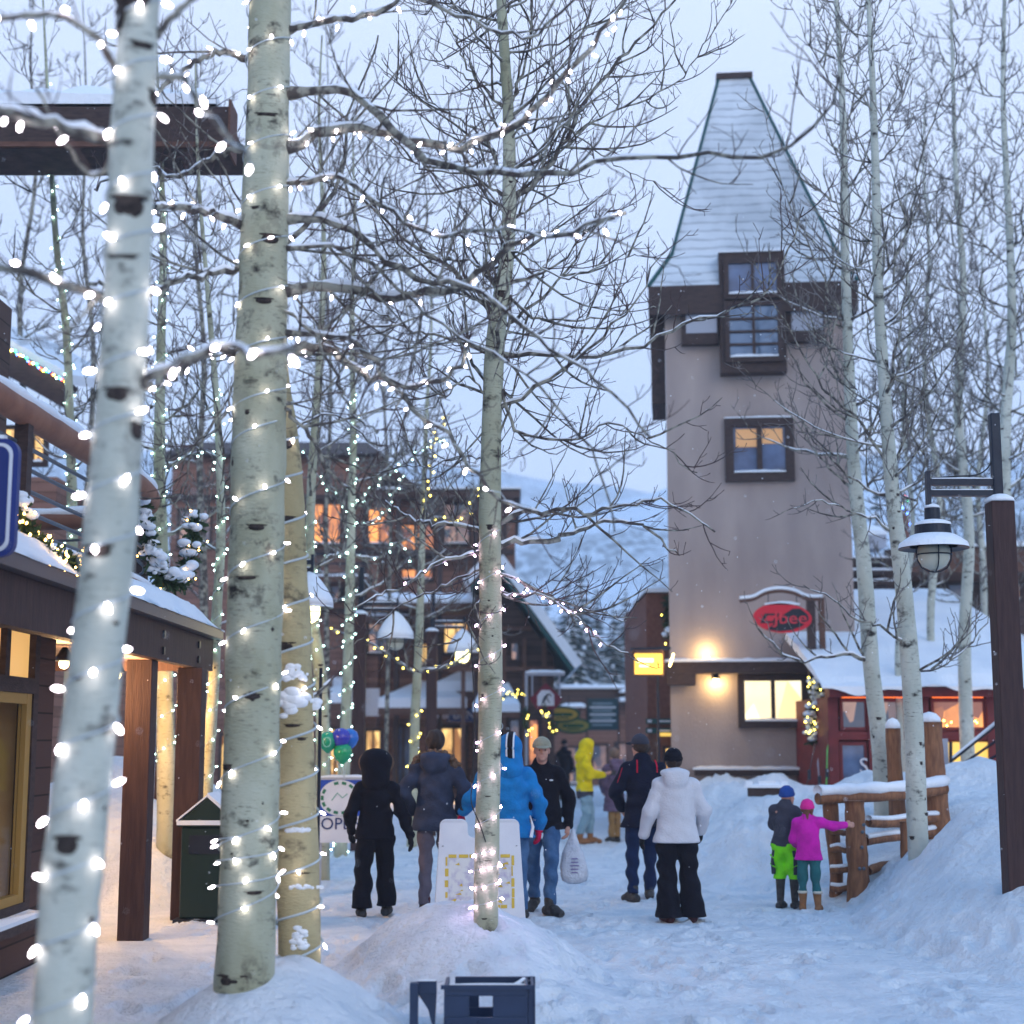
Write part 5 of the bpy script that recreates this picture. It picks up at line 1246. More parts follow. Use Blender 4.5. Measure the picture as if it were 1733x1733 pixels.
# colours of clothing
def C3(*a): return lin(*a)
wy = lambda a: a
YEL = cloth('bright yellow jacket cloth', (.75, .58, .01)); WHT = cloth('white jacket cloth', (.62, .62, .66), c2=(.56, .56, .6))
BLU = cloth('bright blue jacket cloth', (.012, .20, .52)); SLATE = cloth('slate parka cloth', (.045, .055, .095)); PURP = cloth('dusky purple quilted cloth', (.14, .10, .17), bump=.8, scale=25)
JEAN = cloth('blue denim', (.035, .09, .20), c2=(.07, .15, .29)); LJEAN = cloth('pale denim', (.16, .27, .34), c2=(.25, .37, .43)); DJEAN = cloth('dark denim', (.008, .02, .07))
GREY = cloth('grey trouser cloth', (.15, .13, .17)); TAN = mat('tan suede', (.30, .14, .06), .8, (.22, .10, .04), 20, bump=.4); TANP = cloth('tan trouser cloth', (.34, .20, .08))
PINK = cloth('magenta fleece', (.66, .02, .42)); HPINK = cloth('hot pink knit', (.80, .03, .30), scale=120); TEAL = cloth('teal leggings', (.03, .15, .16)); LIME = cloth('neon green cloth', (.22, .85, .02))
RBLU = cloth('royal blue knit', (.02, .07, .30), scale=120); RED = cloth('red glove', (.60, .01, .07)); KHAKI = cloth('khaki cap cloth', (.33, .32, .24)); DGREY = cloth('dark grey cloth', (.05, .052, .075))
SOFTWHITE = mat('white panel cloth', (.7, .72, .76), .8)
def band(o, name, m, pts, r, hh=1):
    b = MB(); b.tube(resample(pts, 20), r, 6, squash=.5); return b.build(name, m, o, smooth=True, local=True)

# 1 woman in black snow suit
o, hp, u, g = person('person in black snow suit with hood up, walking away on the left', 1.64, 633, 15.9, .05,
    dict(anL=(-.075, -.03, .055), knL=(-.07, .01, .29), anR=(.072, .06, .06), knR=(.065, .06, .30), elL=(-.15, .0, .63), wrL=(-.155, .09, .52), elR=(.165, -.03, .64), wrR=(.215, -.05, .50), hdR=(.25, -.1, -1)),
    dict(jacket=dict(m=M['black_cloth'], hem=.47, hood='up', hs=1.42, hw=1.18, thick=1.12, torso=1.12, flare=1.02), trousers=dict(m=M['black_cloth'], thick=1.18, cuff=1.5), boots=dict(m=M['sole']), gloves=M['glove_black'], face=False))
m_ = MB()
rgf = random.Random(4)
for i in range(46):
    a = -2.6 + 5.2 * i / 45; m_.ell(hp(1.46 * u * math.sin(a), .45 * u + rgf.uniform(-.02, .02), .02 * u + 1.10 * u * math.cos(a)), (.026, .035, .026), 6, 5)
m_.build('fur_trim', M['fur'], o, smooth=True, local=True)
# 2 man in slate parka
o, hp, u, g = person('person in slate parka, brown fur hood down, brown hair, seen from behind', 1.86, 735, 16.2, -.03,
    dict(elL=(-.175, -.02, .665), wrL=(-.135, .06, .565), elR=(.175, -.02, .665), wrR=(.135, .06, .565), anL=(-.05, -.05, .055), knL=(-.05, .0, .29), anR=(.06, .10, .06), knR=(.055, .07, .30), toeL=(-.01, .10)),
    dict(jacket=dict(m=SLATE, hem=.455, hood='down', thick=1.25, torso=1.13, flare=1.04), trousers=dict(m=GREY, thick=.86), boots=dict(m=mat('dark boot with red sole', (.10, .015, .02), .6, (.02, .02, .02), 8)), hair=M['hair_brown'], width=1.08, face=False))
m_ = MB()
for i in range(260):
    a = rgf.uniform(-1.62, 1.62); rr_ = rgf.gauss(1, .07)
    m_.ell((.215 * math.sin(a) * rr_, -.10 + .07 * abs(math.sin(a)) + rgf.gauss(0, .02), 1.475 + .165 * math.cos(a) * rr_), (.019, .019, .024), 5, 4)
m_.build('fur_trim', M['fur'], o, smooth=True, local=True)
# 3 person in blue jacket
o, hp, u, g = person('person in bright blue ski jacket, striped hood up, behind the slim centre trunk', 1.80, 862, 15.6, -.10,
    dict(shL=(-.12, 0, .79), elL=(-.22, .05, .66), wrL=(-.27, .13, .585), elR=(.165, .0, .64), wrR=(.16, .05, .50), anL=(-.075, -.03, .055), anR=(.06, .03, .055)),
    dict(jacket=dict(m=BLU, hem=.45, hood='up', thick=1.2, torso=1.24, flare=1.06), trousers=dict(m=JEAN, thick=1.0), boots=dict(m=M['sole']), gloves=RED, face=False, width=1.08))
band(o, 'hood_stripe', M['black_cloth'], [hp(.16 * u, .5 * u, 1.14 * u), hp(.16 * u, -.12 * u, 1.33 * u), hp(.16 * u, -1.08 * u, .93 * u), hp(.16 * u, -1.40 * u, .12 * u), hp(.16 * u, -1.30 * u, -.5 * u), hp(.16 * u, -1.12 * u, -1.0 * u)], .030)
for s in (-.10, .42): band(o, 'hood_piping', SOFTWHITE, [hp(s * u, .5 * u, 1.12 * u), hp(s * u, -.12 * u, 1.32 * u), hp(s * u, -1.06 * u, .92 * u), hp(s * u, -1.38 * u, .12 * u), hp(s * u, -1.29 * u, -.5 * u), hp(s * u, -1.10 * u, -1.0 * u)], .012)
for s in (-1, 1):
    pb = MB(); H_ = 1.84
    pb.tube([(s * .125 * H_, -.085 * H_, .44 * H_ + .01), (s * .135 * H_, -.075 * H_, .50 * H_), (s * .12 * H_, -.08 * H_, .56 * H_)], [.035, .03, .01], 8, squash=.5); pb.build('side_panel', SOFTWHITE, o, smooth=True, local=True)
cb = MB(); wv, ev = Vector(g('wrR')), Vector(g('elR')); cb.tube([wv.lerp(ev, .42), wv.lerp(ev, .05)], [.066, .056], 12); cb.build('cuff', SOFTWHITE, o, smooth=True, local=True)
wv, ev = Vector(g('wrL')), Vector(g('elL')); cb = MB(); cb.tube([wv.lerp(ev, .30), wv.lerp(ev, .02)], [.060, .054], 12); cb.build('cuff', DGREY, o, smooth=True, local=True)
# 4 man with cap facing the camera
o, hp, u, g = person('older person in khaki cap and black fleece facing the camera', 1.80, 918, 16.3, 3.14 - .05,
    dict(anL=(-.045, .14, .058), knL=(-.055, .12, .30), anR=(.05, -.14, .075), knR=(.055, -.02, .29), toeL=(-.07, .085), toeR=(.02, .09), pitchR=.3, elL=(-.155, -.03, .65), wrL=(-.15, -.01, .50), elR=(.15, .0, .65), wrR=(.14, .06, .52), head=(0, .03, .925), headyaw=.12, fwL=(0, 1, 0)),
    dict(jacket=dict(m=M['black_cloth'], hem=.475, thick=1.1, torso=1.13), trousers=dict(m=JEAN, thick=.95), boots=dict(m=M['sole']), hat=('cap', KHAKI), curl=.9, hair=None, gloves=None))
e_ = MB(); e_.ell((-.055 * 1.8, .092 * 1.8 * .78, .755 * 1.8), (.022, .012, .009), 10, 5); e_.build('chest_patch', SOFTWHITE, o, smooth=True, local=True)
MAN = o; bag_p = Matrix.Rotation(3.09, 3, 'Z') @ (Vector(g('wrL')) + Vector((0, 0, -.10))) + o.location
M['bag'] = mat('thin white plastic', (.62, .66, .74), .45, (.5, .54, .62), 14, bump=.9, spec=.4)
bg_ = MB(); a = random.Random(2)
prof = [(.012, .0), (.02, -.04), (.05, -.12), (.095, -.24), (.125, -.38), (.13, -.47), (.11, -.53), (.05, -.56)]
bg_.lathe(prof, (0, 0, 0), 22)
V = bg_.V[0]
for i in range(len(V)):
    an = math.atan2(V[i][1], V[i][0]); f = 1 + .10 * math.sin(3 * an + V[i][2] * 9) + .06 * math.sin(7 * an - V[i][2] * 14); V[i][0] *= f * 1.1; V[i][1] *= f * .62
bag_c = bag_p + Vector((.05, -.02, .06))
bg_.V[0] = V + np.array(bag_c); bo = bg_.build('carrier_bag', M['bag'], None, smooth=True)
tag(bo, 'white plastic carrier bag hanging from the hand of the person in the khaki cap', 'bag')
mk = MB()
for k_ in range(5): mk.box((bag_c.x + .01, bag_c.y - .088, bag_c.z - .30 - k_ * .035), (.09 - .012 * abs(k_ - 2), .004, .010), yaw=.06)
mk.build('print', mat('purple print', (.16, .12, .3), .7), bo)
# 5 yellow jacket
o, hp, u, g = person('person in yellow hooded jacket and pale jeans looking down at a phone', 1.80, 990, 27.0, -1.45,
    dict(head=(0, .035, .92), elL=(-.13, .03, .655), wrL=(-.06, .17, .66), elR=(.13, .03, .655), wrR=(.05, .17, .66), anL=(-.05, .06, .055), anR=(.05, -.07, .055), knL=(-.05, .06, .29), toeL=(0, .10), toeR=(0, .10)),
    dict(jacket=dict(m=YEL, hem=.50, hood='up', thick=1.2, torso=1.12, band=(.425, .525, DGREY)), trousers=dict(m=LJEAN, thick=1.05, bottom=.10), boots=dict(m=TAN, h=.09), face=True))
ph = MB(); ph.box(Matrix.Rotation(-1.45, 3, 'Z') @ (Vector(g('wrL')) + Vector((.10, .17, .02))) + o.location, (.16, .012, .08), yaw=.1)
tag(ph.build('phone', M['wire_dark'], None), 'phone in the hand of the person in yellow', 'phone')
# 6 purple coat
o, hp, u, g = person('person in long dusky purple coat and tan boots, back turned, beside the yellow jacket', 1.62, 1041, 27.4, .35,
    dict(anL=(-.04, 0, .055), anR=(.035, .02, .055), knL=(-.04, .0, .29), knR=(.035, .01, .29), elL=(-.14, .0, .64), wrL=(-.10, .07, .55), elR=(.14, .0, .64), wrR=(.10, .07, .55)),
    dict(jacket=dict(m=PURP, hem=.33, hood='down', thick=1.2, torso=1.12, flare=1.0, fold=.009, fscale=(3, 3, 46)), trousers=dict(m=TANP, thick=.85), boots=dict(m=M['sole']), hair=mat('mousy hair', (.13, .09, .07), .7, (.2, .14, .11), 60), face=False))
# 7 dark jacket man
o, hp, u, g = person('person in black jacket with red piping and dark cap, partly behind the white jacket', 1.84, 1090, 17.5, .10,
    dict(headyaw=.75, head=(-.01, .02, .925), elL=(-.165, .01, .66), wrL=(-.12, .08, .56), elR=(.165, .01, .66), wrR=(.13, .08, .56), anL=(-.075, -.05, .055), knL=(-.07, .0, .29), anR=(.05, .09, .06), knR=(.055, .07, .30), toeL=(-.04, .095)),
    dict(jacket=dict(m=M['navy'], hem=.44, thick=1.2, torso=1.13), trousers=dict(m=DJEAN, thick=.92), boots=dict(m=M['sole']), hair=M['hair_brown'], hat=('cap', DGREY), width=1.05))
RP = cloth('red piping', (.55, .01, .04))
for s in (-1, 1): band(o, 'piping', RP, [(s * .055 * 1.84 + .02, -.060 * 1.84, .845 * 1.84), (s * .06 * 1.84 + .02, -.092 * 1.84, .815 * 1.84), (s * .062 * 1.84 + .02, -.098 * 1.84, .77 * 1.84)], .008)
band(o, 'piping', RP, [(-.135 * 1.84, -.06 * 1.84, .80 * 1.84), (-.15 * 1.84, -.062 * 1.84, .755 * 1.84), (-.165 * 1.84, -.06 * 1.84, .71 * 1.84)], .007)
# 8 white jacket woman
o, hp, u, g = person('person in white ski jacket, black knit hat and black trousers walking away', 1.69, 1147, 15.6, .08,
    dict(elL=(-.155, .0, .635), wrL=(-.185, .06, .50), elR=(.165, .0, .635), wrR=(.165, .09, .52), anL=(-.062, -.04, .055), anR=(.085, -.02, .055), knR=(.07, .0, .29), head=(-.01, .012, .93)),
    dict(jacket=dict(m=WHT, hem=.455, hood='down', thick=1.22, torso=1.24, flare=1.05, fold=.008), trousers=dict(m=M['black_cloth'], thick=1.22, cuff=1.75, bottom=.035), boots=dict(m=mat('dark red boot', (.05, .01, .014), .6)), hat=('beanie', M['black_cloth']), gloves=M['glove_black'], hair=M['hair_brown'], face=False, width=1.05))
# 9 boy
o, hp, u, g = person('child in royal blue knit hat, dark jacket and neon green snow trousers', 1.30, 1333, 16.8, -.55,
    dict(headyaw=-.5, head=(.01, .03, .905), ch=(0, 0, .70), elL=(-.12, .06, .66), wrL=(-.06, .14, .66), elR=(.13, .06, .66), wrR=(.08, .17, .64), anL=(-.05, -.03, .055), anR=(.05, .04, .055), toeL=(0, .11), toeR=(0, .11)),
    dict(jacket=dict(m=DGREY, hem=.50, thick=1.3, torso=1.12), trousers=dict(m=LIME, thick=1.3, bottom=.24, cuff=1.2), boots=dict(m=M['sole'], h=.2, shaft=1.25), hat=('beanie', RBLU), gloves=M['glove_black'], width=1.05), child=True)
for s in (-1, 1):   # dark side panels with green bars, as on the snow trousers
    band(o, 'side_panel', DGREY, [(s * .085 * 1.3, -.05, .47 * 1.3), (s * .098 * 1.3, -.055, .38 * 1.3), (s * .095 * 1.3, -.05, .28 * 1.3)], .045)
    for z_ in (.34, .41): band(o, 'reflective_strip', LIME, [(s * .120 * 1.3, -.05, z_ * 1.3 + .03), (s * .098 * 1.3, -.085, z_ * 1.3 + .01), (s * .065 * 1.3, -.085, z_ * 1.3 - .01)], .013)
# 10 girl
o, hp, u, g = person('child in magenta jacket and hot pink hat reaching towards the log railing', 1.16, 1371, 16.5, -.25,
    dict(headyaw=.0, head=(0, .01, .91), elL=(-.135, .03, .63), wrL=(-.12, .10, .58), shR=(.12, 0, .79), elR=(.225, .07, .755), wrR=(.325, .14, .765), hdR=(1, .2, 0), anL=(-.062, 0, .055), anR=(.075, -.02, .055), toeL=(-.02, .10), fwR=(0, .3, 1)),
    dict(jacket=dict(m=PINK, hem=.455, thick=1.15, torso=1.08, fold=.004), trousers=dict(m=TEAL, thick=.98, bottom=.17), boots=dict(m=TAN, h=.11, shaft=1.2), hat=('beanie', HPINK), hair=mat('ginger hair', (.20, .08, .04), .7, (.12, .045, .03), 60), face=False,
         hair_extra=[(-.3, -.4, -.4, -.4, -.62, -1.25, .24, .10), (.3, -.4, -.4, .38, -.6, -1.1, .24, .1), (0, -.5, -.4, .0, -.8, -1.3, .26, .12)]), child=True)
fb = MB()
for s in ('L', 'R'):
    a_ = Vector(g('an' + s)); fb.lathe([(.040, -.014), (.050, -.008), (.052, .008), (.042, .014)], (a_.x, a_.y - .004, a_.z + .135), 12)
fb.build('boot_trim', mat('cream fleece trim', (.6, .55, .45), .95), o, smooth=True, local=True)
# 11 far figures
for i, (px_, d_, H_, hd_, lab) in enumerate([(928, 43, 1.68, .2, 'distant dark figure standing beyond the cap wearer, left of a second one'), (955, 46, 1.76, -.5, 'distant dark figure just left of the yellow jacket')]):
    person(lab, H_, px_, d_, hd_, {}, dict(jacket=dict(m=M['navy'] if i else cloth('dark wine cloth', (.05, .03, .04)), hem=.44, thick=1.2, torso=1.15), trousers=dict(m=M['black_cloth']), boots=dict(m=M['sole']), hat=('beanie', M['black_cloth']), face=False))
# ---------------------------------------------------------------- storefront on the left
def storefront():
    root = thing('storefront', 'brown timber storefront with snowy canopy, log railed balcony and a lit display window, left edge', 'building', (-4.6, 11, 0))
    XW, XC = -3.82, -3.22        # wall plane, canopy edge
    YA, YB, YE = 4.0, 12.9, 16.6
    m = MB(); m.bb(XW - 3.5, XW, 12.32, YB, 0, 3.0); m.bb(XW - .3, XW, YA, 12.32, 0, .44); m.bb(XW - .3, XW, YA, 12.32, 2.60, 3.0); m.build('wall', M['shop_siding'], root)
    m = MB(); m.bb(XW - 3.4, XW - 2.2, YA, 12.3, .05, 3.0); m.build('back_wall', mat('lit shop wall', (.55, .40, .24), .8, (.4, .25, .14), 2), root)
    m = MB(); m.bb(XW - 2.2, XW - .02, YA, 12.3, .02, .06); m.build('shop_floor', mat('shop floor', (.25, .14, .08), .5), root)
    m = MB(); m.bb(XW - 2.2, XW - .3, YA, 12.3, 2.9, 2.96); m.build('shop_ceiling', mat('shop ceiling', (.5, .4, .3), .9), root)
    m = MB(); m.bb(XW - 2.2, XW - .09, 12.27, 12.31, .06, 2.9); m.build('inner_wall', mat('warm shop wall', (.62, .40, .17), .8, (.50, .28, .10), 2.5), root)
    m = MB(); [m.bb(XW - 1.9, XW - .25, 12.0, 12.265, z_, z_ + .04) for z_ in (.5, .95, 1.4, 1.85)]; m.build('shelf', mat('shop shelf', (.3, .16, .07), .6), root)
    # window: frame, glass, sill with snow; small transoms above
    m = MB()
    for a, b in ((12.2, 12.32), (9.6, 9.7), (6.9, 7.0)): m.bb(XW - .08, XW + .05, a, b, .44, 2.60)
    m.bb(XW - .08, XW + .053, YA, 12.2, 2.13, 2.25); m.bb(XW - .08, XW + .053, YA, 12.2, .44, .53)
    for y_ in (11.55, 10.9, 10.2): m.bb(XW - .07, XW + .045, y_ - .05, y_ + .05, 2.25, 2.60)
    wf = m.build('window', M['dark_wood'], root)
    m = MB(); m.bb(XW - .03, XW + .035, 12.08, 12.2, .53, 2.13); m.bb(XW - .03, XW + .033, YA, 12.08, .53, .60); m.bb(XW - .03, XW + .033, YA, 12.08, 2.05, 2.13); sub(m, 'inner_frame', mat('ochre window frame', (.40, .23, .06), .6), wf)
    gm = bpy.data.materials.new('thin clear glass'); gm.use_nodes = True; gn = gm.node_tree; gn.nodes.remove(gn.nodes['Principled BSDF'])
    tr_, gl_, mxs = gn.nodes.new('ShaderNodeBsdfTransparent'), gn.nodes.new('ShaderNodeBsdfGlossy'), gn.nodes.new('ShaderNodeMixShader'); gl_.inputs['Roughness'].default_value = .03; mxs.inputs[0].default_value = .05
    gn.links.new(tr_.outputs[0], mxs.inputs[1]); gn.links.new(gl_.outputs[0], mxs.inputs[2]); gn.links.new(mxs.outputs[0], gn.nodes['Material Output'].inputs['Surface'])
    m = MB(); m.bb(XW - .012, XW - .004, YA, 12.08, .6, 2.05); sub(m, 'pane', gm, wf)
    m = MB(); m.bb(XW - .012, XW - .004, YA, 12.2, 2.25, 2.60); sub(m, 'transom_pane', mat('lit transom', (.5, .3, .1), .2, emit=(1, .55, .18), estr=.55), wf)
    m = MB(); m.bb(XW + .055, XW + .20, YA, 12.3, .36, .43); sub(m, 'sill', M['dark_wood'], wf); m = MB(); snowcap(m, XW + .055, XW + .2, YA, 12.3, .432, .07, rgb, 0); sub(m, 'sill_snow', M['snow'], wf)
    area('shop_interior_light', (XW - 1.1, 10.9, 2.85), 480, (1, .62, .28), 1.2, 3.5, (0, 0, -1))
    # clothes on a rack behind the glass
    rk = thing('clothes_rack', 'metal clothes rack standing behind the lit shop window', 'clothes rack', (XW - .7, 11, .06))
    m = MB(); m.tube([(XW - .6, 8.5, 1.85), (XW - .6, 11.8, 1.85)], .015, 6); [m.tube([(XW - .6, y_, .06), (XW - .6, y_, 1.85)], .015, 6) for y_ in (8.6, 11.75)]; m.build('rail', M['rail_metal'], rk)
    cols = [(.35, .05, .03), (.05, .06, .07), (.30, .12, .04), (.45, .06, .03), (.03, .04, .05), (.2, .2, .18)]
    cn = ['dark red', 'black', 'rust brown', 'bright red', 'charcoal', 'grey']
    for i in range(12):
        y_ = 9.56 + i * .19
        jt_ = thing('hanging_jacket', cn[i % 6] + ' jacket hanging on the rack behind the lit shop window', 'jacket', (XW - .6, y_, .95), group='jackets hanging in the shop')
        j = sdf_obj('jacket', [('cap', (XW - .6, y_, 1.72), (XW - .6, y_, 1.2), .10, .13, .45), ('cap', (XW - .6, y_, 1.70), (XW - .38, y_, 1.62), .06, .05, .6), ('cap', (XW - .38, y_, 1.62), (XW - .34, y_, 1.15), .055, .045, .7), ('cap', (XW - .6, y_, 1.70), (XW - .82, y_, 1.62), .06, .05, .6), ('cap', (XW - .82, y_, 1.62), (XW - .86, y_, 1.15), .055, .045, .7), ('cap', (XW - .6, y_, 1.3), (XW - .6, y_, .95), .13, .14, .45)], .03, mat('jacket %d' % i, cols[i % 6], .7), jt_, k=.03)
        j.name = 'cloth'; j.data.transform(Matrix.Translation(-jt_.location))
        hk = MB(); hk.tube([(XW - .6, y_, 1.78), (XW - .6, y_, 1.87)], .006, 5); hk.build('hanger', M['rail_metal'], jt_)
    # canopy: fascia, gutter, roof snow; rises away from the edge
    m = MB(); m.bb(XC - .10, XC, YA, YE, 2.50, 2.84); m.bb(XC - 3.6, XC - .10, YE - .10, YE, 2.50, 2.84); m.build('fascia', M['post_wood'], root)
    m = MB(); m.bb(XC - .02, XC + .09, YA, YE + .08, 2.845, 2.94); m.bb(XC - 3.6, XC - .02, YE - .02, YE + .09, 2.845, 2.94); m.build('gutter', M['gutter'], root)
    m = MB(); nx, ny = 20, 90; vs = []
    X = np.linspace(XC + .10, XC - 1.6, nx + 1); Y = np.linspace(YA, YE + .12, ny + 1)
    for j, y in enumerate(Y):
        for i, x in enumerate(X):
            t = i / nx; e = smooth(np.array([t / .12]))[0] * smooth(np.array([(YE + .12 - y) / .5]))[0]
            vs.append((x, y, 2.945 + .60 * t * min(1, (YE + .12 - y) / 1.1) + .17 * e + .03 * float(nz2(np.array(x * 4), np.array(y * 2)))))
    k = len(vs)
    for j, y in enumerate(Y):
        for i, x in enumerate(X): vs.append((x, y, 2.942))
    Wn = nx + 1; fs = [(j * Wn + i, (j + 1) * Wn + i, (j + 1) * Wn + i + 1, j * Wn + i + 1) for j in range(ny) for i in range(nx)]
    fs += [(j * Wn, k + j * Wn, k + (j + 1) * Wn, (j + 1) * Wn) for j in range(ny)] + [(ny * Wn + i, k + ny * Wn + i, k + ny * Wn + i + 1, ny * Wn + i + 1) for i in range(nx)]
    m.add(vs, fs); m.build('roof_snow', M['snow'], root, smooth=True)
    m = MB(); m.bb(XC - 3.6, XC - .11, YA, YE - .11, 2.60, 2.70); m.build('canopy_soffit', M['dark_wood'], root)
    # posts
    for x_, y_, w_ in ((GX(225, 14.2), 14.2, .235), (GX(313, 15.8), 15.8, .25), (GX(266, 19.0), 19.0, .13)):
        m = MB(); m.bb(x_ - w_ / 2, x_ + w_ / 2, y_ - w_ / 2, y_ + w_ / 2, -.1, 2.497 if y_ < 18 else 2.9); m.build('post', M['post_wood'], root, bevel=.008)
    for y_ in (14.2, 15.8):
        m = MB(); m.bb(XC + .003, XC + .02, y_ - .03, y_ + .03, 2.55, 2.62); m.bb(XC + .003, XC + .02, y_ - .03, y_ + .03, 2.70, 2.77); m.build('bolt', M['metal_dark'], root)
    # balcony: floor edge, log handrail curving away, posts and rails
    xr = XC - .35
    path = [Vector((xr - .05, YA, 4.10)), Vector((xr - .05, 8, 4.12)), Vector((xr, 12, 4.16)), Vector((xr - .02, 14.4, 4.2)), Vector((xr - .12, 15.5, 4.18)), Vector((xr - .45, 16.2, 4.16)), Vector((xr - 1.0, 16.55, 4.14)), Vector((xr - 2.2, 16.7, 4.12))]
    q = resample(path, 60); m = MB(); m.tube(q, .10, 14); hr = m.build('handrail', M['rail_log'], root, smooth=True)
    m = MB(); m.tube([p + Vector((0, 0, .085)) for p in q], [.085 + .012 * math.sin(i * 2.1) for i in range(60)], 8, squash=.8); sub(m, 'handrail_snow', M['snow'], hr, smooth=True)
    m = MB(); m.tube([p - Vector((0, 0, 1.02)) for p in q], .11, 12); m.build('floor_log', M['rail_log'], root, smooth=True); m = MB(); m.tube([p - Vector((0, 0, .92)) for p in q], .08, 8, squash=.6); m.build('floor_snow', M['snow'], root, smooth=True)
    for k_, dz in enumerate((.22, .38, .54, .70, .84)):
        m = MB(); m.tube([p - Vector((.04, 0, dz)) for p in q], .016, 6); m.build('rail', M['rail_metal'], root, smooth=True)
    for f in (.20, .36, .50, .63, .74, .86, .97):
        p = q[int(f * 59)]; m = MB(); m.bb(p.x - .05, p.x + .05, p.y - .06, p.y + .06, 3.02, 4.06); m.build('baluster', M['dark_wood'], root)
    m = MB(); m.bb(XC - 3.8, xr - .2, YA, 15.6, 2.95, 3.02); m.build('balcony_floor', M['dark_wood'], root); m = MB(); snowcap(m, XC - 3.7, xr - .25, YA, 15.5, 3.022, .14, rgb, 0); m.build('balcony_snow', M['snow'], root)
    EX = P(386, 215, 17).x
    # upper wall and the high eave
    m = MB(); m.bb(-9, -5.2, 6, 15.5, 3.0, 6.2); m.build('upper_wall', M['siding_dark'], root)
    m = MB(); m.bb(-9.5, EX, 17.0, 17.4, 8.55, 9.06); m.bb(-9.5, EX - .05, 17.4, 19, 8.98, 9.055); b = m.build('high_eave', M['dark_wood'], root)
    m = MB(); m.bb(-9.5, EX, 16.96, 16.996, 8.56, 8.62); m.bb(EX + .004, EX + .03, 16.97, 17.42, 8.50, 9.14); sub(m, 'trim', M['brown_wood'], b)
    m = MB(); snowcap(m, -9.5, EX - .15, 17.0, 19, 9.10, .30, rgb, 0); m.build('high_eave_snow', M['snow'], root)
    m = MB(); m.bb(-8.3, -7.9, 17.5, 17.9, 0, 8.5); m.build('eave_column', M['dark_wood'], root)
    point('porch_lamp_light', (-4.1, 16.0, 2.30), 170, (1, .55, .22), .12); point('porch_lamp_light', (-3.95, 13.6, 2.30), 110, (1, .58, .25), .12)
    for y_, x_ in ((16.0, -4.1), (13.6, -3.95)):
        m = MB(); m.lathe([(.02, .12), (.07, .05), (.09, 0)], (x_, y_, 2.46), 12); l_ = m.build('porch_lamp', M['metal_dark'], root, smooth=True); g_ = MB(); g_.ell((x_, y_, 2.44), (.05, .05, .05), 10, 6); sub(g_, 'lamp_bulb', M['lamp_glow'], l_)
storefront()
garland('fir garland full of amber lights drooping over the snowy canopy', [P(22, 850, 10.4), P(42, 888, 10.5), P(66, 922, 10.7), P(96, 944, 10.9), P(128, 955, 11.1), P(155, 945, 11.3)], .115, 22, 21, 'warm', 75, .25)
garland('dark fir garland heaped with snow hanging at the curve of the balcony', [P(238, 850, 15.0), P(246, 900, 15.1), P(258, 950, 15.2), P(280, 985, 15.4), P(305, 985, 15.7), P(322, 940, 16.0), P(332, 885, 16.2)], .15, 30, 22, 'warm', 16, .42)
def blue_sign():
    root = thing('street_sign', 'blue rounded sign with white border cut off by the left edge', 'sign', (-3.2, 9.2, 2.6)); x1 = GX(27, 9.2, 3.2); z0, z1 = ZP(942, 9.2), ZP(742, 9.2)
    def rr(x0, x1, z0, z1, r): return [(cx + r * math.cos(a), cz + r * math.sin(a)) for cx, cz, a0 in ((x1 - r, z0 + r, -1.571), (x1 - r, z1 - r, 0), (x0 + r, z1 - r, 1.571), (x0 + r, z0 + r, 3.142)) for a in [a0 + i * 1.571 / 6 for i in range(7)]]
    m = MB(); m.prism(rr(x1 - .75, x1, z0, z1, .09), 9.2, 9.26); b = m.build('board', mat('deep blue paint', (.015, .03, .17), .4), root)
    m = MB(); m.prism(rr(x1 - .72, x1 - .03, z0 + .03, z1 - .03, .07), 9.190, 9.1985); sub(m, 'border', M['white_paint'], b); m = MB(); m.prism(rr(x1 - .70, x1 - .05, z0 + .05, z1 - .05, .06), 9.182, 9.189); sub(m, 'face', mat('blue face', (.012, .025, .14), .4), b)
    m = MB(); m.bb(x1 - .42, x1 - .36, 9.27, 9.33, 0, z1 + .1); m.build('post', M['metal_dark'], root)
    m = MB(); snowcap(m, x1 - .66, x1 - .09, 9.2, 9.26, z1 + .001, .05, rgb, 0); m.build('snow', M['snow'], root)
blue_sign()
def far_left():
    D = 26
    root = thing('lodge_wing', 'brown lodge wing with coloured lights along its snowy eave, behind the balcony', 'building', (-9, D, 0))
    m = MB(); m.bb(-14, GX(95, D + 1, 6), D + 1, D + 8, 0, 6.4); m.build('wall', M['siding'], root)
    a, b = P(-60, 570, D), P(118, 672, D); m = MB(); m.beam(a, b, .3, .42); m.build('fascia', M['dark_wood'], root)
    m = MB(); u_ = Vector((0, 0, .40)); A, B_ = a + u_, b + u_; m.slab(A, B_, B_ + Vector((-.3, 5, 1.0)), A + Vector((-.3, 5, 1.0)), .18); m.build('roof_snow', M['snow'], root)
    rg = random.Random(3)
    for i in range(34):
        p = a.lerp(b, .3 + .7 * i / 34) + Vector((0, -.2, .22 + rg.uniform(-.03, .03))); o = bulb_at(root, p, ('green', 'blue', 'red', 'yellow', 'far')[i % 5], rg); o.scale = (1.3, 1.3, 1.3)
    for x_ in (20, 70): window(root, x_ - 18, x_ + 12, 720, 790, D + .98, 'g_warm', 'dark_wood', .08, .05)
far_left()

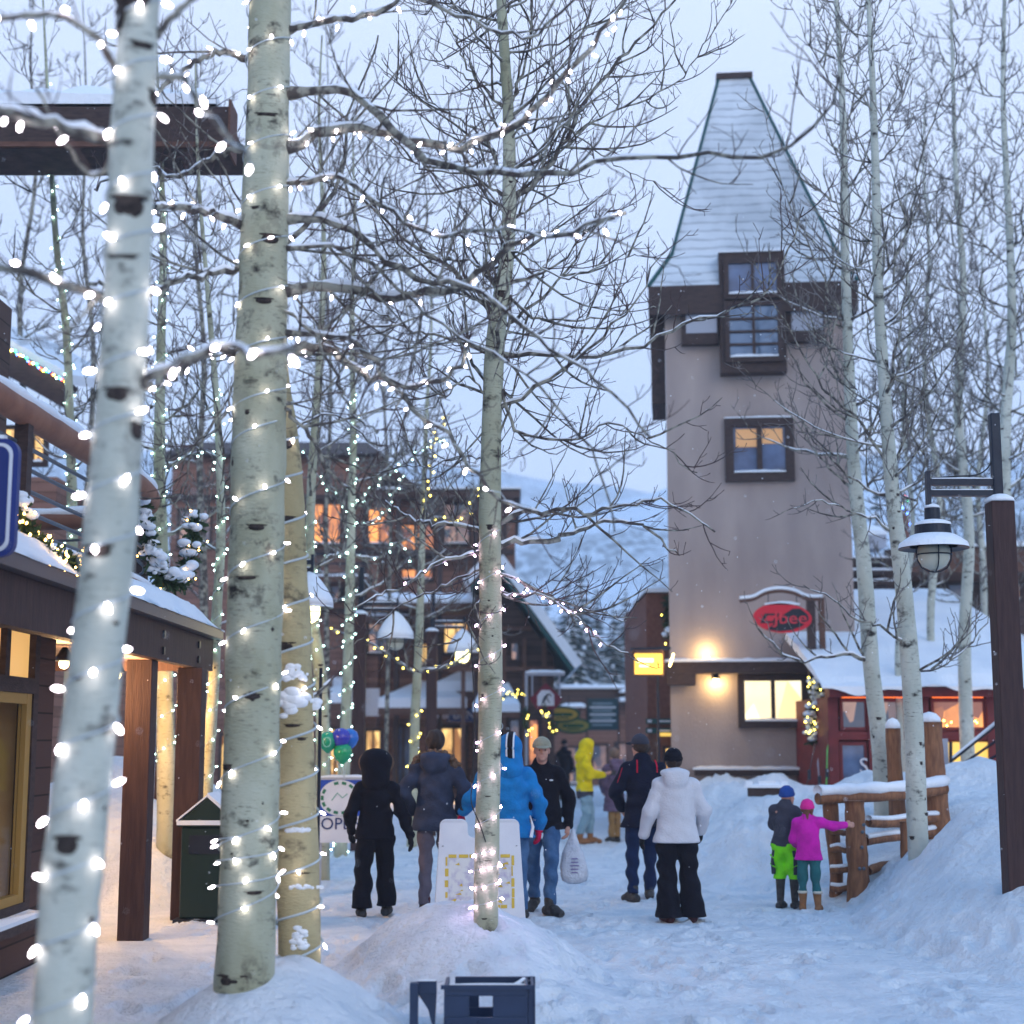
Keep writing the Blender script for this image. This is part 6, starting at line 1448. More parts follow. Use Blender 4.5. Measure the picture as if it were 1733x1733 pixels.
# ---------------------------------------------------------------- street lanterns
def lantern():
    X, D = GX(1708, 13.0, 2), 13.0
    root = thing('street_lantern', 'brown post with dark arm and unlit snow hatted lantern, right edge', 'street lamp', (X, D, HZ(X, D) - .1))
    z = lambda y: ZP(y, D)
    m = MB(); m.bb(X - .10, X + .10, D - .10, D + .10, root.location.z, z(850)); m.build('post', M['post_wood'], root, bevel=.01)
    m = MB(); m.lathe([(.13, 0), (.12, .03), (.07, .06), (.01, .075)], (X, D, z(850) + .002), 14); m.build('post_snow', M['snow'], root, smooth=True)
    m = MB(); m.bb(X - .055, X + .03, D - .04, D + .04, z(850), z(700)); m.build('upper_pole', M['metal_dark'], root, bevel=.012)
    xl = GX(1580, D, 3.4)
    m = MB(); m.bb(xl - .01, X - .056, D - .03, D + .03, z(822), z(811)); m.bb(xl - .01, X - .056, D - .03, D + .03, z(840), z(830)); m.bb(xl - .045, xl - .012, D - .035, D + .035, z(856), z(798)); ar = m.build('arm', M['metal_dark'], root)
    m = MB(); snowcap(m, xl, X - .06, D - .03, D + .03, z(811) + .001, .014, rgb, 0); snowcap(m, xl, X - .06, D - .03, D + .03, z(830) + .001, .012, rgb, 0); sub(m, 'arm_snow', M['snow'], ar)
    c = (xl, D, 0); zb = z(929)
    m = MB(); m.lathe([(.015, .38), (.03, .36), (.065, .35), (.068, .24), (.075, .235), (.15, .20), (.155, .13), (.19, .10), (.29, .01), (.295, .0), (.20, .02)], (xl, D, zb), 28, cap=False); sh = m.build('shade', M['metal_dark'], root, smooth=False)
    m = MB(); m.lathe([(.066, .352), (.060, .372), (.035, .385), (.01, .392)], (xl, D, zb), 20); m.lathe([(.157, .202), (.15, .225), (.10, .245), (.070, .25)], (xl, D, zb), 24, cap=False); m.lathe([(.298, .006), (.285, .05), (.235, .085), (.19, .115), (.16, .125)], (xl + .0, D, zb), 28, cap=False); sub(m, 'shade_snow', M['snow'], sh, smooth=True)
    m = MB(); m.lathe([(.13, .02), (.135, -.03), (.13, -.09), (.10, -.145), (.05, -.175), (.005, -.185)], (xl, D, zb), 22); gl = m.build('globe', M['lamp_off'], root, smooth=True)
    m = MB()
    for k in range(4):
        a = k * 1.571 + .785 + .785; m.tube([(xl + r_ * math.cos(a), D + r_ * math.sin(a), zb + h_) for r_, h_ in ((.15, .02), (.15, -.04), (.142, -.10), (.11, -.16), (.055, -.19), (.0, -.20))], .006, 5)
    m.tube([(xl + .148 * math.cos(a), D + .148 * math.sin(a), zb - .05) for a in [i * 6.283 / 24 for i in range(25)]], .006, 5, cap=False); m.build('cage', M['metal_dark'], root)
    m = MB(); m.tube(resample([P(1677, 712, D), P(1680, 750, D), P(1676, 785, D), P(1655, 803, D), P(1620, 806, D), P(1578, 809, D)], 30), .007, 6); m.build('cable', M['wire_dark'], root, smooth=True)
    return root
lan = lantern()
for i, (px, d, lab, on) in enumerate([(607, 25, 'farther lantern with tall snow hat on a brown post, between ochre and centre trunks', 0), (730, 29, 'small lit lantern glowing yellow just left of the slim centre trunk', 1), (440, 19, 'lit lantern peeping out right of the ochre trunk', 1)]):
    o = copy_tree(lan); o.location = (GX(px, d, 2), d, -.05); o.rotation_euler = (0, 0, math.pi); o['label'] = lab; o['group'] = 'street lanterns'
    zsh = 3.38 / 3.38
    hat = MB(); c = [k for k in kids(o) if k.name.startswith('globe')][0]
    if on: c.data = c.data.copy(); c.data.materials[0] = M['lamp_glow']; point('lantern_light', Vector((GX(px, d, 2) + .64, d, 3.1)), 12, (1, .85, .45), .12)
    # deeper snow on the far shades, and a longer post down to the ground
    hx = (lan.location.x - GX(1580, 13.0, 3.4))
    for k in kids(o):
        if k.name.startswith('post') and not k.name.startswith('post_snow'): k.scale.z = (ZP(850, 13.0) + .05) / (ZP(850, 13.0) - lan.location.z)
    zshift = lan.location.z
    o.location.z = zshift
    for k in kids(o):
        if k.name.startswith('post') and not k.name.startswith('post_snow'): k.location.z = -zshift - .05; k.scale.z = (ZP(850, 13.0) + .05) / (ZP(850, 13.0) - lan.location.z)
    hat.lathe([(.30, .03), (.285, .12), (.22, .24), (.13, .36), (.05, .44), (.01, .46)], (0, 0, 0), 20)
    V = hat.V[0]; V += np.array([-hx, 0, ZP(929, 13.0) - zshift]); hat.build('snow_hat', M['snow'], o, smooth=True, local=True)
lan['group'] = 'street lanterns'

# ---------------------------------------------------------------- litter bin
def litter_bin():
    D = 15.7; X = GX(354, D); z0 = 0; w_ = .25
    root = thing('litter_bin', 'dark green litter bin with pitched snowy lid beside the canopy post', 'bin', (X, D, 0))
    m = MB(); m.bb(X - w_, X + w_, D - w_, D + w_, .04, .92); m.build('body', mat('dark green metal', (.008, .022, .018), .4), root, bevel=.015)
    m = MB(); m.bb(X - w_ - .03, X + w_ + .03, D - w_ - .03, D + w_ + .03, .922, .96); m.prism([(X - w_ - .03, .962), (X + w_ + .03, .962), (X, 1.20)], D - w_ - .02, D + w_ + .02); m.build('lid', mat('dark green lid', (.008, .022, .018), .4), root)
    m = MB(); m.slab((X, D - w_ - .03, 1.25), (X + w_ + .05, D - w_ - .03, 1.0), (X + w_ + .05, D + w_ + .03, 1.0), (X, D + w_ + .03, 1.25), .04); m.slab((X - w_ - .05, D - w_ - .03, .99), (X, D - w_ - .03, 1.235), (X, D + w_ + .03, 1.235), (X - w_ - .05, D + w_ + .03, .99), .02)
    m.bb(X - w_ - .04, X + w_ + .04, D - w_ - .05, D - w_ - .025, .94, .985); m.build('lid_snow', M['snow'], root)
    m = MB(); m.bb(X - w_ - .05, X + w_ + .05, D - w_ - .05, D + w_ + .05, -.02, .035); m.build('base', M['metal_dark'], root)
    m = MB(); m.bb(X - .17, X + .17, D - w_ - .012, D - w_ - .004, .66, .84); m.build('opening_flap', M['metal_dark'], root)
litter_bin()
# ---------------------------------------------------------------- A-frame board
def a_board():
    D = 14.6
    X0, X1 = GX(738, D), GX(884, D); root = thing('sandwich_board', 'white plastic sandwich board with faded yellow bordered poster, behind the centre trunk', 'sandwich board', ((X0 + X1) / 2, D, 0), .06)
    zt = ZP(1392, D); xm = (X0 + X1) / 2; hw = (X1 - X0) / 2
    for s, nm in ((-1, 'front_panel'), (1, 'back_panel')):
        m = MB(); T = Matrix.Translation((xm, D, zt)) @ Matrix.Rotation(s * -.17, 4, 'X'); m.T = root.matrix_basis @ Matrix.Translation((0, 0, zt)) @ Matrix.Rotation(s * .19, 4, 'X')
        out_l = []
        def arc(cx, cz, r, a0, a1, n=6): return [(cx + r * math.cos(a0 + (a1 - a0) * i / n), cz + r * math.sin(a0 + (a1 - a0) * i / n)) for i in range(n + 1)]
        H_ = zt / math.cos(.19); hb = hw * 1.07; ht = hw * .93
        poly = [(-hb, -H_), (hb, -H_)] + [(ht, -.06)] + arc(ht - .06, -.03, .06, 0, 1.571) + arc(ht - .20, -.03, .06, 1.571, 3.14) + arc(ht - .20 - .06 - .05, -.09, .05, 0, -1.571) + arc(-(ht - .20 - .06 - .05), -.09, .05, -1.571, -3.14) + arc(-(ht - .20), -.03, .06, 0, 1.571) + arc(-(ht - .06), -.03, .06, 1.571, 3.14) + [(-ht, -.06)]
        m.prism(poly, -.018, .018)
        b = m.build(nm, M['white_paint'], root, bevel=.004)
        if s == -1:
            t = MB(); t.T = m.T
            pw, z1, z2 = hw * .80, -.30, -.78
            fr = mat('faded yellow print', (.60, .42, .06), .6); pt = mat('worn poster', (.62, .62, .62), .6, (.40, .36, .50), 16, lo=.45, hi=.7)
            t.bb(-pw + .03, pw - .03, -.0225, -.0185, z2 + .03, z1 - .03); sub(t, 'poster', pt, b)
            t = MB(); t.T = m.T; rg = random.Random(3)
            for x_ in (-pw, pw - .025): 
                for i in range(5): t.bb(x_ + rg.uniform(-.004, .004), x_ + rg.uniform(.010, .03), -.0225, -.019, z2 + (z1 - z2) * i / 5, z2 + (z1 - z2) * (i + rg.uniform(.5, 1)) / 5)
            for z_ in (z1 - .025, z2):
                for i in range(6): t.bb(-pw + .03 + (2 * pw - .06) * i / 6, -.0 - pw + .03 + (2 * pw - .06) * (i + rg.uniform(.3, .95)) / 6, -.0235, -.0195, z_, z_ + .03)
            for k_ in range(14):
                e_ = rg.choice((-1, 1)); cx = e_ * (pw - .05 - rg.random() * .10); cz = rg.uniform(z2 + .05, z1 - .06); a_ = rg.uniform(.01, .035)
                t.add([(cx - a_, -.0245, cz - .006), (cx + a_, -.0245, cz - .01 + rg.uniform(-.02, .02)), (cx + a_ * .6, -.0245, cz + .012)], [(0, 1, 2)])
            sub(t, 'poster_border', fr, b)
            t = MB(); t.T = m.T; t.lathe([(.008, 0), (.008, .004)], (-hw * .86, -.024, -.22), 8); t.lathe([(.008, 0), (.008, .004)], (hw * .86, -.024, -.22), 8); sub(t, 'rivet', M['metal_dark'], b)
            text_obj('anc', .10, m.T @ Matrix.Translation((-.06, -.021, -1.13)) @ FACE, M['metal_dark'], root).parent = b
a_board()
# ---------------------------------------------------------------- banner and balloons
def banner():
    D = 19.0; root = thing('banner', 'blue banner reading OPEN under a white and green oval emblem', 'banner', (GX(580, D), D, 0)); x0, x1 = GX(538, D), GX(622, D); z0, z1 = ZP(1412, D), ZP(1320, D)
    m = MB(); m.bb(x0, x1, D, D + .03, z0 + .22, z1); b = m.build('cloth', mat('banner blue', (.012, .06, .38), .6), root)
    m = MB(); m.bb(x0, x1, D, D + .03, z0 - .1, z0 + .215); b2 = m.build('lower_panel', M['white_paint'], root)
    text_obj('OPEN', .20, Matrix.Translation(((x0 + x1) / 2 - .02, D - .006, z0 + .12)) @ FACE, mat('banner lettering', (.02, .04, .14), .6), root)
    c = ((x0 + x1) / 2 - .05, (z0 + .22 + z1) / 2)
    def el(a, b_): return [(c[0] + a * math.cos(t), c[1] + b_ * math.sin(t)) for t in [i * 6.283 / 32 for i in range(32)]]
    m = MB(); m.prism(el(.255, .215), D - .008, D - .003); sub(m, 'oval', M['white_paint'], b); m = MB()
    for i in range(14):
        if i in (5, 12): continue
        a = i * 6.283 / 14; m.box((c[0] + .215 * math.cos(a), D - .011, c[1] + .178 * math.sin(a)), (.055, .004, .035), rot=Matrix.Rotation(-(a + 1.571), 3, 'Y'))
    sub(m, 'ring_marks', mat('banner green', (.02, .16, .09), .6), b)
    m = MB(); m.tube([(c[0] - .1, D - .012, c[1] - .03), (c[0] - .03, D - .012, c[1] + .06), (c[0] + .03, D - .012, c[1]), (c[0] + .09, D - .012, c[1] + .05)], .008, 5); sub(m, 'emblem', mat('banner grey green', (.2, .4, .35), .6), b)
    m = MB(); m.bb(x0 - .02, x1 + .02, D - .01, D + .05, z1 + .001, z1 + .03); [m.bb(x_, x_ + .03, D + .031, D + .06, 0, z1) for x_ in (x0, x1 - .03)]; m.build('frame', M['panel'], root)
    m = MB(); snowcap(m, x0, x1, D - .01, D + .05, z1 + .032, .03, rgb, 0); m.build('snow', M['snow'], root)
    for px, py, col, lab in ((555, 1256, (.01, .28, .15), 'green balloon with a pale ring, leftmost of the cluster'), (577, 1250, (.03, .03, .36), 'dark blue balloon at the top of the cluster'), (591, 1251, (.01, .13, .50), 'mid blue balloon behind the dark blue one'), (580, 1275, (.01, .30, .12), 'green balloon lowest in the cluster')):
        DD = D - .2 + (.15 if px == 591 else 0); c = P(px, py, DD); bl = thing('balloon', lab, 'balloon', c - Vector((0, 0, .13)), group='balloons above the banner')
        m = MB(); m.lathe([(.012, -.135), (.03, -.12), (.08, -.075), (.112, -.01), (.115, .03), (.095, .085), (.05, .118), (.005, .128)], c, 24); m.build('skin', mat('balloon', col, .25, spec=.6), bl, smooth=True)
        m = MB(); m.tube([c - Vector((0, 0, .135)), Vector((c.x * .5 + P(582, 1310, DD).x * .5, DD, c.z - .22)), P(583, 1318, DD)], .003, 4); m.build('string', M['wire'], bl)
        if px == 555: m = MB(); m.tube([(c.x + .045 * math.cos(t), DD - .108, c.z + .055 * math.sin(t)) for t in [i * 6.283 / 20 for i in range(21)]], .006, 5, cap=False); m.build('ring_mark', mat('pale green print', (.25, .6, .45), .5), bl)
banner()
# ---------------------------------------------------------------- crates at the lower edge
def crates():
    mt_ = mat('dark blue plastic', (.006, .02, .06), .4, (.012, .03, .08), 6, spec=.5)
    D = 9.35; z1 = ZP(1668, D); X0, X1 = GX(752, D, .3), GX(893, D, .3)
    root = thing('plastic_crate', 'open dark blue plastic crate with handle slots half sunk in snow at the lower edge', 'crate', ((X0 + X1) / 2, D, 0), .0)
    H_ = .42; zz = z1 - H_; t = .022; DP = .34
    m = MB()
    def wall(x0, x1, y0, y1):  # wall with a slot
        m.bb(x0, x1, y0, y1, zz, z1 - .18); m.bb(x0, x1, y0, y1, z1 - .06, z1)
        if x1 - x0 > y1 - y0: L_ = x1 - x0; m.bb(x0, x0 + L_ * .30, y0, y1, z1 - .18, z1 - .06); m.bb(x1 - L_ * .42, x1, y0, y1, z1 - .18, z1 - .06)
        else: L_ = y1 - y0; m.bb(x0, x1, y0, y0 + L_ * .35, z1 - .18, z1 - .06); m.bb(x0, x1, y1 - L_ * .35, y1, z1 - .18, z1 - .06)
    wall(X0, X1, D, D + t); wall(X0 + .05, X1 + .05, D + DP, D + DP + t)
    wall(X1 - t + .003, X1 + .003, D + t, D + DP); wall(X0 - .003, X0 + t - .003, D + t, D + DP)
    m.build('walls', mt_, root, bevel=.004)
    m = MB(); m.bb(X0, X1, D + t, D + DP, zz + .02, zz + .04); m.build('floor', mt_, root)
    m = MB(); m.bb(X1 + .006, X1 + .03, D + .02, D + .05, zz, z1 - .004); m.bb(X1 + .006, X1 + .03, D + DP * .6, D + DP * .7, zz, z1 - .004); m.bb(X0 + .2, X0 + .22, D - .012, D - .001, zz, z1 - .2)
    m.bb(X0 - .02, X1 + .02, D - .014, D - .001, z1 - .02, z1 + .004); m.bb(X1 + .02, X1 + .035, D - .01, D + DP, z1 - .02, z1 + .004); m.build('rim', mt_, root)
    m = MB(); snowcap(m, X0 + .03, X1 - .02, D + .002, D + t, z1 + .0045, .008, rgb, 0); m.tube(resample([Vector((X0 + .05, D + .03, z1 - .01)), Vector((X0 + .2, D + .07, z1 - .035)), Vector((X1 - .1, D + .1, z1 - .02)), Vector((X1 - .02, D + .25, z1))], 12), .012, 6); m.build('snow', M['snow'], root)
    r2 = thing('plastic_post', 'dark blue plastic crate corner sticking up left of the open crate', 'crate', (GX(716, D), D, 0)); m = MB()
    pxb(m, 693, 707, 1664, 1790, D, .06); pxb(m, 706, 739, 1660, 1683, D + .061, .03); x0 = GX(706, D + .06, .3); x1 = GX(739, D + .06, .3)
    m.prism([(x0, ZP(1684, D)), (x1, ZP(1684, D)), (x1 - .01, ZP(1745, D)), (x1 - .03, ZP(1735, D)), (x1 - .05, ZP(1712, D))], D + .065, D + .09); m.build('corner', mt_, r2, bevel=.004)
    m = MB(); snowcap(m, GX(707, D + .06, .4), GX(738, D + .06, .4), D + .062, D + .09, ZP(1660, D + .061) + .002, .006, rgb, 0); m.build('snow', M['snow'], r2)
crates()
# ---------------------------------------------------------------- log railing
def logfence():
    root = thing('log_railing', 'rustic peeled log railing with snow on its rails, by the children', 'railing', P(1450, 1520, 16.4)); root.location.z = 0
    m = MB()
    def log(name, a, b, r0, r1, n=12, mtl='log', wob=.012, seed=0):
        rg = random.Random(seed); q = resample([a, a.lerp(b, .3) + Vector((rg.gauss(0, wob), 0, rg.gauss(0, wob))), a.lerp(b, .7) + Vector((rg.gauss(0, wob), 0, rg.gauss(0, wob))), b], 14)
        mm = MB(); mm.tube(q, [(r0 + (r1 - r0) * i / 13) * (1 + rg.uniform(-.06, .06)) for i in range(14)], n); return mm.build(name, M[mtl], root, smooth=True), q
    DA, DB = 16.9, 17.2
    log('post', P(1452, 1530, DA), P(1446, 1355, DA), .125, .105, seed=1); log('post', P(1414, 1520, DB), P(1405, 1358, DB), .07, .085, seed=2)
    log('post', P(1590, 1440, 17.85), P(1574, 1222, 17.85), .15, .135, seed=3); log('post', P(1520, 1400, 18.2), P(1511, 1232, 18.2), .10, .085, seed=4); log('post', P(1536, 1470, 16.9), P(1530, 1390, 16.9), .05, .05, seed=12)
    ra, q1 = log('top_rail', P(1384, 1352, 17.0), P(1600, 1334, 17.7), .062, .066, seed=5)
    rb, q2 = log('middle_rail', P(1470, 1392, 17.0), P(1585, 1384, 17.7), .052, .05, seed=6); rc, q3 = log('middle_rail', P(1465, 1424, 17.0), P(1580, 1408, 17.7), .05, .05, seed=7)
    rd, q4 = log('low_rail', P(1470, 1474, 17.0), P(1540, 1462, 17.4), .05, .045, seed=8)
    for i, y_ in enumerate((1404, 1436, 1470, 1500)):
        r_, q = log('rung', P(1406, y_ + 2, 17.1), P(1446, y_, 16.95), .042, .042, 10, seed=20 + i)
        s = MB(); s.tube([p + Vector((0, -.01, .036)) for p in q], .036, 8, squash=.6); sub(s, 'rung_snow', M['snow'], r_, smooth=True)
    s = MB(); rg = random.Random(9); s.tube([p + Vector((0, 0, .085)) for p in q1], [.085 + rg.uniform(-.012, .02) for _ in q1], 10, squash=.75); sub(s, 'rail_snow', M['snow'], ra, smooth=True)
    for r_, q in ((rb, q2), (rc, q3)): s = MB(); s.tube([p + Vector((0, 0, .05)) for p in q], .05, 8, squash=.6); sub(s, 'rail_snow', M['snow'], r_, smooth=True)
    for px, py, d, r in ((1573, 1221, 17.85, .13), (1511, 1231, 18.2, .09)): s = MB(); s.lathe([(r, -.01), (r * .95, .04), (r * .6, .09), (r * .1, .11)], P(px, py, d), 14); s.build('post_snow', M['snow'], root, smooth=True)
    m = MB()
    for px, py in ((1462, 1396), (1460, 1408), (1459, 1434), (1462, 1470), (1455, 1470)): m.ell(P(px, py, 16.77), (.02, .012, .02), 8, 5)
    m.build('bolt', M['rail_metal'], root)
logfence()
# ---------------------------------------------------------------- falling snow
rg = random.Random(99); m = MB()
for i in range(1700):
    d = 3.5 + 22 * rg.random() ** .8; s = .0035 * rg.uniform(.6, 1.5) * (1 if d > 7 else .7)
    c = P(rg.uniform(-20, 1753), rg.uniform(-20, 1753), d)
    if c.z < HZ(c.x, c.y) + .05: continue
    m.ell(c, (s, s, s), 5, 3)
tag(m.build('snow_flakes', M['snow'], None, smooth=True), 'fine snow falling through the air', 'snow flakes', kind='stuff')
# ---------------------------------------------------------------- haze
def haze(dens):
    m = MB(); m.bb(-1390, 1390, -55, 1390, -12, 330); mt_ = bpy.data.materials.new('haze'); mt_.use_nodes = True; n = mt_.node_tree
    n.nodes.remove(n.nodes['Principled BSDF']); v = n.nodes.new('ShaderNodeVolumePrincipled'); v.inputs['Color'].default_value = (.92, .95, 1, 1); v.inputs['Density'].default_value = dens; v.inputs['Anisotropy'].default_value = 0.0
    n.links.new(v.outputs[0], n.nodes['Material Output'].inputs['Volume']); o = m.build('haze', mt_, None); tag(o, kind='stuff')
haze(0.0009)
# ---------------------------------------------------------------- first aspen, nearest, cut by the left of the frame
def aspen_near():
    root = thing('aspen_tree', 'nearest pale aspen trunk with big black knots, wound with lights, in front of the storefront', 'tree', P(108, 1733, 5.7))
    root.location.z = HZ(root.location.x, 5.7)
    T = Tree(11, .0026)
    px = [(98, 2010), (105, 1733), (120, 1500), (150, 1240), (178, 980), (198, 740), (215, 480), (224, 240), (238, 0), (252, -260), (266, -560)]
    q, rr = trunk_mesh(root, [P(a, b, 5.7) for a, b in px], [.112, .105, .100, .097, .093, .090, .087, .084, .079, .070, .055], M['bark_cool'], 3)
    H = 2570.0
    for py, an, w_, h_ in [(745, .1, .036, .026), (1005, -.15, .045, .022), (1485, -.05, .036, .034), (760, -1.2, .03, .02), (800, 1.25, .032, .03), (450, .2, .05, .042), (75, -.15, .07, .05),
                           (85, -1.1, .06, .06), (1210, -.5, .02, .008), (155, .5, .035, .014), (1410, 1.3, .02, .014), (1580, 1.2, .02, .02), (630, -1.3, .02, .02), (240, 1.3, .03, .03), (520, 0.0, .05, .008), (1120, .9, .012, .006)]:
        add_knot(T, q, rr, (2010 - py) / H, an, w_ * 1.15, h_ * 1.15)
    Ls = [([(240, 650), (300, 615), (380, 585), (430, 600), (500, 590)], .022, .010, 5.3), ([(205, 508), (130, 490), (60, 465), (0, 452), (-80, 420)], .022, .014, 5.6),
          ([(190, 240), (130, 222), (60, 205), (0, 185), (-60, 150)], .028, .02, 5.5), ([(200, 120), (160, 60), (100, 25), (40, 28), (-30, 35)], .016, .010, 5.5),
          ([(270, 130), (310, 130), (335, 175), (380, 225), (420, 270)], .014, .008, 5.4), ([(265, 60), (300, 20), (350, -20)], .016, .010, 5.6),
          ([(200, 260), (160, 300), (110, 240), (60, 150)], .012, .006, 5.8), ([(235, 400), (300, 395), (360, 430)], .009, .005, 5.9), ([(170, 500), (110, 560), (30, 580)], .009, .004, 5.4)]
    for pxs, r0, r1, de in Ls:
        pts = resample(pixpath(pxs, 5.7, de), 16); T.limb(pts, r0, r1, 9); T.twigs(pts, 3.5, .55, 1)
    T.finish(root)
    rg = random.Random(3)
    lr = thing('string_lights', 'big blurred white string lights spiralling up the nearest pale trunk', 'string lights', root.location, group='strings of lights on the aspens')
    wind(lr, spiral(q, rr, .06, .97, .235, 3.6), .20, 'big', rg, .0045)
    l2 = thing('string_lights', 'white lights strung along the nearest aspen\'s bough towards the next trunk', 'string lights', P(300, 615, 5.6), group='strings of lights on the aspens')
    wind_limb(l2, pixpath(Ls[0][0], 5.7, 5.3), .075, 'big', rg, .022)
    for bi, lab in ((1, 'white lights on the middle left bough of the nearest aspen'), (4, 'white lights on the drooping upper right bough of the nearest aspen'), (3, 'white lights on the top left bough of the nearest aspen')):
        l4 = thing('string_lights', lab, 'string lights', P(Ls[bi][0][1][0], Ls[bi][0][1][1], 5.6), group='strings of lights on the aspens'); wind_limb(l4, pixpath(Ls[bi][0], 5.7, Ls[bi][3]), .14, 'big', rg, .022)
    l3 = thing('string_lights', 'white lights on the bough reaching the upper left edge of the view', 'string lights', P(60, 205, 5.6), group='strings of lights on the aspens')
    wind_limb(l3, pixpath(Ls[2][0], 5.7, 5.5), .08, 'big', rg, .026)
aspen_near()

# ---------------------------------------------------------------- second aspen: thick trunk with wide boughs
def aspen_second():
    D = 9.3
    root = thing('aspen_tree', 'thickest aspen, olive cream bark with light strings, rising from a snow mound left of centre', 'tree', (GX(414, D, .3), D, HZ(GX(414, D, .3), D) - .05))
    T = Tree(21, .0030)
    px = [(412, 1740), (414, 1640), (420, 1450), (428, 1200), (434, 950), (438, 700), (446, 480), (452, 250), (456, 0), (460, -280), (462, -620)]
    q, rr = trunk_mesh(root, [P(a, b, D) for a, b in px], [.185, .175, .166, .162, .158, .152, .142, .137, .125, .10, .06], M['bark'], 5, 26)
    H = 2360.0
    for py, an, w_, h_ in [(1640, -.25, .075, .04), (1225, .15, .05, .018), (1215, .15, .02, .03), (960, .15, .05, .022), (1030, -.2, .06, .012), (1340, -.9, .05, .02), (430, -.3, .03, .012), (490, .4, .055, .035),
                           (265, .1, .06, .014), (60, .3, .03, .016), (1515, .4, .05, .012), (770, -.3, .02, .02), (860, -1.0, .03, .04), (1120, .8, .03, .03), (590, .2, .05, .02), (1420, .1, .012, .008), (1455, -.4, .012, .007), (1380, .6, .01, .012)]:
        add_knot(T, q, rr, (1740 - py) / H, an, w_, h_)
    B = [([(485, 250), (540, 228), (600, 215), (680, 235), (760, 250), (830, 232), (900, 190), (950, 130), (1000, 80), (1045, 30), (1060, -30)], .034, .010, 8.6),
         ([(480, 372), (570, 372), (640, 425), (700, 470), (780, 478), (850, 520), (930, 590), (1030, 660), (1100, 740)], .026, .006, 8.2),
         ([(480, 492), (560, 490), (640, 500), (720, 498), (790, 475), (850, 420), (900, 400), (980, 390), (1060, 360)], .034, .010, 8.8),
         ([(480, 565), (560, 570), (620, 600), (690, 680), (760, 740), (830, 830), (900, 865)], .020, .008, 8.5),
         ([(470, 600), (540, 585), (600, 620), (650, 645), (720, 650), (760, 635), (800, 580)], .030, .010, 9.6),
         ([(490, 158), (560, 148), (620, 175), (660, 215), (740, 280), (840, 292), (930, 290), (1040, 270), (1180, 262), (1300, 268), (1390, 200), (1420, 130)], .030, .006, 7.6),
         ([(490, 50), (560, 35), (640, 20), (700, -20)], .022, .012, 9.0), ([(415, 385), (370, 365), (320, 352), (262, 350)], .028, .018, 8.6),
         ([(415, 455), (360, 462), (300, 475), (240, 490), (150, 480)], .022, .010, 8.2), ([(415, 600), (350, 590), (290, 640), (240, 660)], .026, .012, 8.4),
         ([(418, 100), (370, 88), (310, 120), (260, 160)], .02, .01, 8.8), ([(480, 320), (560, 300), (640, 340), (740, 400), (820, 390), (960, 395), (1040, 370)], .018, .006, 7.8),
         ([(470, 680), (520, 730), (560, 800), (610, 840), (620, 860)], .014, .006, 9.0), ([(480, 520), (540, 580), (590, 690), (640, 730)], .012, .005, 8.6),
         ([(410, 250), (350, 270), (300, 300), (230, 280), (160, 320)], .018, .006, 10.2), ([(470, -80), (600, -60), (760, 20), (900, 60), (1000, -40)], .02, .006, 8.8),
         ([(480, 420), (600, 430), (760, 560), (900, 640), (1010, 780), (1040, 900)], .014, .004, 8.0), ([(420, 540), (380, 700), (330, 760), (300, 860)], .010, .004, 9.8)]
    for pxs, r0, r1, de in B:
        pts = resample(pixpath(pxs, D, de), 26); T.limb(pts, r0 * 1.15, r1 * 1.1, 9); T.twigs(pts, 5.2, .85, 2, .5)
    T.finish(root)
    rg = random.Random(13)
    lr = thing('string_lights', 'white string lights wound up the thickest aspen trunk left of centre', 'string lights', root.location, group='strings of lights on the aspens')
    wind(lr, spiral(q, rr, .055, .40, .40, 1.0), .27, 'big', rg, .0045)
    wind(lr, spiral(q, rr, .40, .97, .33, 2.0), .22, 'big', rg, .0045, n_max=60)
    for bi, ev, lab in [(6, .11, 'lights on the short upper bough running right off the top of the thickest trunk'), (7, .10, 'lights on the bough joining the thickest trunk to the nearest one at window bay height'), (10, .13, 'lights on the upper left bough between the two near trunks'), (11, .26, 'scattered lights on the mid height bough of the thickest aspen'), (9, .09, 'lights bunched on the low left bough of the thickest aspen'),
                        (0, .065, 'white lights along the snowy bough sweeping right to the top of the view'), (4, .085, 'blurred lights on the low bough arching right from the thickest trunk'),
                        (3, .22, 'widely spaced lights down the dark bough crossing behind the slim centre trunk'), (2, .20, 'few lights along the snow capped middle bough of the thickest aspen')]:
        pts = pixpath(B[bi][0], D, B[bi][3])
        l_ = thing('string_lights', lab, 'string lights', pts[2], group='strings of lights on the aspens'); wind_limb(l_, pts, ev, 'big', rg, .026)
    l_ = thing('string_lights', 'cluster of lights tied round the foot of the thickest trunk', 'string lights', q[6], group='strings of lights on the aspens')
    wind(l_, spiral(q, rr, .085, .125, .13, .0), .21, 'big', rg, .0045, jit=.6)
    # twin trunk just behind
    D2 = 9.95
    r2 = thing('aspen_tree', 'ochre aspen trunk with clinging snow, close behind the thickest one', 'tree', (GX(505, D2, .2), D2, HZ(GX(505, D2, .2), D2) - .05))
    T2 = Tree(23, .003)
    px = [(508, 1740), (506, 1600), (502, 1400), (495, 1150), (484, 900), (474, 740), (462, 640), (450, 400), (452, 200), (458, -100)]
    q2, rr2 = trunk_mesh(r2, [P(a, b, D2) for a, b in px], [.142, .138, .134, .13, .122, .11, .09, .06, .045, .03], M['bark_warm'], 7, 20)
    for py, an, w_, h_ in [(1250, .1, .05, .012), (1270, .5, .035, .012), (930, .3, .04, .02), (1480, 0, .1, .005), (790, .4, .05, .03), (1130, -.2, .06, .03)]:
        add_knot(T2, q2, rr2, (1740 - py) / 1840, an, w_, h_)
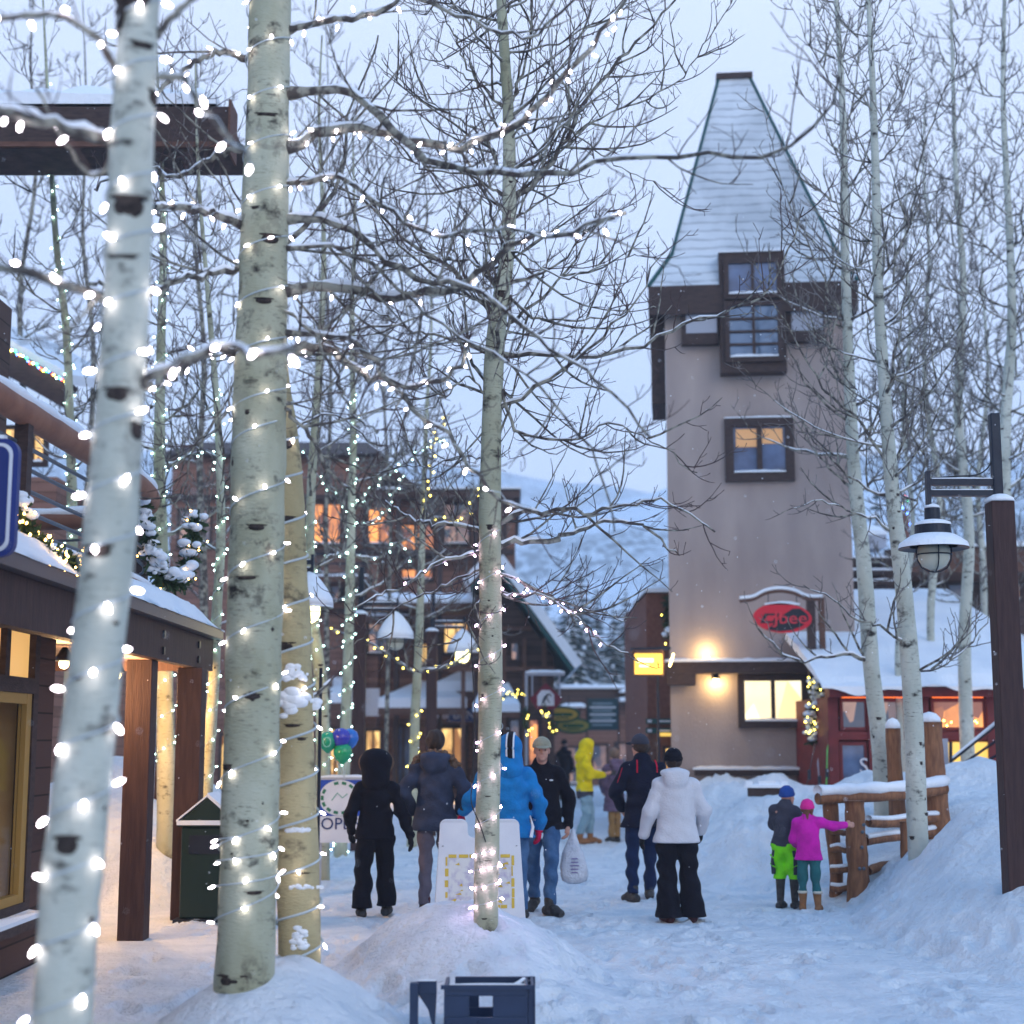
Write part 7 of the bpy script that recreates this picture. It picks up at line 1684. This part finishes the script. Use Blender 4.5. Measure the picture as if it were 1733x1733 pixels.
    for pxs, r0, r1, de in [([(500, 1190), (530, 1180), (560, 1150)], .03, .01, 10.2), ([(520, 600), (600, 560), (700, 540), (790, 500)], .016, .005, 10.4), ([(480, 740), (560, 700), (640, 760)], .012, .004, 10.6), ([(456, 430), (560, 330), (590, 200), (640, 60)], .02, .006, 10.6)]:
        pts = resample(pixpath(pxs, D2, de), 14); T2.limb(pts, r0, r1); T2.twigs(pts, 3.5, .5, 1)
    rng_ = random.Random(5)
    # clinging snow clumps
    for py, sx, sz in [(1180, .075, .05), (1215, .11, .07), (1580, .06, .08), (1500, .12, .012), (1420, .09, .012)]:
        i = int((1740 - py) / 1840 * 89); 
        for _ in range(26):
            ga, gb = rng_.gauss(0, .42), rng_.gauss(0, .40); dx = .02 + ga * sx; rs_ = rng_.uniform(.18, .42) * min(sx, max(sz, .03) * 1.6)
            T2.sn.ell(q2[i] + Vector((dx, -math.sqrt(max(.0004, rr2[i] ** 2 - dx * dx)) * .98, gb * sz + (abs(ga) * -sz * .5))), (rs_ * 1.3, rs_ * .7, rs_ * .8), 8, 6)
    T2.finish(r2)
    l4 = thing('string_lights', 'snow coated light string round the ochre trunk', 'string lights', r2.location, group='strings of lights on the aspens')
    wind(l4, spiral(q2, rr2, .05, .62, .27, 2.6, .009), .42, 'big', rg, .008)
aspen_second()

# ---------------------------------------------------------------- third aspen: slim trunk in the centre, in focus
def aspen_centre():
    D = 11.5
    root = thing('aspen_tree', 'slim sharp aspen in the centre rising out of a round snow mound', 'tree', (GX(822, D, .36), D, HZ(GX(822, D, .36), D) - .08))
    T = Tree(31, .0036)
    px = [(820, 1650), (824, 1450), (829, 1250), (830, 1080), (829, 900), (833, 700), (840, 560), (858, 430), (862, 300), (860, 180), (852, 60), (846, -60), (850, -220), (858, -460)]
    q, rr = trunk_mesh(root, [P(a, b, D) for a, b in px], [.093, .092, .090, .088, .084, .076, .074, .058, .052, .044, .04, .034, .026, .012], M['bark'], 9, 22, 110)
    H = 2060.0
    for py, an, w_, h_ in [(915, .0, .022, .022), (1320, .0, .028, .006), (1172, -.7, .012, .02), (1085, .2, .01, .008), (1500, -.1, .02, .006), (1545, .3, .018, .006), (1465, -.3, .02, .004), (1018, -.1, .01, .007), (630, .2, .02, .008), (540, 0, .03, .03), (480, .2, .03, .01), (350, .2, .016, .01), (1425, .1, .03, .004), (1380, .5, .02, .004), (250, 0, .02, .012)]:
        add_knot(T, q, rr, (1600 - py) / H, an, w_, h_)
    B = [([(840, 885), (880, 868), (940, 862), (1000, 868), (1060, 855), (1110, 850), (1160, 862), (1210, 900)], .022, .006, 11.0),
         ([(838, 925), (880, 915), (930, 918), (970, 900), (1040, 880), (1100, 895), (1150, 940)], .030, .007, 12.0),
         ([(838, 1000), (880, 1005), (930, 1012), (980, 1050), (1020, 1085), (1080, 1120)], .014, .004, 11.2), ([(836, 965), (900, 995), (960, 1030), (1000, 1030), (1060, 1050)], .012, .004, 12.4),
         ([(820, 905), (780, 890), (730, 888), (700, 880), (670, 860), (650, 845)], .020, .008, 11.9), ([(822, 935), (760, 945), (710, 975), (670, 1000), (630, 1010), (590, 1040)], .016, .005, 11.0),
         ([(822, 960), (770, 985), (720, 1005), (670, 1030), (600, 1090)], .012, .004, 12.2), ([(822, 1010), (800, 1030), (780, 1080), (755, 1130)], .008, .003, 11.2),
         ([(850, 600), (900, 600), (960, 605), (1020, 600), (1090, 585), (1150, 550), (1210, 530), (1290, 500), (1330, 440), (1360, 350)], .022, .005, 10.9),
         ([(848, 640), (870, 720), (930, 745), (990, 735), (1040, 720), (1120, 760), (1180, 800)], .016, .004, 11.1), ([(862, 500), (900, 535), (980, 540), (1050, 530), (1110, 520)], .014, .004, 12.2),
         ([(868, 345), (920, 290), (960, 230), (990, 170), (1040, 110), (1090, 60), (1140, 0), (1180, -60)], .026, .006, 12.0), ([(870, 330), (930, 270), (1010, 200), (1090, 170), (1150, 130), (1200, 60), (1240, 0)], .012, .004, 12.5),
         ([(850, 560), (800, 490), (740, 440), (680, 400), (620, 340), (560, 310), (500, 300)], .022, .006, 11.0), ([(852, 520), (820, 460), (770, 440), (700, 450), (600, 470)], .016, .005, 12.3),
         ([(850, 330), (800, 300), (740, 290), (690, 270), (640, 200)], .012, .004, 11.7), ([(850, 290), (820, 240), (760, 190), (700, 160), (640, 110)], .012, .004, 12.4),
         ([(838, 600), (780, 580), (700, 560), (640, 530), (560, 500)], .015, .004, 11.8), ([(850, 180), (800, 130), (770, 60), (730, 0)], .012, .004, 11.0), ([(866, 170), (890, 100), (900, 40), (880, -40)], .014, .006, 11.9),
         ([(848, 420), (900, 440), (960, 470), (1040, 440), (1100, 430)], .011, .003, 10.8), ([(862, 240), (940, 210), (1000, 250), (1080, 300), (1140, 320)], .010, .003, 11.2), ([(836, 680), (790, 640), (730, 690), (660, 690)], .010, .003, 11.2),
         ([(845, 60), (790, 20), (700, -10)], .01, .004, 12.0), ([(856, 20), (920, -20), (1000, -60)], .012, .004, 11.5), ([(836, 800), (800, 770), (720, 790), (640, 780)], .008, .003, 12.4)]
    for i, (pxs, r0, r1, de) in enumerate(B):
        pts = resample(pixpath(pxs, D, de), 24); T.limb(pts, r0, r1, 8); T.twigs(pts, 6.2, .78, 2, .7)
    for k in range(30):
        f = .42 + .55 * (k + T.rg.random()) / 30; i = min(108, int(f * 109)); an = k * 2.4 + T.rg.uniform(-.5, .5)
        l_ = shoot(T.rg, q[i], (math.cos(an), math.sin(an) * .8, T.rg.uniform(-.05, .5)), T.rg.uniform(.9, 1.9) * (1.25 - f * .6), 1.0, .07, 14); T.limb(l_, max(.006, rr[i] * .28), .004, 6); T.twigs(l_, 5.5, .6, 2, .7)
    T.finish(root)
    rg = random.Random(23)
    lr = thing('string_lights', 'violet tinted string lights wound round the slim centre trunk', 'string lights', root.location, group='strings of lights on the aspens')
    wind(lr, spiral(q, rr, .095, .33, .30, 1.2), .135, 'pink', rg, .0022)
    l_ = thing('string_lights', 'bunched lights circling the foot of the slim centre trunk', 'string lights', q[7], group='strings of lights on the aspens')
    wind(l_, spiral(q, rr, .048, .09, .11, .5), .075, 'pink', rg, .0022)
    l_ = thing('string_lights', 'violet tinted lights strung out along the low right bough of the slim tree', 'string lights', P(930, 1012, 11.4), group='strings of lights on the aspens')
    wind_limb(l_, pixpath(B[2][0][:5], D, 11.3), .055, 'pink', rg, .014, .0022); wind_limb(l_, pixpath(B[3][0][:4], D, 12.0), .09, 'pink', rg, .014, .0022)
    l_ = thing('string_lights', 'sparse lights on the low left bough of the slim tree', 'string lights', P(760, 945, 11.4), group='strings of lights on the aspens')
    wind_limb(l_, pixpath(B[5][0][:4], D, 11.3), .16, 'pink', rg, .014, .0022)
    c = MB(); pts = [P(823 - 22 + 3 * math.sin(i * .7), 880 + i * 30, D - .04) for i in range(17)] + [P(812, 1395, D - .1), P(822, 1425, D - .1)]
    c.tube(resample(pts, 60), .0045, 6); tag(c.build('power_cable', M['wire_dark'], None, smooth=True), 'thin black power cable running down the slim centre trunk', 'cable')
aspen_centre()

# ---------------------------------------------------------------- right aspens and more behind, traced trunks with generated crowns
def aspen(label, D, px, r0, seed, crown_from, nb, Lb, dens=5.2, lev=2, group=None, mt='bark_cool', up=1.3, ztop=None, rt=None, name='aspen_tree', limbs=(), rk=.7, nrk=18, elev=.5):
    base = P(px[0][0], px[0][1], D)
    root = thing(name, label, 'tree', (base.x, D, min(base.z, HZ(base.x, D) - .1)), group=group)
    T = Tree(seed, rt or .0040 * max(1, D / 14)); rg = T.rg
    pts = [P(a, b, D) for a, b in px]; n = len(pts)
    rad = [r0 * .90 * (1 - .90 * (i / (n - 1)) ** 1.05) for i in range(n)]
    pts[0] = Vector((pts[0].x, D, root.location.z))
    q, rr = trunk_mesh(root, pts, rad, M[mt], seed, 14 if D > 20 else 18, 60)
    for _ in range(nrk):
        f = rg.uniform(.03, .8); i = int(f * 59); add_knot(T, q, rr, f, rg.uniform(-1.2, 1.2), rr[i] * rg.uniform(.14, .42), rr[i] * rg.uniform(.06, .22))
    for pxs, a, b, de in limbs:
        l_ = resample(pixpath(pxs, D, de), 18); T.limb(l_, a, b, 7); T.twigs(l_, dens, .7, lev, .8)
    for k in range(nb):
        f = crown_from + (1 - crown_from) * ((k + rg.random()) / nb) ** .95 * .97
        i = min(58, int(f * 59)); an = k * 2.4 + rg.uniform(-.5, .5)
        d = Vector((math.cos(an), math.sin(an) * .8, rg.uniform(.05, elev)))
        Lk = Lb * (1 - .62 * (f - crown_from) / (1 - crown_from)) * rg.uniform(.6, 1.15)
        l_ = shoot(rg, q[i], d, Lk, up, .05, 12); T.limb(l_, max(.005, rr[i] * .34 * rg.uniform(.7, 1.1)), .003 * max(1, D / 15), 6)
        T.twigs(l_, dens, .5 * min(1.2, Lk ** .5), lev, .8)
    T.finish(root); return root, q, rr
GR = 'leafless aspens on the right'
aR, qR, rR = aspen('pale aspen leaning left in front of the log railing', 16.3, [(1556, 1470), (1552, 1380), (1545, 1200), (1530, 1000), (1512, 850), (1500, 700), (1486, 480), (1482, 300), (1476, 120), (1470, 0), (1464, -200)], .125, 41,   .34, 40, 2.1,
      limbs=[([(1528, 1090), (1490, 1060), (1450, 1050), (1400, 1010), (1360, 990)], .022, .005, 15.6), ([(1510, 900), (1480, 880), (1430, 860), (1380, 850), (1320, 870)], .020, .004, 15.8), ([(1545, 1140), (1600, 1125), (1650, 1080), (1690, 1020)], .018, .005, 16.8),
             ([(1520, 910), (1545, 860), (1560, 820), (1570, 740), (1600, 660)], .014, .004, 16.8), ([(1500, 780), (1440, 700), (1380, 640), (1340, 560), (1280, 470)], .024, .005, 16.9), ([(1490, 480), (1540, 380), (1560, 260), (1620, 100)], .022, .005, 16.0)])
aspen('aspen behind the log railing whose long bare bough points left', 18.6, [(1494, 1350), (1488, 1250), (1474, 1120), (1462, 960), (1446, 800), (1436, 600), (1430, 420), (1428, 250), (1422, 100), (1412, -60), (1405, -260)], .125, 43, .32, 40, 2.3, limbs=[([(1478, 1125), (1440, 1110), (1390, 1112), (1350, 1118), (1310, 1095), (1280, 1060)], .034, .012, 18.0),
             ([(1445, 830), (1400, 790), (1350, 720), (1320, 680)], .022, .006, 18.9), ([(1434, 560), (1400, 480), (1360, 400), (1320, 300), (1290, 180)], .020, .005, 18.2), ([(1434, 220), (1450, 120), (1455, 0), (1470, -100)], .016, .005, 18.8)])
for i, (lab, D, px, r0, nb, Lb) in enumerate([
    ('grey aspen just left of the brown lamp post, trunk forking high up', 24, [(1640, 1320), (1632, 1100), (1640, 900), (1622, 700), (1630, 480), (1618, 300), (1612, 100), (1606, -120)], .125, 26, 2.3),
    ('bare aspen half hidden by the brown lamp post', 22, [(1712, 1300), (1706, 1000), (1700, 760), (1712, 560), (1708, 380), (1698, 180), (1700, 0), (1704, -200)], .13, 26, 2.2),
    ('thin aspen between lantern and tower, behind the red roof', 27, [(1585, 1300), (1575, 1050), (1590, 850), (1565, 640), (1572, 420), (1562, 260), (1570, 120)], .095, 22, 2.3),
    ('crooked aspen rising over the red roof beyond the lantern', 30, [(1660, 1300), (1665, 1000), (1655, 820), (1672, 640), (1662, 460), (1668, 300)], .10, 22, 2.4),
    ('slender aspen directly right of the tower wall', 25, [(1530, 1300), (1520, 1100), (1545, 900), (1528, 700), (1540, 560), (1532, 400), (1536, 250)], .07, 20, 1.9)]):
    aspen(lab, D, px, r0, 50 + i, .3, int(nb * 1.8), Lb, 5.5, 2)
# aspens on the left and in the middle distance, with tiny lights
def lit_aspen(lab, D, px, r0, seed, nb, Lb, kind, every, f0, f1, llab, limbs=(), crown=.35, turns=.35, lev=2, nmax=100, dens=4.4, n_str=1):
    root, q, rr = aspen(lab, D, px, r0, seed, crown, nb, Lb, dens, lev, limbs=limbs, nrk=6, mt='bark' if seed % 2 else 'bark_cool')
    rg = random.Random(seed)
    for s_ in range(n_str):
        l_ = thing('string_lights', llab, 'string lights', root.location, group='strings of tiny lights on the farther aspens')
        g0 = f0 + (f1 - f0) * s_ / n_str; g1 = f0 + (f1 - f0) * (s_ + 1) / n_str
        if n_str > 1: l_['label'] = llab + (', lower half', ', upper half')[s_]
        wind(l_, spiral(q, rr, g0, g1, turns, 0, .01, .06), every, kind, rg, .003, n_max=nmax)
        if s_ == 0:
            for pxs, a, b, de in limbs: wind_limb(l_, pixpath(pxs, D, de), every * 1.0, kind, rg, .03, .003, 40, pitch=.3)
    return root
lit_aspen('aspen with two lit boughs in a V before the brown lodge', 24, [(578, 1310), (588, 1150), (592, 1000), (595, 850), (598, 740), (596, 560), (600, 380), (596, 200)], .115, 61, 24, 2.4, 'far', .10, .02, .62,
          'greenish white lights wrapping the trunk and V boughs before the lodge', [([(600, 860), (640, 815), (690, 780), (730, 750), (760, 740)], .04, .012, 23.5), ([(596, 870), (560, 830), (525, 790), (515, 760)], .035, .012, 23.6),
           ([(600, 940), (640, 945), (670, 920), (700, 950)], .03, .01, 24.5), ([(596, 940), (560, 940), (530, 965), (510, 980)], .03, .01, 23.5), ([(610, 890), (650, 870), (668, 830), (690, 800)], .03, .01, 24.3)], n_str=2)
lit_aspen('aspen twinkling with tiny lights right beside the ochre trunk', 20, [(548, 1330), (545, 1200), (530, 1050), (524, 940), (528, 800), (540, 620), (548, 420), (540, 200), (545, 60)], .11, 63, 18, 2.0, 'far', .10, .05, .42, 'tiny greenish lights on the aspen next to the ochre trunk', n_str=1)
lit_aspen('aspen in front of the shops with yellow lights at its fork', 26, [(698, 1330), (702, 1230), (706, 1150), (712, 1000), (716, 860), (722, 700), (730, 560), (726, 420)], .105, 65, 22, 2.6, 'yellow', .13, .05, .22, 'yellow lights on the aspen standing in front of the shops',
          [([(706, 1135), (760, 1125), (800, 1100), (850, 1070)], .035, .012, 25.5), ([(704, 1140), (660, 1110), (620, 1085), (560, 1065)], .035, .012, 25.6), ([(716, 880), (730, 800), (735, 740), (760, 700)], .03, .01, 25), ([(716, 870), (780, 880), (800, 850), (812, 820)], .03, .01, 26)])
lit_aspen('left aspen seen over the balcony rail, trunk dotted with lights', 19, [(128, 1100), (122, 900), (118, 700), (112, 560), (96, 420), (88, 300), (80, 150), (70, -60)], .10, 67, 22, 2.0, 'far', .11, .2, .85, 'tiny white lights up the aspen over the balcony rail')
lit_aspen('left aspen between the two near trunks, dotted with tiny lights', 17.5, [(282, 1400), (280, 1200), (274, 1000), (270, 800), (272, 600), (276, 420), (272, 250), (262, 60)], .125, 69, 22, 2.0, 'far', .11, .1, .8, 'tiny white lights on the aspen between the two near trunks', [([(272, 800), (310, 775), (350, 765), (370, 780)], .02, .008, 17)], n_str=2)
lit_aspen('leaning aspen with lights behind the dark litter bin', 16.9, [(345, 1420), (352, 1300), (362, 1150), (366, 1050), (374, 900), (368, 700), (352, 500), (336, 300), (330, 100)], .085, 71, 20, 1.9, 'far', .10, .05, .6, 'lights on the leaning aspen behind the litter bin')
for i, (lab, D, px, r0) in enumerate([('unlit grey aspen behind the balcony, far left', 28, [(30, 1100), (40, 800), (34, 500), (60, 300), (52, 100), (60, -60)], .11),
        ('unlit aspen between the balcony aspen and the nearest trunk', 30, [(160, 1200), (150, 900), (158, 600), (140, 400), (146, 200), (140, 0)], .11),
        ('thin dark aspen just left of the thickest trunk', 26, [(352, 1250), (345, 1000), (338, 800), (345, 600), (330, 400), (338, 250), (330, 60)], .10),
        ('bare aspen before the lodge roof, right of the ochre trunk', 31, [(560, 1250), (552, 900), (560, 650), (548, 400), (556, 200), (550, 0)], .07),
        ('bare aspen over the lodge roof, between ochre and centre trunks', 33, [(652, 1250), (660, 900), (650, 650), (664, 420), (655, 200)], .06)]):
    aspen(lab, D, px, r0, 80 + i, .25, 34, 2.5, 4.6, 2, nrk=3, mt='branch')
